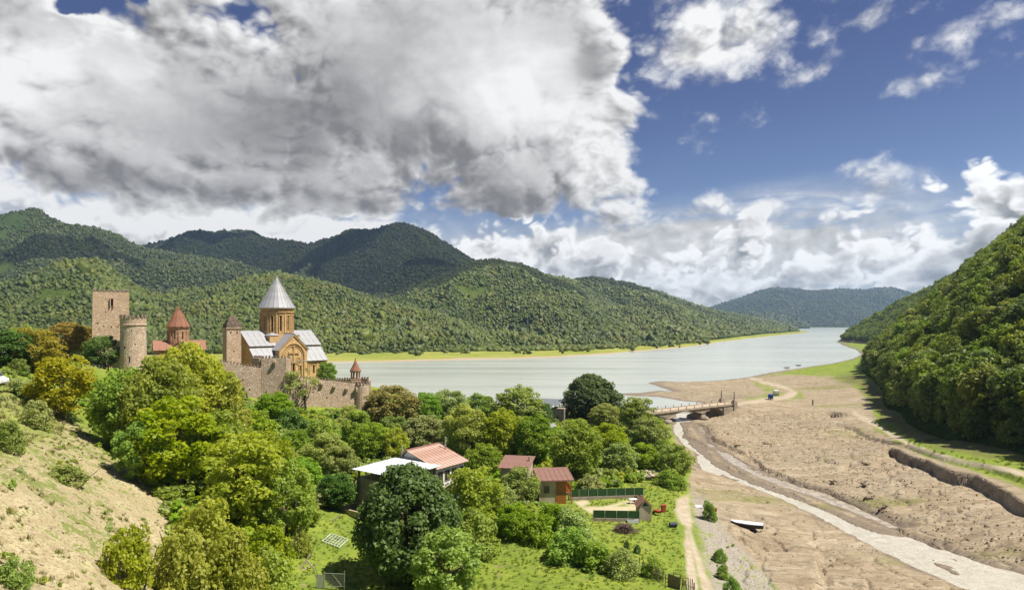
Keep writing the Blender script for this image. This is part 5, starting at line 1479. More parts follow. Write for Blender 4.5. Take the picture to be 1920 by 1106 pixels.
    for sg in (-1, 1):
        m = MB()
        for (x, z, r) in ((1.5, 6.6, 0.55), (1.5, 5.5, 0.5), (0.95, 6.05, 0.42), (2.05, 6.05, 0.42)):
            k = 8
            for i in range(k):
                a0, a1 = 2 * math.pi * i / k, 2 * math.pi * (i + 1) / k
                m.bar((sg * x + r * math.cos(a0), -9.55, z + r * math.sin(a0)), (sg * x + r * math.cos(a1), -9.55, z + r * math.sin(a1)), 0.14, 0.2)
        m.bar((sg * 1.5, -9.53, 4.9), (sg * 1.5, -9.53, 7.1), 0.14, 0.14)
        m.obj('vine_relief', CARVED, e)
    for x, w, z1 in ((0, 0.45, 5.5), (-2.15, 0.36, 4.7), (2.15, 0.36, 4.7)):
        m = MB(); m.box(x - w - 0.16, x - w, -9.62, -9.44, 2.0, z1).box(x + w, x + w + 0.16, -9.62, -9.44, 2.0, z1).box(x - w - 0.16, x + w + 0.16, -9.63, -9.44, z1, z1 + 0.22)
        m.obj('window_frame', CARVED, e)
    for x in (-10.8, 10.8, 5.0, 8.0, -5.0): MB().box(x - 0.2, x + 0.2, -9.16, -8.9, -2, 5.5).obj('pilaster', CARVED, e)
    m = MB()
    m.box(5.3, 5.5, -9.12, -8.9, 1.0, 4.6).box(7.6, 7.8, -9.12, -8.9, 1.0, 4.6).box(5.3, 7.8, -9.125, -8.9, 4.6, 4.8)
    m.obj('blind_panel', CARVED, e)
    # drum
    MB().box(-4.75, 4.75, -4.75, 4.75, 9.5, 13.35).obj('drum_base', ASHLAR, e)
    for sx in (-1, 1):
        for sy in (-1, 1):
            MB().hexa([(sx * 2.0, sy * 4.9, 13.36), (sx * 4.95, sy * 4.9, 13.36), (sx * 4.95, sy * 2.0, 13.36), (sx * 2.0, sy * 2.0, 13.36)],
                      [(sx * 2.0, sy * 3.4, 14.15), (sx * 3.4, sy * 3.4, 14.15), (sx * 3.4, sy * 2.0, 14.15), (sx * 2.0, sy * 2.0, 14.15)]).obj('drum_base_roof', SHEET, e)
    drum = MB().lathe([(4.55, 12.5), (4.55, 21.3)], 32).obj('drum', ASHLAR, e)
    c = MB(); n = 12
    def radial(m, a, r0, r1, w, z0, z1):
        ca, sa = math.cos(a), math.sin(a)
        q = [(r0, -w), (r1, -w), (r1, w), (r0, w)]
        pts = [(r * ca - t * sa, r * sa + t * ca) for r, t in q]
        return m.hexa([(x, y, z0) for x, y in pts], [(x, y, z1) for x, y in pts])
    for i in range(n): radial(c, 2 * math.pi * (i + 0.5) / n, 4.0, 5.2, 0.21, 14.6, 18.9)
    cut(drum, c)
    for i in range(n):
        radial(MB(), 2 * math.pi * (i + 0.5) / n, 4.05, 4.12, 0.205, 14.62, 18.88).obj('window', DARK, e)
        mm = MB(); a = 2 * math.pi * (i + 0.5) / n
        radial(mm, a - 0.10, 4.5, 4.72, 0.08, 14.2, 19.1); radial(mm, a + 0.10, 4.5, 4.72, 0.08, 14.2, 19.1); radial(mm, a, 4.5, 4.74, 0.52, 19.1, 19.3)
        mm.obj('window_frame', CARVED, e)
        radial(MB(), 2 * math.pi * i / n, 4.5, 4.78, 0.14, 13.6, 19.9).obj('pilaster', CARVED, e)
    MB().lathe([(4.6, 19.9), (4.85, 20.0), (4.85, 20.25), (4.6, 20.35)], 32, cap=False).obj('drum_band', CARVED, e)
    MB().lathe([(4.6, 20.8), (5.05, 21.05), (5.05, 21.3), (4.6, 21.3)], 32, cap=False).obj('drum_cornice', CARVED, e)
    MB().lathe([(5.0, 21.28), (0.1, 30.0)], 32).obj('dome_core', SHEET, e)
    cone_roof(e, SHEET, 5.25, 21.25, 30.2, 24)
    MB().lathe([(0.14, 30.1), (0.28, 30.45), (0.1, 30.75)], 8).obj('finial', SHEET, e)
    MB().bar((0, 0, 30.7), (0, 0, 31.7), 0.07).bar((-0.3, 0, 31.3), (0.3, 0, 31.3), 0.07).obj('cross', IRON, e)
main_church()

# ------------------------------------------------------------------ small domed church
def small_church():
    Dc = 186.0; X, Y = AT(334, Dc)
    e = empty('small_church', (X, Y, 19.0), math.radians(30), 'small brick coloured church with red conical dome beside the round tower', 'church')
    MB().extrude([(-3.4, -3), (-3.4, 5.6), (0, 7.9), (3.4, 5.6), (3.4, -3)], 'x', -6.0, 6.6).obj('nave_wall', BRICK_ST, e)
    MB().extrude([(-3.0, -3), (-3.0, 5.5), (0, 7.7), (3.0, 5.5), (3.0, -3)], 'y', -5.5, 5.5).obj('transept_wall', BRICK_ST, e)
    for sg in (-1, 1):
        lay_roof(e, TILE, (-6.3, sg * 3.8, 5.4), (13.2, 0, 0), (0, -sg * 3.8, 2.62), 8, 'roof_panel')
        lay_roof(e, TILE, (sg * 3.4, -5.8, 5.28), (0, 11.6, 0), (-sg * 3.4, 0, 2.52), 6, 'roof_panel')
    d = MB().lathe([(2.65, 5.5), (2.65, 11.9)], 24).obj('drum', BRICK_ST, e)
    c = MB()
    def slot(m, a, r0, r1, w, z0, z1):
        ca, sa = math.cos(a), math.sin(a); pts = [(r * ca - t * sa, r * sa + t * ca) for r, t in [(r0, -w), (r1, -w), (r1, w), (r0, w)]]
        return m.hexa([(x, y, z0) for x, y in pts], [(x, y, z1) for x, y in pts])
    for i in range(8): slot(c, 2 * math.pi * (i + 0.5) / 8, 2.2, 3.0, 0.17, 8.4, 10.6)
    cut(d, c)
    for i in range(8):
        slot(MB(), 2 * math.pi * (i + 0.5) / 8, 2.25, 2.3, 0.165, 8.42, 10.58).obj('window', DARK, e)
        slot(MB(), 2 * math.pi * i / 8, 2.6, 2.85, 0.10, 7.9, 10.9).obj('pilaster', BRICK_ST, e)
    MB().lathe([(2.6, 11.3), (2.95, 11.6), (2.95, 11.9), (2.6, 11.9)], 24, cap=False).obj('drum_cornice', BRICK_ST, e)
    MB().lathe([(2.9, 11.88), (0.08, 17.2)], 24).obj('dome_core', TILE, e)
    cone_roof(e, TILE_OLD, 3.05, 11.85, 17.3, 12, 0.06)
    MB().lathe([(0.12, 17.2), (0.2, 17.5), (0.05, 17.9)], 8).obj('finial', TILE_OLD, e)
    MB().box(-1.0, -0.4, -5.56, -5.48, 1.5, 3.6).obj('window', DARK, e)
small_church()

# ------------------------------------------------------------------ towers and walls
def merlon_ring(e, r, z, n, h=0.75, w=0.30, t=0.5, mat=MERLON):
    src = MB().box(r - t, r + 0.04, -w, w, 0, h * 0.8).box(r - t, r + 0.041, -w * 0.6, w * 0.6, h * 0.8, h).obj('merlon', mat, e)
    src.location = (0, 0, z)
    for i in range(1, n): copy_of(src, e, (0, 0, z - 0.04 + random.uniform(0, 0.06)), (0, 0, 2 * math.pi * i / n))
def keep():
    Dk = 170.0; X, Y = AT(207, Dk + 3)
    e = empty('keep_tower', (X, Y, 18.5), math.radians(33), 'tall square stone keep with battlements on the terrace above the river', 'tower')
    z1 = 21.3; w0, w1 = 4.25, 3.95
    m = MB().hexa([(-w0, -w0, -3), (w0, -w0, -3), (w0, w0, -3), (-w0, w0, -3)], [(-w1, -w1, z1), (w1, -w1, z1), (w1, w1, z1), (-w1, w1, z1)])
    wall = m.obj('wall', KEEP_ST, e)
    holes = [(-1.6, 12.6, .16, .16), (0.1, 12.4, .16, .16), (1.5, 12.5, .16, .16), (-2.4, 9.2, .16, .2), (2.6, 9.0, .15, .18), (-0.6, 9.3, .15, .16), (1.1, 8.8, .15, .16), (-2.9, 13.4, .15, .18), (2.5, 15.0, .15, .2), (-1.2, 16.2, .14, .16)]
    c = MB()
    for x, z, a, b in holes: c.box(x - a, x + a, -4.6, -3.6, z - b, z + b)
    c.box(-0.05, 0.45, -4.6, -3.5, 17.8, 19.6)
    cut(wall, c)
    for x, z, a, b in holes: MB().box(x - a + .01, x + a - .01, -3.66, -3.62, z - b + .01, z + b - .01).obj('loophole', DARK, e)
    MB().box(-0.04, 0.44, -3.58, -3.54, 17.82, 19.58).obj('window', DARK, e)
    MB().box(-0.25, -0.05, -4.45, -3.9, 17.6, 19.6).box(0.45, 0.65, -4.45, -3.9, 17.6, 19.6).box(-0.25, 0.65, -4.46, -3.9, 19.6, 19.85).obj('box_machicolation', KEEP_ST, e)
    src = MB().box(-0.38, 0.38, -0.25, 0.25, 0, 0.45).lathe([(0.34, 0.45), (0.26, 0.65), (0.04, 0.78)], 8).obj('merlon', MERLON, e)
    n = 8; first = True
    for k in range(n):
        s = -w1 + 0.4 + k * (2 * w1 - 0.8) / (n - 1)
        for x, y in ((s, -w1 + 0.24), (s, w1 - 0.24)) + (((-w1 + 0.24, s), (w1 - 0.24, s)) if 0 < k < n - 1 else ()):
            if first: src.location = (x, y, z1 - 0.01); first = False
            else: copy_of(src, e, (x, y, z1 - 0.01 - random.uniform(0, 0.05)), (0, 0, 0 if abs(y) > abs(x) else math.pi / 2))
keep()
def round_tower():
    Dk = 158.0; X, Y = AT(250, Dk)
    e = empty('round_tower', (X, Y, 18.0), 0, 'round stone tower with toothed top standing in front of the square keep', 'tower')
    w = MB().lathe([(2.95, -3), (2.85, 5), (2.72, 11), (2.74, 13.2), (2.80, 15.1)], 28).obj('wall', RUBBLE, e)
    c = MB(); holes = []
    for a, z, ww, hh in ((-1.75, 8.2, .22, .3), (-1.35, 5.4, .18, .7), (-2.1, 12.0, .13, .16), (-1.2, 12.2, .13, .16), (-1.6, 10.2, .14, .16), (-2.3, 6.3, .14, .18), (-0.9, 9.0, .14, .18)):
        ca, sa = math.cos(a), math.sin(a)
        for tgt, r0, r1, s in ((c, 2.2, 3.2, 0), (holes, 2.25, 2.32, 0.01)):
            pts = [(r * ca - t * sa, r * sa + t * ca) for r, t in [(r0, -ww + s), (r1, -ww + s), (r1, ww - s), (r0, ww - s)]]
            q = ([(x, y, z - hh + s) for x, y in pts], [(x, y, z + hh - s) for x, y in pts])
            if tgt is c: c.hexa(*q)
            else: holes.append(MB().hexa(*q))
    cut(w, c)
    for h in holes: h.obj('loophole', DARK, e)
    MB().lathe([(2.76, 13.3), (2.92, 13.45), (2.92, 13.62), (2.78, 13.7)], 28, cap=False).obj('string_course', RUBBLE, e)
    merlon_ring(e, 2.84, 15.08, 18, 0.8, 0.27, 0.45)
    # broken stub of wall on its left
    MB().extrude([(-4.6, -3), (-4.6, 6.5), (-4.0, 8.2), (-3.3, 9.6), (-2.6, 9.8), (-2.3, 9.0), (-2.3, -3)], 'y', -0.8, 0.9).obj('wall_stub', RUBBLE, e)
round_tower()
def square_tower():
    X, Y = AT(435, 181.0)
    e = empty('stone_capped_tower', (X, Y, 17.0), math.radians(38), 'slender square tower with dark stone cap close to the large church', 'tower')
    w = MB().hexa([(-1.95, -1.95, -3), (1.95, -1.95, -3), (1.95, 1.95, -3), (-1.95, 1.95, -3)], [(-1.85, -1.85, 13.4), (1.85, -1.85, 13.4), (1.85, 1.85, 13.4), (-1.85, 1.85, 13.4)]).obj('wall', KEEP_ST, e)
    c = MB(); c.box(-0.95, -0.65, -2.3, -1.4, 12.0, 12.7).box(0.65, 0.95, -2.3, -1.4, 12.0, 12.7).box(-2.3, -1.4, -0.15, 0.15, 12.0, 12.7).box(-0.15, 0.15, -2.3, -1.4, 7.0, 7.5)
    cut(w, c)
    for q in ((-0.94, -0.66, -1.45, -1.42, 12.01, 12.69), (0.66, 0.94, -1.45, -1.42, 12.01, 12.69), (-0.14, 0.14, -1.45, -1.42, 7.01, 7.49)): MB().box(*q).obj('loophole', DARK, e)
    MB().box(-2.05, 2.05, -2.05, 2.05, 13.4, 13.7).obj('cornice', KEEP_ST, e)
    MB().lathe([(2.75, 13.7), (2.45, 14.6), (1.7, 15.9), (0.9, 16.7), (0.25, 17.0)], 4, a0=math.pi / 4).obj('cap', CAPST, e)
square_tower()

def wall_run(e, p, q, zt0, zt1, zb, thick=1.0, mer=True, name='wall', mh=0.62, mw=0.42, gap=0.34, mat=RUBBLE):
    """crenellated wall between two ground points, in world axes under an unrotated root"""
    p = Vector((*p, 0)); q = Vector((*q, 0)); d = (q - p); L = d.length; d.normalize(); s = Vector((d.y, -d.x, 0)) * (thick / 2)
    o = e.location
    def W3(v, z): return (v.x - o.x, v.y - o.y, z - o.z)
    n = max(2, int(L / 1.6)); m = MB(); prev = None
    # slightly uneven top course
    for i in range(n + 1):
        t = i / n; c = p + d * (L * t); zt = zt0 + (zt1 - zt0) * t + (random.uniform(-0.05, 0.05) if 0 < i < n else 0)
        ring = [W3(c + s, zb), W3(c - s, zb), W3(c - s, zt), W3(c + s, zt)]
        if prev: m.add(prev + ring, [(0, 1, 5, 4), (1, 2, 6, 5), (2, 3, 7, 6), (3, 0, 4, 7)] + ([(3, 2, 1, 0)] if i == 1 else []) + ([(4, 5, 6, 7)] if i == n else []))
        prev = ring
    w = m.obj(name, mat, e)
    if mer:
        k = int(L / (mw + gap)); src = None; ang = math.atan2(d.y, d.x)
        for i in range(k):
            t = (i + 0.5) / k; c = p + d * (L * t) + s * 0.6; z = zt0 + (zt1 - zt0) * t
            loc = Vector(W3(c, z - 0.06 + random.uniform(-0.03, 0.03)))
            if src is None:
                src = MB().box(-mw / 2, mw / 2, -0.2, 0.2, 0, mh * 0.75).box(-mw / 2 * 0.75, mw / 2 * 0.75, -0.199, 0.199, mh * 0.75, mh).obj('merlon', MERLON, e, loc, ang)
            else: copy_of(src, e, loc, (0, 0, ang), (random.uniform(0.85, 1.15), 1, random.uniform(0.8, 1.15)))
    return w
def box_corbel(e, pos, ang, h=1.5, w=0.62):
    """stone drop box on the face of the wall, pointed below"""
    return MB().hexa([(-w * .12, -0.15, 0), (w * .12, -0.15, 0), (w * .12, 0.1, 0), (-w * .12, 0.1, 0)], [(-w / 2, -0.75, h * 0.7), (w / 2, -0.75, h * 0.7), (w / 2, 0.1, h * 0.7), (-w / 2, 0.1, h * 0.7)]).box(-w / 2, w / 2, -0.752, 0.1, h * 0.7, h).obj('drop_box', RUBBLE, e, pos, ang)
def curtain():
    X, Y = AT(560, 172)
    e = empty('curtain_wall', (X, Y, 12.0), 0, 'long rubble fortress wall with small merlons below the large church', 'wall')
    o = e.location
    A0 = AT(352, 163.0); A1 = AT(492, 169.5)
    wall_run(e, A0, A1, ZAT(668, 163), ZAT(690.5, 169.5), 9.0, 1.1)
    # bastion
    B0 = AT(491, 169.5); B1 = AT(538, 170.5)
    wall_run(e, B0, B1, ZAT(671, 169.5), ZAT(671, 170.5), 6.0, 1.3, name='bastion_wall')
    B2 = AT(474, 177.0)
    wall_run(e, B0, B2, ZAT(671, 169.5) - 0.02, ZAT(671, 175) - 0.02, 6.0, 1.2, name='bastion_wall')
    B3 = AT(541, 180.0)
    wall_run(e, (B1[0] - 0.3, B1[1] + 0.3), B3, ZAT(671, 170.5) - 0.03, ZAT(673, 178) - 0.03, 6.0, 1.1, name='bastion_wall')
    # lower curtain to the corner tower
    C0 = AT(537, 171.0); C1 = AT(672, 180.0)
    wall_run(e, C0, C1, ZAT(705.5, 171), ZAT(719, 180), 5.0, 1.1)
    # rear wall seen beyond, over the lake
    D0 = AT(618, 196.0); D1 = AT(692, 193.0)
    wall_run(e, D0, D1, ZAT(712, 196), ZAT(710, 193), 5.0, 0.9)
    wall_run(e, D1, AT(692, 182.0), ZAT(710, 193) - 0.02, ZAT(713, 182), 5.0, 0.9)
    def on(P0, P1, px, py, inset=0.5):
        d = Vector((P1[0] - P0[0], P1[1] - P0[1], 0)).normalized(); n = Vector((d.y, -d.x, 0))
        u = (px - 960) / F; t = (u * P0[1] - P0[0]) / (d.x - u * d.y)
        pt = Vector((P0[0] + d.x * t, P0[1] + d.y * t, 0)) + n * inset
        return (pt.x - o.x, pt.y - o.y, ZAT(py, pt.y) - o.z), math.atan2(d.y, d.x)
    for px, py in ((602, 728), (625, 733), (648, 737), (548, 718)): box_corbel(e, *on(C0, C1, px, py, 0.52), h=1.5)
    for px, py in ((516, 688), ): box_corbel(e, *on(B0, B1, px, py, 0.62), h=1.6)
    # arched postern, low in the wall
    pos, an = on(C0, C1, 548, 742, 0.5)
    # putlog holes and dark loops
    for px, py in ((455, 712), (468, 730), (430, 705), (500, 735), (440, 725), (586, 735), (560, 728), (612, 745), (664, 748)):
        P0, P1 = (A0, A1) if px < 492 else ((B0, B1) if px < 538 else (C0, C1))
        pos, an = on(P0, P1, px, py, 0.52 if px < 492 or px > 538 else 0.62)
        MB().box(-0.16, 0.16, -0.06, 0.08, -0.16, 0.16).obj('loophole', DARK, e, pos, an)
curtain()
def corner_tower():
    X, Y = AT(678, 180.5)
    e = empty('corner_tower', (X, Y, 9.0), 0, 'low round corner tower at the right end of the fortress wall', 'tower')
    zt = ZAT(720, 180.5) - 9.0
    MB().lathe([(2.1, -4), (2.0, 2), (1.86, zt)], 20).obj('wall', RUBBLE, e)
    merlon_ring(e, 1.9, zt - 0.05, 12, 0.7, 0.24, 0.4)
    box_corbel(e, (-0.9, -1.7, 4.2), -0.35)
corner_tower()
def bell_turret():
    X, Y = AT(666.5, 190.0)
    zb = ZAT(711, 190)
    e = empty('bell_turret', (X, Y, zb), math.radians(20), 'little bell turret with stone columns and pointed tiled roof at the wall corner', 'turret')
    s = 190.0 / F
    MB().box(-1.45, 1.45, -1.45, 1.45, -7.0, 0.0).obj('base', RUBBLE, e)
    MB().box(-1.5, 1.5, -1.5, 1.5, 0.0, 0.25).obj('floor_slab', BRICK_ST, e)
    src = None
    for i in range(8):
        a = 2 * math.pi * (i + 0.5) / 8; p = (1.2 * math.cos(a), 1.2 * math.sin(a), 0.25)
        if src is None: src = MB().lathe([(0.22, 0), (0.16, 0.2), (0.16, 1.55), (0.26, 1.8)], 8).obj('column', BRICK_ST, e, p)
        else: copy_of(src, e, p)
    MB().lathe([(1.5, 2.05), (1.6, 2.2), (1.6, 2.45), (1.4, 2.45)], 8, a0=math.pi / 8).obj('cornice', BRICK_ST, e)
    MB().lathe([(1.68, 2.45), (0.95, 3.7), (0.1, 5.6)], 8, a0=math.pi / 8).obj('roof', TILE_OLD, e)
    MB().lathe([(0.1, 5.5), (0.16, 5.75), (0.03, 6.1)], 6).obj('finial', TILE_OLD, e)
bell_turret()
print('fort', round(time.time() - T0, 1))
# ------------------------------------------------------------------ bridge
CONC = simple_mat('old_concrete', (0.33, 0.285, 0.225), 0.95, 0.15, noise=(0.8, (0.19, 0.155, 0.12), 0.8), bump=(3.0, 0.5, 0.1))
PLASTER = simple_mat('grey_plaster', (0.30, 0.265, 0.22), 0.95, 0.15, noise=(0.7, (0.19, 0.165, 0.135), 0.8))
CREAM = simple_mat('cream_plaster', (0.46, 0.39, 0.29), 0.9, 0.2, noise=(0.8, (0.30, 0.25, 0.185), 0.8))
WHITE = simple_mat('white_paint', (0.74, 0.73, 0.70), 0.6, 0.3, noise=(1.0, (0.52, 0.50, 0.46), 0.5))
WOOD = simple_mat('weathered_wood', (0.24, 0.185, 0.13), 0.9, 0.2, noise=(4.0, (0.12, 0.09, 0.065), 0.8))
ORANGE = simple_mat('varnished_timber', (0.40, 0.155, 0.035), 0.55, 0.4, noise=(3.0, (0.24, 0.085, 0.02), 0.7))
ROOF_W = simple_mat('white_sheet', (0.66, 0.70, 0.74), 0.45, 0.45, 0.1, noise=(0.7, (0.54, 0.58, 0.62), 0.6))
ROOF_R = simple_mat('rusty_sheet', (0.46, 0.33, 0.275), 0.8, 0.25, noise=(0.40, (0.29, 0.135, 0.09), 0.9))
ROOF_B = simple_mat('brown_red_sheet', (0.25, 0.135, 0.108), 0.7, 0.3, noise=(0.8, (0.17, 0.10, 0.08), 0.8))
SLATE = simple_mat('slate_blue_sheet', (0.15, 0.17, 0.19), 0.5, 0.4, 0.2, noise=(0.7, (0.22, 0.24, 0.25), 0.7))
GREEN = simple_mat('green_screen', (0.030, 0.080, 0.022), 0.85, 0.2, noise=(1.5, (0.020, 0.050, 0.016), 0.7))
RED = simple_mat('red_plastic', (0.34, 0.05, 0.025), 0.5, 0.4)
BLUE = simple_mat('blue_paint', (0.02, 0.06, 0.30), 0.5, 0.4)
NAVY = simple_mat('dark_blue_plastic', (0.015, 0.02, 0.05), 0.5, 0.4)
RUBBER = simple_mat('black_rubber', (0.012, 0.012, 0.012), 0.8, 0.3)
GLASS = simple_mat('dark_glass', (0.02, 0.025, 0.03), 0.08, 0.6)
GREYM = simple_mat('galvanised_metal', (0.40, 0.41, 0.41), 0.45, 0.5, 0.5, noise=(2.0, (0.28, 0.28, 0.27), 0.7))

def bridge():
    a = Vector((*AT(1228, 206), 0)); b = Vector((*AT(1346, 220), 0)); c = Vector((*AT(1367, 223), 0))
    a = a - (b - a) * 0.55
    d = (c - a); L = d.length; ang = math.atan2(d.y, d.x)
    e = empty('bridge', (a.x, a.y, 0.0), ang, 'low old concrete arch bridge over the silty river, posts along its deck', 'bridge')
    w = 2.6; zt0, zt1 = 4.1, 4.9
    def zt(x): return zt0 + (zt1 - zt0) * x / L
    def xpx(px):
        u = (px - 960) / F; dd = d.normalized(); t = (u * a.y - a.x) / (dd.x - u * dd.y); return t
    x1, x2, xE = xpx(1240), xpx(1308), xpx(1345)
    x0 = x1 - (x2 - x1)
    # deck: curved girders between piers
    m = MB(); n = 40; tops = []; bots = []
    for i in range(n + 1):
        x = L * i / n
        for p, q in ((x0 - (x2 - x1), x0), (x0, x1), (x1, x2), (x2, xE)):
            if p <= x <= q:
                t = (x - p) / (q - p); dep = 0.3 + 1.7 * (2 * t - 1) ** 2; break
        else: dep = 3.6
        tops.append((x, zt(x))); bots.append((x, zt(x) - dep))
    for y0, y1 in ((-w, w),):
        for i in range(n):
            m.hexa([(bots[i][0], y0, bots[i][1]), (bots[i + 1][0], y0, bots[i + 1][1]), (bots[i + 1][0], y1, bots[i + 1][1]), (bots[i][0], y1, bots[i][1])],
                   [(tops[i][0], y0, tops[i][1]), (tops[i + 1][0], y0, tops[i + 1][1]), (tops[i + 1][0], y1, tops[i + 1][1]), (tops[i][0], y1, tops[i][1])])
    m.obj('arch_girder', CONC, e)
    m = MB()
    for i in range(n):
        x, X2 = tops[i][0], tops[i + 1][0]
        m.hexa([(x, -w - 0.35, zt(x) + 0.02), (X2, -w - 0.35, zt(X2) + 0.02), (X2, w + 0.35, zt(X2) + 0.02), (x, w + 0.35, zt(x) + 0.02)], [(x, -w - 0.35, zt(x) + 0.3), (X2, -w - 0.35, zt(X2) + 0.3), (X2, w + 0.35, zt(X2) + 0.3), (x, w + 0.35, zt(x) + 0.3)])
    m.obj('deck', simple_mat('dusty_deck', (0.46, 0.38, 0.29), 0.95, 0.15, noise=(0.8, (0.34, 0.27, 0.2), 0.7)), e)
    for x in (x0, x1, x2):
        MB().hexa([(x - 1.2, -w - 1.0, -2), (x + 1.2, -w - 1.0, -2), (x + 1.2, w + 1.0, -2), (x - 1.2, w + 1.0, -2)], [(x - 0.9, -w + 0.1, zt(x) - 2.0), (x + 0.9, -w + 0.1, zt(x) - 2.0), (x + 0.9, w - 0.1, zt(x) - 2.0), (x - 0.9, w - 0.1, zt(x) - 2.0)]).lathe([(1.55, -2), (1.5, 1.6), (1.1, 2.1)], 12, x, -w - 0.2).lathe([(1.55, -2), (1.5, 1.6), (1.1, 2.1)], 12, x, w + 0.2).obj('pier', CONC, e)
    MB().box(xE - 0.3, L + 1.2, -w - 0.5, w + 0.5, -2, 4.3).obj('abutment', CONC, e)
    MB().hexa([(xE - 0.2, -w - 3.2, -2), (L + 3, -w - 3.2, -2), (L + 3, -w - 0.52, -2), (xE - 0.2, -w - 0.52, -2)], [(xE + 0.2, -w - 2.8, 1.9), (L + 3, -w - 2.8, 2.1), (L + 3, -w - 0.52, 2.1), (xE + 0.2, -w - 0.52, 1.9)]).obj('footing', CONC, e)
    src = None
    for y in (-w - 0.2, w + 0.2):
        for k in range(14):
            x = L * (k + 0.5) / 14
            if src is None: src = MB().box(-0.09, 0.09, -0.09, 0.09, 0, 0.85).box(-0.11, 0.11, -0.11, 0.11, 0.85, 0.93).obj('rail_post', CONC, e, (x, y, zt(x) + 0.29))
            else: copy_of(src, e, (x, y, zt(x) + 0.29))
    # kerb curb strips
    for y in (-w - 0.1, w + 0.1):
        m = MB(); m.hexa([(0, y - 0.15, zt(0) + 0.29), (L, y - 0.15, zt(L) + 0.29), (L, y + 0.15, zt(L) + 0.29), (0, y + 0.15, zt(0) + 0.29)], [(0, y - 0.15, zt(0) + 0.5), (L, y - 0.15, zt(L) + 0.5), (L, y + 0.15, zt(L) + 0.5), (0, y + 0.15, zt(0) + 0.5)])
        m.obj('kerb', CONC, e)
    for y, s in ((-w - 0.1, 1.0), (w + 0.1, 0.95)):
        x = L - 0.6
        p = MB().box(-0.8, 0.8, -0.65, 0.65, -3.5, 0.9).box(-0.55, 0.55, -0.5, 0.5, 0.9, 1.5).lathe([(0.34, 1.5), (0.24, 2.0), (0.17, 3.9), (0.06, 4.5)], 8)
        p.obj('pylon', CONC, e, (x, y, zt(L) + 0.02))
bridge()

# ------------------------------------------------------------------ houses
def window_part(e, mat_f, x, y, z, w, h, face, name='window'):
    """framed window on a wall face ('-y' or '+x' or '-x'); frame with pane and bar"""
    m = MB(); t = 0.08
    def B(a0, a1, z0, z1, d0, d1):
        if face == '-y': m.box(a0, a1, y - d1, y - d0, z0, z1)
        elif face == '+x': m.box(x + d0, x + d1, a0, a1, z0, z1)
        else: m.box(x - d1, x - d0, a0, a1, z0, z1)
    c = x if face == '-y' else y
    B(c - w / 2 - t, c - w / 2, z, z + h, -0.05, 0.06); B(c + w / 2, c + w / 2 + t, z, z + h, -0.05, 0.06)
    B(c - w / 2 - t, c + w / 2 + t, z + h, z + h + t, -0.05, 0.061); B(c - w / 2 - t, c + w / 2 + t, z - t, z, -0.05, 0.08); B(c - 0.03, c + 0.03, z, z + h, -0.05, 0.055)
    f = m.obj(name, mat_f, e)
    m = MB(); B(c - w / 2 + 0.002, c + w / 2 - 0.002, z + 0.002, z + h - 0.002, 0.0, 0.02); m.obj('pane', GLASS, f)
def white_roof_house():
    x, y = -15.3, 88.6; z = 6.6
    e = empty('grey_house', (x, y, z), math.radians(-37), 'tall grey plastered house with flat white metal roof and open attic', 'house')
    MB().box(-4, 4, -3.4, 3.4, -2, 5.0).obj('wall', PLASTER, e)
    MB().box(-3.98, 3.98, -3.43, -3.38, 1.8, 1.95).obj('floor_band', CONC, e)
    for px_ in (-3.8, -1.3, 1.3, 3.8):
        for py_ in (-3.2, 3.2): MB().box(px_ - 0.12, px_ + 0.12, py_ - 0.12, py_ + 0.12, 5.0, 5.95 + (py_ + 3.2) * 0.03).obj('post', WOOD, e)
    MB().box(-3.5, 3.5, 2.7, 2.85, 5.0, 5.9).obj('attic_board', WOOD, e)
    MB().box(-4.2, 4.2, -3.3, -3.1, 5.9, 6.05).obj('beam', WOOD, e)
    MB().box(-4.2, 4.2, 3.1, 3.3, 6.1, 6.25).obj('beam', WOOD, e)
    lay_roof(e, ROOF_W, (-4.5, -3.9, 6.03), (9.0, 0, 0), (0, 7.8, 0.25), 9, 'roof_panel', 0.05)
    window_part(e, WOOD, -4.0, 0.5, 2.6, 1.0, 1.2, '-x')
    window_part(e, WOOD, 1.8, -3.4, 2.7, 1.0, 1.2, '-y')
    # low terrace wall on its left
    MB().box(-5.6, -1.2, -5.4, -5.15, -2, 1.25).box(-5.6, -5.35, -5.15, -2.2, -2, 1.2).obj('terrace_wall', CREAM, e)
white_roof_house()
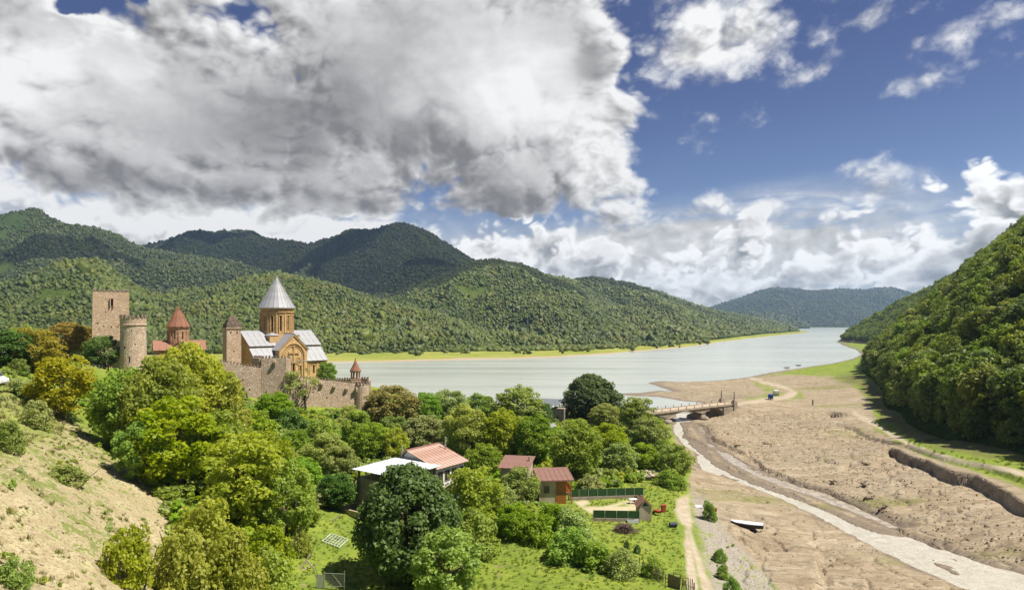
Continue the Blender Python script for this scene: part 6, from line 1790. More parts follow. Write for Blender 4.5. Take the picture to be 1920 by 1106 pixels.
def rusty_house():
    x, y = -11.3, 95.4; z = 6.2
    e = empty('rusty_roofed_house', (x, y, z), math.radians(-34), 'white walled house with patchy rusty pink sheet roof and glazed veranda', 'house')
    MB().extrude([(-3.2, -2), (-3.2, 6.6), (-2.0, 7.7), (3.2, 5.9), (3.2, -2)], 'y', -3.1, 3.1).obj('wall', WHITE, e)
    lay_roof(e, ROOF_R, (3.75, -3.5, 5.85), (0, 7.0, 0), (-5.75, 0, 2.0), 10, 'roof_panel', 0.05)
    lay_roof(e, ROOF_R, (-3.7, -3.5, 6.3), (0, 7.0, 0), (1.7, 0, 1.55), 10, 'roof_panel', 0.05)
    MB().box(-2.2, -1.8, -3.55, 3.55, 7.84, 7.98).obj('ridge_cap', ROOF_B, e)
    for yy in (-2.2, -0.7, 0.8, 2.3): window_part(e, WOOD, 3.2, yy, 3.9, 0.95, 1.3, '+x')
    window_part(e, WOOD, 0.6, -3.1, 3.6, 1.0, 1.2, '-y')
    window_part(e, WOOD, -1.6, -3.1, 3.6, 0.9, 1.2, '-y')
    MB().box(3.2, 4.2, -3.1, 3.1, 2.9, 3.05).obj('balcony_floor', WOOD, e)
    MB().lathe([(0.11, 6.4), (0.11, 8.9), (0.16, 8.9), (0.16, 9.05)], 8, -0.2, 3.0).obj('stove_pipe', GREYM, e)
    MB().lathe([(0.1, 6.2), (0.1, 8.5)], 8, -2.9, -3.3).obj('stove_pipe', GREYM, e)
rusty_house()
def cottage():
    x, y = AT(969, 103); z = 5.4
    e = empty('cottage', (x, y, z), math.radians(-12), 'small cream cottage with brownish red roof, left of the timber balcony house', 'house')
    MB().extrude([(-2.2, -2), (-2.2, 4.7), (2.2, 5.5), (2.2, -2)], 'x', -2.1, 2.1).obj('wall', CREAM, e)
    lay_roof(e, ROOF_B, (-2.45, -2.6, 4.62), (4.9, 0, 0), (0, 5.2, 0.93), 6, 'roof_panel', 0.05)
    window_part(e, WOOD, -0.8, -2.2, 2.4, 0.8, 1.0, '-y')
    MB().box(1.75, 1.95, 0.4, 0.7, 4.9, 6.0).obj('chimney', CREAM, e)
cottage()
def timber_house():
    x, y = AT(1035, 101.5); z = 4.9
    e = empty('timber_balcony_house', (x, y, z), math.radians(6), 'two storey house with red brown roof and orange timber end with balcony', 'house')
    MB().extrude([(-2.3, -2), (-2.3, 3.75), (2.3, 4.35), (2.3, -2)], 'x', -2.3, 0.2).obj('wall', CREAM, e)
    MB().extrude([(-2.31, -2), (-2.31, 3.75), (2.31, 4.35), (2.31, -2)], 'x', 0.2, 1.75).obj('timber_wall', ORANGE, e)
    m = MB()
    for k in range(6):
        MB().box(0.22 + k * 0.255, 0.44 + k * 0.255, -2.36, -2.31, -1.5, 3.70).obj('plank', ORANGE, e)
    MB().box(0.2, 2.55, -2.40, -2.31, 1.65, 1.82).obj('floor_beam', WOOD, e)
    MB().box(1.75, 2.6, -2.3, 2.3, 1.65, 1.8).obj('balcony_floor', ORANGE, e)
    for yy in (-2.2, 0.0, 2.2): MB().box(2.48, 2.6, yy - 0.06, yy + 0.06, -2.0, 3.9 + yy * 0.13).obj('balcony_post', ORANGE, e)
    MB().box(2.5, 2.58, -2.2, 2.2, 2.6, 2.7).obj('balcony_rail', ORANGE, e)
    for k in range(14):
        yy = -2.05 + k * 0.31
        MB().box(2.51, 2.57, yy, yy + 0.16, 1.8, 2.6).obj('baluster', ORANGE, e)
    lay_roof(e, ROOF_B, (-2.55, -2.75, 3.72), (5.4, 0, 0), (0, 5.5, 0.72), 7, 'roof_panel', 0.05)
    MB().box(-2.55, 2.85, -2.82, -2.755, 3.62, 3.76).obj('fascia', ROOF_B, e)
    window_part(e, WOOD, -1.2, -2.3, 1.9, 0.7, 0.9, '-y')
    # door on the balcony side
    MB().box(1.75, 1.79, -0.9, -0.1, 1.8, 3.6).obj('door', WOOD, e)
timber_house()
def lakeside_building():
    x, y = AT(1041, 186); z = 3.0
    e = empty('lakeside_building', (x, y, z), math.radians(-20), 'grey block building with slate blue roof on posts by the lake', 'building')
    MB().box(-0.5, 3.2, -2.4, 2.4, -2, 5.2).obj('wall', CONC, e)
    MB().box(-0.55, 3.25, -2.45, 2.45, 5.2, 5.45).obj('parapet', CONC, e)
    MB().box(-4.2, -0.5, -2.3, 2.3, -2, 4.6).obj('side_wall', PLASTER, e)
    for xx in (-4.0, -1.6, 0.6):
        for yy in (-2.1, 2.1): MB().box(xx - .1, xx + .1, yy - .1, yy + .1, 4.6, 6.4).obj('post', WOOD, e)
    lay_roof(e, SLATE, (-4.9, -2.9, 6.35), (6.6, 0, 0), (0, 5.8, 1.0), 7, 'roof_panel', 0.06)
    window_part(e, WOOD, 1.2, -2.4, 2.0, 0.9, 1.2, '-y')
lakeside_building()
def hut():
    x, y = AT(1022, 166); z = 3.6
    e = empty('hut', (x, y, z), math.radians(-35), 'small hut with pale sheet roof half hidden by trees below the lakeside building', 'hut')
    MB().extrude([(-1.6, -1), (-1.6, 2.6), (0, 3.6), (1.6, 2.6), (1.6, -1)], 'y', -2.2, 2.2).obj('wall', WOOD, e)
    for s in (-1, 1): lay_roof(e, GREYM, (s * 1.9, -2.5, 2.5), (0, 5.0, 0), (-s * 1.9, 0, 1.22), 5, 'roof_panel', 0.05)
    MB().box(-0.4, 0.4, -2.26, -2.2, -0.5, 1.7).obj('door', WOOD, e)
hut()
def ruined_shed():
    x, y = AT(1216, 118); z = 3.9
    e = empty('ruined_shed', (x, y, z), math.radians(8), 'low ruined shed with sagging pale sheet roof beside the river bank bushes', 'shed')
    MB().box(-3.3, 3.3, -1.1, -0.9, -1, 1.35).box(-3.3, -3.1, -0.9, 1.6, -1, 1.4).box(3.1, 3.3, -0.9, 1.6, -1, 1.5).obj('wall', CONC, e)
    for i in range(8):
        xx = -3.4 + i * 0.86
        o = MB().box(0, 0.84, -1.5, 1.9, 0, 0.06).obj('roof_sheet', CREAM if i % 3 else PLASTER, e, (xx, 0, 1.42 + 0.12 * math.sin(i * 1.7)))
        o.rotation_euler = (random.uniform(0.04, 0.12), random.uniform(-0.05, 0.05), random.uniform(-0.05, 0.05))
ruined_shed()

# ------------------------------------------------------------------ yard
def screen_fence(p, q, label, h=1.15, wall=0.5):
    a = Vector((*p, 0)); b = Vector((*q, 0)); d = b - a; L = d.length
    za, zb = zground(*p), zground(*q)
    e = empty('screen_fence', (a.x, a.y, 0), math.atan2(d.y, d.x), label, 'fence')
    def zg(x): return za + (zb - za) * x / L
    MB().hexa([(0, -0.12, zg(0) - 0.6), (L, -0.12, zg(L) - 0.6), (L, 0.12, zg(L) - 0.6), (0, 0.12, zg(0) - 0.6)], [(0, -0.12, zg(0) + wall), (L, -0.12, zg(L) + wall), (L, 0.12, zg(L) + wall), (0, 0.12, zg(0) + wall)]).obj('base_wall', CONC, e)
    n = max(3, round(L / 1.5)); w = L / n
    for i in range(n):
        x = i * w; z = zg(x) + wall
        o = MB().box(0.03, w - 0.03, -0.02, 0.02, 0.03, h).obj('screen_panel', GREEN, e, (x, 0, z)); o.rotation_euler = (random.uniform(-0.03, 0.03), -(zb - za) / L, 0)
    for i in range(n + 1): MB().box(-0.03, 0.03, -0.05, 0.05, 0, h + 0.06).obj('post', GREYM, e, (i * w, 0, zg(i * w) + wall - 0.05))
f0 = hit(1068, 938); f1 = hit(1206, 934)
screen_fence(f0[:2], f1[:2], 'green screen fence on a concrete base along the far side of the yard')
g0 = hit(1112, 977); g1 = hit(1199, 979)
screen_fence(g0[:2], g1[:2], 'green screen fence on a concrete base along the near side of the yard', 1.05, 0.45)
def garden_shed():
    x, y, z = hit(1209, 977)
    e = empty('garden_shed', (x, y + 0.9, z), math.radians(4), 'tiny cream shed with red gable roof at the corner of the fenced yard', 'shed')
    MB().extrude([(-0.85, -0.6), (-0.85, 2.0), (0, 2.75), (0.85, 2.0), (0.85, -0.6)], 'y', -0.9, 0.9).obj('wall', CREAM, e)
    MB().extrude([(-0.45, 2.02), (0.45, 2.02), (0, 2.55)], 'y', -0.93, -0.88).obj('gable_board', NAVY, e)
    for s in (-1, 1): lay_roof(e, TILE, (s * 1.12, -1.1, 1.82), (0, 2.2, 0), (-s * 1.12, 0, 1.02), 3, 'roof_panel', 0.05)
    MB().box(0.86, 0.9, -0.4, 0.4, 0, 1.7).obj('door', WOOD, e)
garden_shed()
def small_things():
    # red containers by the yard
    x, y, z = hit(1244, 960)
    e = empty('red_container', (x, y, z), 0.3, 'upright red plastic container on the lawn beside the track', 'container')
    MB().hexa([(-.26, -.2, 0), (.26, -.2, 0), (.26, .2, 0), (-.26, .2, 0)], [(-.32, -.26, .95), (.32, -.26, .95), (.32, .26, .95), (-.32, .26, .95)]).obj('body', RED, e)
    MB().box(-.36, .36, -.3, .3, .95, 1.03).obj('lid', RED, e)
    MB().lathe([(.09, -.03), (.09, .03)], 10).obj('wheel', RUBBER, e, (-.26, .2, .09)).rotation_euler = (0, math.pi / 2, 0)
    x, y, z = hit(1233, 965)
    e = empty('wheelbarrow', (x, y, z), 2.2, 'red wheelbarrow standing on the grass next to the tiny shed', 'wheelbarrow')
    MB().hexa([(-.3, -.22, .3), (.3, -.22, .3), (.3, .22, .3), (-.3, .22, .3)], [(-.5, -.34, .68), (.55, -.34, .68), (.55, .34, .68), (-.5, .34, .68)]).obj('tray', RED, e)
    MB().bar((-.95, -.25, .55), (.75, -.12, .2), .05).bar((-.95, .25, .55), (.75, .12, .2), .05).obj('handles', IRON, e)
    MB().bar((-.25, -.22, .32), (-.35, -.25, 0), .05).obj('leg', IRON, e); MB().bar((-.25, .22, .32), (-.35, .25, 0), .05).obj('leg', IRON, e)
    w = MB().lathe([(.2, -.05), (.2, .05)], 14).obj('wheel', RUBBER, e, (.8, 0, .2)); w.rotation_euler = (math.pi / 2, 0, 0)
    x, y, z = hit(1262, 988)
    e = empty('drum', (x, y, z), 0.2, 'dark blue drum lying on pale rubble at the edge of the track', 'drum')
    o = MB().lathe([(.3, -.5), (.33, -.48), (.33, -.2), (.35, -.17), (.33, -.14), (.33, .14), (.35, .17), (.33, .2), (.33, .48), (.3, .5)], 16).obj('body', NAVY, e, (0, 0, .33)); o.rotation_euler = (0, math.pi / 2, 0)
    x, y, z = hit(1186, 980)
    e = empty('trough', (x, y, z), 0.05, 'pale metal trough lying before the near green fence', 'trough')
    m = MB().box(-.75, .75, -.3, .3, 0, .05).box(-.75, -.7, -.3, .3, .05, .4).box(.7, .75, -.3, .3, .05, .4).box(-.7, .7, -.3, -.26, .05, .4).box(-.7, .7, .26, .3, .05, .4); m.obj('body', ROOF_W, e)
    # yard clutter
    x, y, z = hit(1187, 944)
    e = empty('white_table', (x, y, z), 0.2, 'small white table standing in the fenced yard', 'table')
    MB().box(-.6, .6, -.4, .4, .68, .74).obj('table_top', WHITE, e)
    for sx in (-.5, .5):
        for sy in (-.32, .32): MB().box(sx - .04, sx + .04, sy - .04, sy + .04, 0, .68).obj('leg', WHITE, e)
    x, y, z = hit(1197, 941)
    e = empty('timber_crate', (x, y, z), 0.5, 'brown timber crate at the right corner inside the fenced yard', 'crate')
    for k in range(4): MB().box(-.5, .5, -.42, -.38, .02 + k * .22, .2 + k * .22).obj('slat', WOOD, e); MB().box(-.5, .5, .38, .42, .02 + k * .22, .2 + k * .22).obj('slat', WOOD, e)
    MB().box(-.5, -.45, -.38, .38, .01, .88).box(.45, .5, -.38, .38, .01, .88).box(-.45, .45, -.38, .38, .0, .04).obj('frame', WOOD, e)
    # heap of cut branches
    x, y, z = hit(1171, 998)
    e = empty('brush_pile', (x, y, z), 0, 'heap of grey brown cut branches on the lawn below the near fence', 'brush pile')
    m = MB(); g = np.random.default_rng(77)
    for i in range(420):
        a = g.uniform(0, 6.28); L = g.uniform(.7, 1.7); r = abs(g.normal()) * .55; h = max(.04, 1.0 - (r / 1.25) ** 2 * 0.9) * g.random() ** .6
        c = Vector((r * math.cos(a) * 1.3, r * math.sin(a) * .9, h)); t = g.uniform(0, 6.28); d = Vector((math.cos(t), math.sin(t), g.normal() * .18)) * L / 2
        p, q = c - d, c + d; p.z = max(p.z, .02); q.z = max(q.z, .02); m.bar(p, q, .035)
    o = m.obj('branches', simple_mat('dry_branches', (0.22, 0.155, 0.12), 0.95, 0.1, noise=(3, (0.10, 0.07, 0.055), .8)), e); o['kind'] = 'stuff'
    # frame lying on the grass
    p = [Vector(hit(*q)) for q in ((604, 1018), (620, 1003), (652, 1013), (636, 1030))]
    c = sum(p, Vector()) / 4
    e = empty('metal_grille', (c.x, c.y, c.z + .12), 0, 'pale green welded window grille lying flat on the pasture', 'grille')
    gm = simple_mat('pale_green_paint', (0.52, 0.58, 0.50), 0.6, 0.3)
    def gp(s, t): v = (p[0] * (1 - s) + p[3] * s) * (1 - t) + (p[1] * (1 - s) + p[2] * s) * t - c; v.z *= 1.0; return v
    for i in range(7): MB().bar(gp(i / 6, 0), gp(i / 6, 1), .08 if i in (0, 6) else .05).obj('bar', gm, e)
    for j in range(5): MB().bar(gp(0, j / 4) + Vector((0, 0, .03)), gp(1, j / 4) + Vector((0, 0, .03)), .08 if j in (0, 4) else .05).obj('bar', gm, e)
    # wire gate at the bottom edge
    a = Vector(hit(594, 1104)); b = Vector(hit(646, 1110))
    d = b - a
    e = empty('wire_gate', (a.x, a.y, a.z), math.atan2(d.y, d.x), 'grey wire gate with a sheet metal panel at the end of the pasture', 'gate')
    L = math.hypot(d.x, d.y)
    MB().box(-.04, .04, -.04, .04, -.4, 1.6).obj('post', GREYM, e)
    MB().box(.06, .62, -.02, .02, .0, 1.25).obj('sheet_panel', GREYM, e)
    MB().box(.62, .70, -.04, .04, -.4, 1.5).obj('post', GREYM, e)
    MB().bar((.7, 0, 1.35), (L, 0, 1.2), .05).bar((L, 0, -.3), (L, 0, 1.5), .06).bar((1.4, 0, 1.25), (L - .2, 0, .0), .05).bar((.7, 0, .1), (L, 0, 0.05), .05).obj('frame', GREYM, e)
    m = MB()
    for k in range(14): x_ = .8 + (L - .9) * k / 13; m.bar((x_, 0, .1), (x_, 0, 1.25), .012)
    for k in range(7): m.bar((.7, 0.01, .2 + k * .16), (L, 0.01, .2 + k * .15), .012)
    o = m.obj('wire_mesh', GREYM, e); o['kind'] = 'stuff'
    # fallen branches left of the gate
    x, y, z = hit(577, 1068)
    e = empty('fallen_branch', (x, y, z), .4, 'bleached broken branch propped up on the pasture bank', 'branch')
    MB().bar((-.7, 0, .1), (.25, .1, 1.5), .13).bar((.25, .1, 1.5), (.5, .0, 1.8), .08).bar((-.1, .05, .95), (.6, -.3, .1), .10).bar((-.5, -.2, .05), (.5, .4, .4), .09).obj('limb', simple_mat('bleached_wood', (0.42, 0.35, 0.27), .9, .1, noise=(3, (.25, .2, .15), .7)), e)
    # stick fence, bottom right of the lawn
    pts = [hit(px, py) for px, py in ((1186, 1068), (1206, 1076), (1228, 1088), (1252, 1098), (1274, 1106), (1292, 1112), (1304, 1118))]
    a = pts[0]
    e = empty('stick_fence', (a[0], a[1], a[2]), 0, 'rough stick fence with brown board at the end of the lawn by the track', 'fence')
    g = np.random.default_rng(5)
    for p0, p1 in zip(pts[:-1], pts[1:]):
        n = 5
        for k in range(n):
            t = k / n; v = Vector(p0).lerp(Vector(p1), t) - Vector(a); hgt = g.uniform(.9, 1.7)
            MB().bar(v + Vector((0, 0, -.3)), v + Vector((g.normal() * .12, g.normal() * .12, hgt)), .07).obj('stick', WOOD, e)
        MB().bar(Vector(p0) - Vector(a) + Vector((0, .06, .7)), Vector(p1) - Vector(a) + Vector((0, .06, .75)), .05).obj('rail', WOOD, e)
    v0 = Vector(pts[3]) - Vector(a); v1 = Vector(pts[4]) - Vector(a)
    MB().hexa([tuple(v0 + Vector((0, -.1, 0))), tuple(v1 + Vector((0, -.1, 0))), tuple(v1 + Vector((0, -.05, 0))), tuple(v0 + Vector((0, -.05, 0)))], [tuple(v0 + Vector((0, -.1, 1.3))), tuple(v1 + Vector((0, -.1, 1.2))), tuple(v1 + Vector((0, -.05, 1.2))), tuple(v0 + Vector((0, -.05, 1.3)))]).obj('board', WOOD, e)
    # stranded boat on the mud
    x, y, z = hit(1402, 990)
    e = empty('stranded_boat', (x, y, z + .1), math.radians(-24), 'flat white boat stranded on the mud, dark hull underneath', 'boat')
    def section(xx, w, k): return [(xx, -w * .7, .0 + k), (xx, w * .7, .0 + k), (xx, w, .55 + k * .6), (xx, -w, .55 + k * .6)]
    m = MB(); st = [(-2.3, .25, .25), (-1.6, .62, .06), (0, .8, 0), (1.4, .78, 0.02), (2.1, .7, .06)]
    vs = []; fs = []
    for xx, w, k in st: vs += section(xx, w, k)
    for i in range(len(st) - 1):
        o = i * 4; fs += [(o, o + 4, o + 5, o + 1), (o + 1, o + 5, o + 6, o + 2), (o + 3, o + 7, o + 4, o)]
    fs += [(0, 1, 2, 3), (19, 18, 17, 16)]
    m.add(vs, fs).obj('hull', simple_mat('tarred_hull', (.05, .045, .04), .8, .2), e)
    m = MB(); vs = [];
    for xx, w, k in st: vs += [(xx, -w * 1.02, .552 + k * .6), (xx, w * 1.02, .552 + k * .6), (xx, w * 1.02, .61 + k * .6), (xx, -w * 1.02, .61 + k * .6)]
    fs = []
    for i in range(len(st) - 1):
        o = i * 4; fs += [(o, o + 4, o + 5, o + 1), (o + 1, o + 5, o + 6, o + 2), (o + 2, o + 6, o + 7, o + 3), (o + 3, o + 7, o + 4, o)]
    fs += [(0, 1, 2, 3), (19, 18, 17, 16)]
    m.add(vs, fs).obj('deck', simple_mat('faded_white', (.56, .57, .59), .6, .3, noise=(1.2, (.5, .5, .52), .6)), e)
    # white board and red piece by the lone bush
    x, y, z = hit(1310, 952)
    e = empty('white_board', (x, y, z), .3, 'white board lying on the rubble left of the lone bush', 'board')
    o = MB().box(-.55, .55, -.35, .35, 0, .05).box(-.55, .55, -.35, -.3, .05, .1).box(-.55, .55, .3, .35, .05, .1).obj('sheet', WHITE, e, (0, 0, .12)); o.rotation_euler = (.25, .05, 0)
    x, y, z = hit(1342, 960)
    e = empty('red_bucket', (x, y, z), 0, 'small red bucket beside the lone bush', 'bucket')
    MB().lathe([(.16, 0), (.22, .42), (.24, .42), (.24, .46)], 14).obj('body', RED, e)
    # plank on the pasture
    a = Vector(hit(624, 979)); b = Vector(hit(636, 967))
    e = empty('plank', tuple(a), 0, 'long pale plank lying in the shade beside the grey house', 'plank')
    MB().bar((0, 0, .08), tuple(b - a + Vector((0, 0, .08))), .16, .06).obj('board', WOOD, e)
    # footpath by the wall
    pts = [hit(px, py) for px, py in ((586, 783), (606, 786), (630, 789), (650, 791))]
    m = MB(); vs = []; fs = []
    for p in pts: vs += [(p[0], p[1] - .9, p[2] + .12), (p[0], p[1] + .9, p[2] + .25)]
    for i in range(len(pts) - 1): fs.append((2 * i, 2 * i + 2, 2 * i + 3, 2 * i + 1))
    o = m.add(vs, fs).obj('footpath', CREAM, None); o['kind'] = 'structure'
small_things()

# ------------------------------------------------------------------ vehicles
def car(e, L, Wd, Hh, body_mat, kind='car'):
    """side profile extruded and narrowed towards the roof; glass, wheels, lamps as parts. x = forwards"""
    if kind == 'van':
        low = [(-L / 2, .35), (L / 2, .35), (L / 2, .95), (L / 2 - .55, 1.15)]; roof = [(L / 2 - 1.25, Hh), (-L / 2 + .05, Hh)]
        prof = [(-L / 2, .35), (L / 2, .35), (L / 2, .9), (L / 2 - .5, 1.12), (L / 2 - 1.2, Hh), (-L / 2 + .06, Hh)]
    else:
        prof = [(-L / 2, .35), (L / 2, .35), (L / 2, .7), (L / 2 - .9, .92), (L / 2 - 1.6, Hh), (-L / 2 + .75, Hh), (-L / 2 + .05, .95)]
    m = MB(); vs = []; n = len(prof)
    for s in (-1, 1):
        for x, z in prof: vs.append((x, s * (Wd / 2 - max(0, z - 0.95) * .16), z))
    fs = [tuple(range(n))[::-1], tuple(range(n, 2 * n))] + [(i, (i + 1) % n, n + (i + 1) % n, n + i) for i in range(n)]
    b = m.add(vs, fs).obj('body', body_mat, e)
    md = b.modifiers.new('round', 'BEVEL'); md.width = .07; md.segments = 2
    gz0, gz1 = (1.2, Hh - .18) if kind == 'van' else (.98, Hh - .1)
    for s in (-1, 1):
        y0 = s * (Wd / 2 - (gz0 - .95) * .16 + .006); y1 = s * (Wd / 2 - (gz1 - .95) * .16 + .006)
        xs = [(-L / 2 + .5, L / 2 - 1.75)] if kind != 'van' else [(L / 2 - 2.2, L / 2 - 1.25), (-L / 2 + .4, L / 2 - 2.35)]
        for x0, x1 in xs:
            MB().hexa([(x0, y0 - .02 * s, gz0), (x1 + .35, y0 - .02 * s, gz0), (x1 + .35, y0, gz0), (x0, y0, gz0)], [(x0 + .12, y1 - .02 * s, gz1), (x1, y1 - .02 * s, gz1), (x1, y1, gz1), (x0 + .12, y1, gz1)]).obj('side_window', GLASS, e)
    a, c = ((L / 2 - .5, 1.14), (L / 2 - 1.2, Hh)) if kind == 'van' else ((L / 2 - .9, .92), (L / 2 - 1.6, Hh))
    p = lambda t, o: (a[0] + (c[0] - a[0]) * t + o * .8, a[1] + (c[1] - a[1]) * t + o * .6)
    q0, q1 = p(.1, .012), p(.9, .012); r0, r1 = p(.1, -.03), p(.9, -.03); w = Wd / 2 - .18
    MB().hexa([(r0[0], -w, r0[1]), (q0[0], -w, q0[1]), (q0[0], w, q0[1]), (r0[0], w, r0[1])], [(r1[0], -w + .1, r1[1]), (q1[0], -w + .1, q1[1]), (q1[0], w - .1, q1[1]), (r1[0], w - .1, r1[1])]).obj('windscreen', GLASS, e)
    MB().box(-L / 2 - .012, -L / 2 + .03, -w + .1, w - .1, gz0, gz1 - .05).obj('rear_window', GLASS, e) if kind == 'van' else None
    for sx in (-L / 2 + .8, L / 2 - .85):
        for s in (-1, 1):
            o = MB().lathe([(.2, -.1), (.33, -.1), (.33, .1), (.2, .1)], 18).obj('wheel', RUBBER, e, (sx, s * (Wd / 2 - .08), .33)); o.rotation_euler = (math.pi / 2, 0, 0)
            r = MB().lathe([(.19, -.11), (.19, .11)], 12).obj('rim', GREYM, o)
    for s in (-1, 1):
        MB().box(L / 2 - .03, L / 2 + .015, s * (Wd / 2 - .35) - .15, s * (Wd / 2 - .35) + .15, .6, .75).obj('headlight', WHITE, e)
        MB().box(-L / 2 - .015, -L / 2 + .03, s * (Wd / 2 - .2) - .08, s * (Wd / 2 - .2) + .08, .75, 1.0).obj('tail_lamp', RED, e)
    MB().box(L / 2 - .02, L / 2 + .05, -Wd / 2 + .1, Wd / 2 - .1, .36, .52).box(-L / 2 - .05, -L / 2 + .02, -Wd / 2 + .1, Wd / 2 - .1, .36, .52).obj('bumper', GREYM, e)
CARW = simple_mat('white_car_paint', (.76, .76, .75), .3, .5)
def vehicles():
    x, y, z = hit(-30, 724)
    e = empty('white_van', (x, y, z), math.radians(8), 'white van parked at the rim of the bare slope, cut by the picture edge', 'van')
    car(e, 4.9, 1.9, 2.0, CARW, 'van')
    x, y, z = hit(2, 668)
    e = empty('white_car', (x, y, z), math.radians(-20), 'white car parked under the dark green tree on the terrace', 'car')
    car(e, 4.1, 1.7, 1.5, CARW)
    x, y, z = hit(62, 691)
    e = empty('white_car', (x, y, z), math.radians(70), 'white car half hidden below the golden tree', 'car')
    car(e, 4.1, 1.7, 1.5, CARW)
    x, y, z = hit(126, 657)
    e = empty('white_tank', (x, y, z), 0, 'white rounded tank on a trailer on the green terrace', 'tank')
    o = MB().lathe([(.2, -1.25), (.45, -1.18), (.55, -1.0), (.55, 1.0), (.45, 1.18), (.2, 1.25)], 16).obj('tank', CARW, e, (0, 0, .78)); o.rotation_euler = (0, math.pi / 2, 0)
    MB().box(-1.2, 1.5, -.4, .4, .2, .3).obj('chassis', IRON, e)
    for sx in (-.6, .6):
        for s in (-.45, .45):
            o = MB().lathe([(.24, -.07), (.24, .07)], 12).obj('wheel', RUBBER, e, (sx, s, .24)); o.rotation_euler = (math.pi / 2, 0, 0)
    # trucks on the track across the bridge
    def truck(px, py, rz, cabm, boxm, label):
        x, y, z = hit(px, py)
        e = empty('truck', (x, y, z), rz, label, 'truck'); e.scale = (.85, .85, .85)
        MB().hexa([(1.2, -.95, .5), (2.6, -.95, .5), (2.6, .95, .5), (1.2, .95, .5)], [(1.2, -.9, 2.1), (2.3, -.9, 2.1), (2.3, .9, 2.1), (1.2, .9, 2.1)]).obj('cab', cabm, e)
        MB().hexa([(2.50, -.8, 1.3), (2.52, -.8, 1.3), (2.52, .8, 1.3), (2.50, .8, 1.3)], [(2.34, -.75, 2.0), (2.38, -.75, 2.0), (2.38, .75, 2.0), (2.34, .75, 2.0)]).obj('windscreen', GLASS, e)
        for s in (-1, 1): MB().box(1.45, 2.1, s * .925 - .03, s * .925 + .03, 1.3, 1.9).obj('side_window', GLASS, e)
        MB().box(-2.3, 1.1, -1.0, 1.0, .75, 2.2).obj('cargo_box', boxm, e)
        MB().box(-2.3, 2.4, -.4, .4, .45, .7).obj('chassis', IRON, e)
        for sx in (-1.5, 1.9):
            for s in (-.85, .85):
                o = MB().lathe([(.42, -.13), (.42, .13)], 14).obj('wheel', RUBBER, e, (sx, s, .42)); o.rotation_euler = (math.pi / 2, 0, 0)
    truck(1445, 749, math.radians(68), BLUE, BLUE, 'small blue truck parked beside the dirt track beyond the bridge')
    truck(1455, 741, math.radians(80), WHITE, WHITE, 'white truck parked behind the small blue one on the dirt track')
    x, y, z = hit(1448, 737)
    # boats drawn up at the water's edge
    for px, py, lab in ((1475, 692, 'dark rowing boat at the water edge, nearer one'), (1497, 688, 'dark rowing boat at the water edge, farther one')):
        x, y, z = hit(px, py)
        e = empty('rowing_boat', (x, y, max(z, .1)), math.radians(10), lab, 'boat', 'rowing boats on the shore')
        st = [(-2.2, .3, .3), (-1.2, .75, .05), (.6, .85, 0), (2.0, .6, .1)]; vs = []; fs = []
        for xx, w, k in st: vs += [(xx, -w * .6, k), (xx, w * .6, k), (xx, w, .7 + k * .5), (xx, w - .1, .7 + k * .5), (xx, w * .5, k + .1), (xx, -w * .5, k + .1), (xx, -w + .1, .7 + k * .5), (xx, -w, .7 + k * .5)]
        for i in range(3):
            o = i * 8; fs += [(o + j, o + (j + 1) % 8, o + 8 + (j + 1) % 8, o + 8 + j) for j in range(8)]
        fs += [tuple(range(8)), tuple(range(24, 32))[::-1]]
        MB().add(vs, fs).obj('hull', WOOD, e)
        MB().box(-.3, -.0, -.75, .75, .5, .55).obj('thwart', WOOD, e); MB().box(.9, 1.15, -.7, .7, .5, .55).obj('thwart', WOOD, e)
    x, y, z = hit(1524, 760)
    e = empty('mud_post', (x, y, z), 0, 'short dark post standing alone in the mud beyond the bridge', 'post')
    MB().lathe([(.22, -.3), (.2, 1.2), (.26, 1.3), (.12, 1.9)], 8).obj('stump', IRON, e)
    # wire fence below the keep
    pa = [hit(150, 686), hit(168, 690), hit(186, 694), hit(203, 698)]
    a = pa[0]; e = empty('wire_fence', a, 0, 'thin wire fence with a lamp like end post below the keep', 'fence')
    for p in pa[:-1]: MB().box(-.04, .04, -.04, .04, -.2, 1.1).obj('post', GREYM, e, tuple(Vector(p) - Vector(a)))
    MB().box(-.12, .12, -.12, .12, -.2, 1.9).box(-.16, .16, -.16, .16, 1.9, 2.0).obj('end_post', IRON, e, tuple(Vector(pa[-1]) - Vector(a)))
    for hh in (.5, 1.0):
        m = MB()
        for p, q in zip(pa[:-1], pa[1:]): m.bar(Vector(p) - Vector(a) + Vector((0, 0, hh)), Vector(q) - Vector(a) + Vector((0, 0, hh)), .03)
        m.obj('wire', GREYM, e)
    # driftwood on the flats
    DW = simple_mat('driftwood', (.14, .10, .075), .95, .1, noise=(3, (.07, .05, .04), .8))
    g = np.random.default_rng(12)
    for px, py, L, lab in ((1655, 955, 3.4, 'big uprooted stump with branches on the edge of the side channel'), (1620, 872, 2.2, 'driftwood branch on the mud below the dark scarp'), (1560, 908, 2.0, 'forked driftwood branch in the middle of the mud flat'),
                           (1618, 912, 1.6, 'small driftwood branch beside the forked one on the mud flat'), (1630, 938, 2.0, 'driftwood branch just above the uprooted stump'), (1378, 838, 1.4, 'dark lump of driftwood on the mud near the bridge'), (1440, 834, 2.2, 'long thin driftwood stick on the mud near the bridge')):
        x, y, z = hit(px, py)
        e = empty('driftwood', (x, y, z), g.uniform(0, 3), lab, 'driftwood')
        m = MB(); V = []; Fc = []; o = 0
        spine = [(-L / 2, 0, .15), (-L / 4, .1, .2), (0, 0, .25), (L / 4, -.15, .22), (L / 2, .1, .35)]
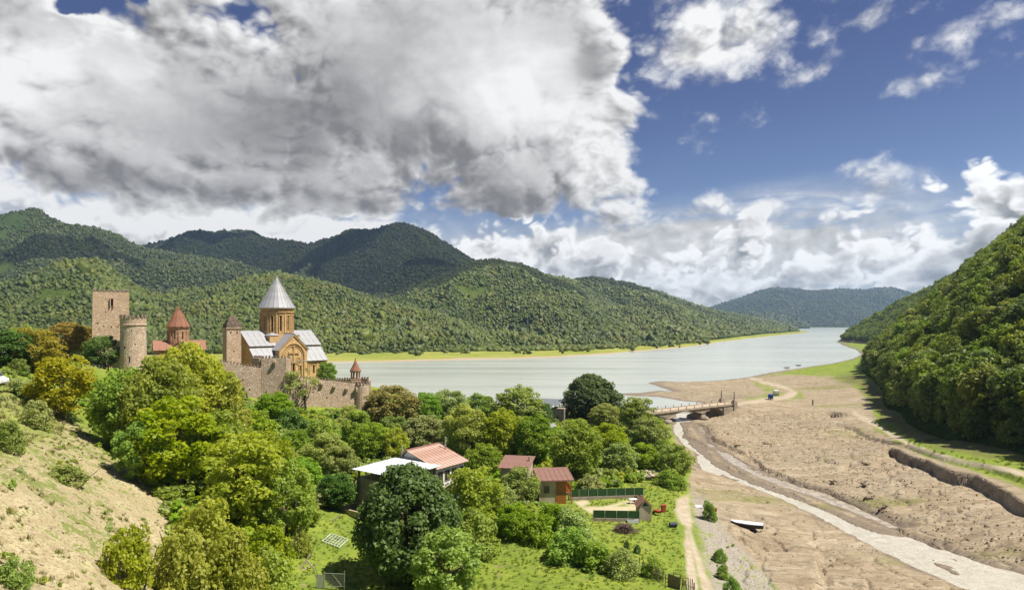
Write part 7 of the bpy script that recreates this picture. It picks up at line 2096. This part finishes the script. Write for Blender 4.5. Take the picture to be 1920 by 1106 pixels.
        for pts, r in [(spine, (.2, .17, .14, .1, .04))] + [([(sx, 0, .2), (sx + g.normal() * .3, g.normal() * .4, .5), (sx + g.normal() * .6, g.normal() * .8, .5 + .5 * g.random())], (.09, .06, .02)) for sx in g.uniform(-L / 2, L / 3, 5)]:
            a_, b_ = tube(pts, r, 6); V.append(a_); Fc.append(b_ + o); o += len(a_)
        ob = bpy.data.objects.new('limb', fast_mesh('limb', np.concatenate(V), np.concatenate(Fc), DW, True)); link(ob, e)
vehicles()

# ------------------------------------------------------------------ the cloud whose shadow lies on the mountains
def cloud(name, cx, cy, cz, rx, ry, rz, seed):
    n, m = 72, 36
    ph = np.linspace(0, 2 * np.pi, n, endpoint=False); th = np.linspace(-np.pi / 2, np.pi / 2, m)
    PH, TT = np.meshgrid(ph, th)
    x, y, z = np.cos(TT) * np.cos(PH), np.cos(TT) * np.sin(PH), np.sin(TT)
    w = 1 + 0.30 * fbm(x * 1.7 + 5, y * 1.7 + z, 3, seed) + 0.22 * np.abs(fbm(x * 5 + z * 3, y * 5 - z * 2, 3, seed + 3))
    z = np.where(z < 0, z * 0.25, z)
    V = np.stack([cx + x * w * rx, cy + y * w * ry, cz + z * w * rz], -1).reshape(-1, 3)
    idx = np.arange(n * m).reshape(m, n); nx_ = np.roll(idx, -1, 1)
    fc = np.stack([idx[:-1], nx_[:-1], nx_[1:], idx[1:]], -1).reshape(-1, 4)
    mat = bpy.data.materials.get('cloud_white') or bpy.data.materials.new('cloud_white'); mat.use_nodes = True
    T = NT(mat.node_tree); T.n.clear()
    d = T.new('ShaderNodeBsdfDiffuse'); d.inputs[0].default_value = (.9, .9, .9, 1)
    t = T.new('ShaderNodeBsdfTranslucent'); t.inputs[0].default_value = (.9, .9, .9, 1)
    mx0 = T.new('ShaderNodeMixShader'); mx0.inputs[0].default_value = .35
    T.l.new(d.outputs[0], mx0.inputs[1]); T.l.new(t.outputs[0], mx0.inputs[2])
    tp = T.new('ShaderNodeBsdfTransparent'); mx = T.new('ShaderNodeMixShader'); mx.inputs[0].default_value = .62
    T.l.new(mx0.outputs[0], mx.inputs[1]); T.l.new(tp.outputs[0], mx.inputs[2])
    o = T.new('ShaderNodeOutputMaterial'); T.l.new(mx.outputs[0], o.inputs[0])
    tag(link(bpy.data.objects.new(name, fast_mesh(name, V, fc, mat, True))), kind='structure')
CH = 1650.0
SX, SY = CH * SUN.x / SUN.z, CH * SUN.y / SUN.z
for sx, sy, rx, ry, sd in ((-1050, 2450, 360, 300, 1), (-480, 2350, 340, 320, 2), (-1500, 2050, 240, 120, 3), (-250, 1900, 230, 130, 4), (-1250, 1560, 260, 80, 5), (-700, 1900, 160, 110, 6), (-1500, 2600, 200, 160, 7), (-110, 1640, 210, 130, 8), (150, 2300, 260, 160, 9)):
    cloud('cloud', sx + SX, sy + SY, CH, rx, ry, 260, sd)

# ------------------------------------------------------------------ air
def haze():
    hz = MB().box(-5200, 8600, -60, 7250, -62, 490).obj('haze', None)
    mat = bpy.data.materials.new('haze'); mat.use_nodes = True
    T = NT(mat.node_tree); T.n.clear()
    v = T.new('ShaderNodeVolumePrincipled')
    v.inputs['Color'].default_value = (0.46, 0.68, 1.0, 1); v.inputs['Density'].default_value = HAZE_D
    v.inputs['Anisotropy'].default_value = 0.2
    o = T.new('ShaderNodeOutputMaterial'); T.l.new(v.outputs[0], o.inputs['Volume'])
    hz.data.materials.append(mat); hz['kind'] = 'stuff'
    hz.display_type = 'WIRE'
HAZE_D = 7.0e-5
haze()
print('done', round(time.time() - T0, 1))
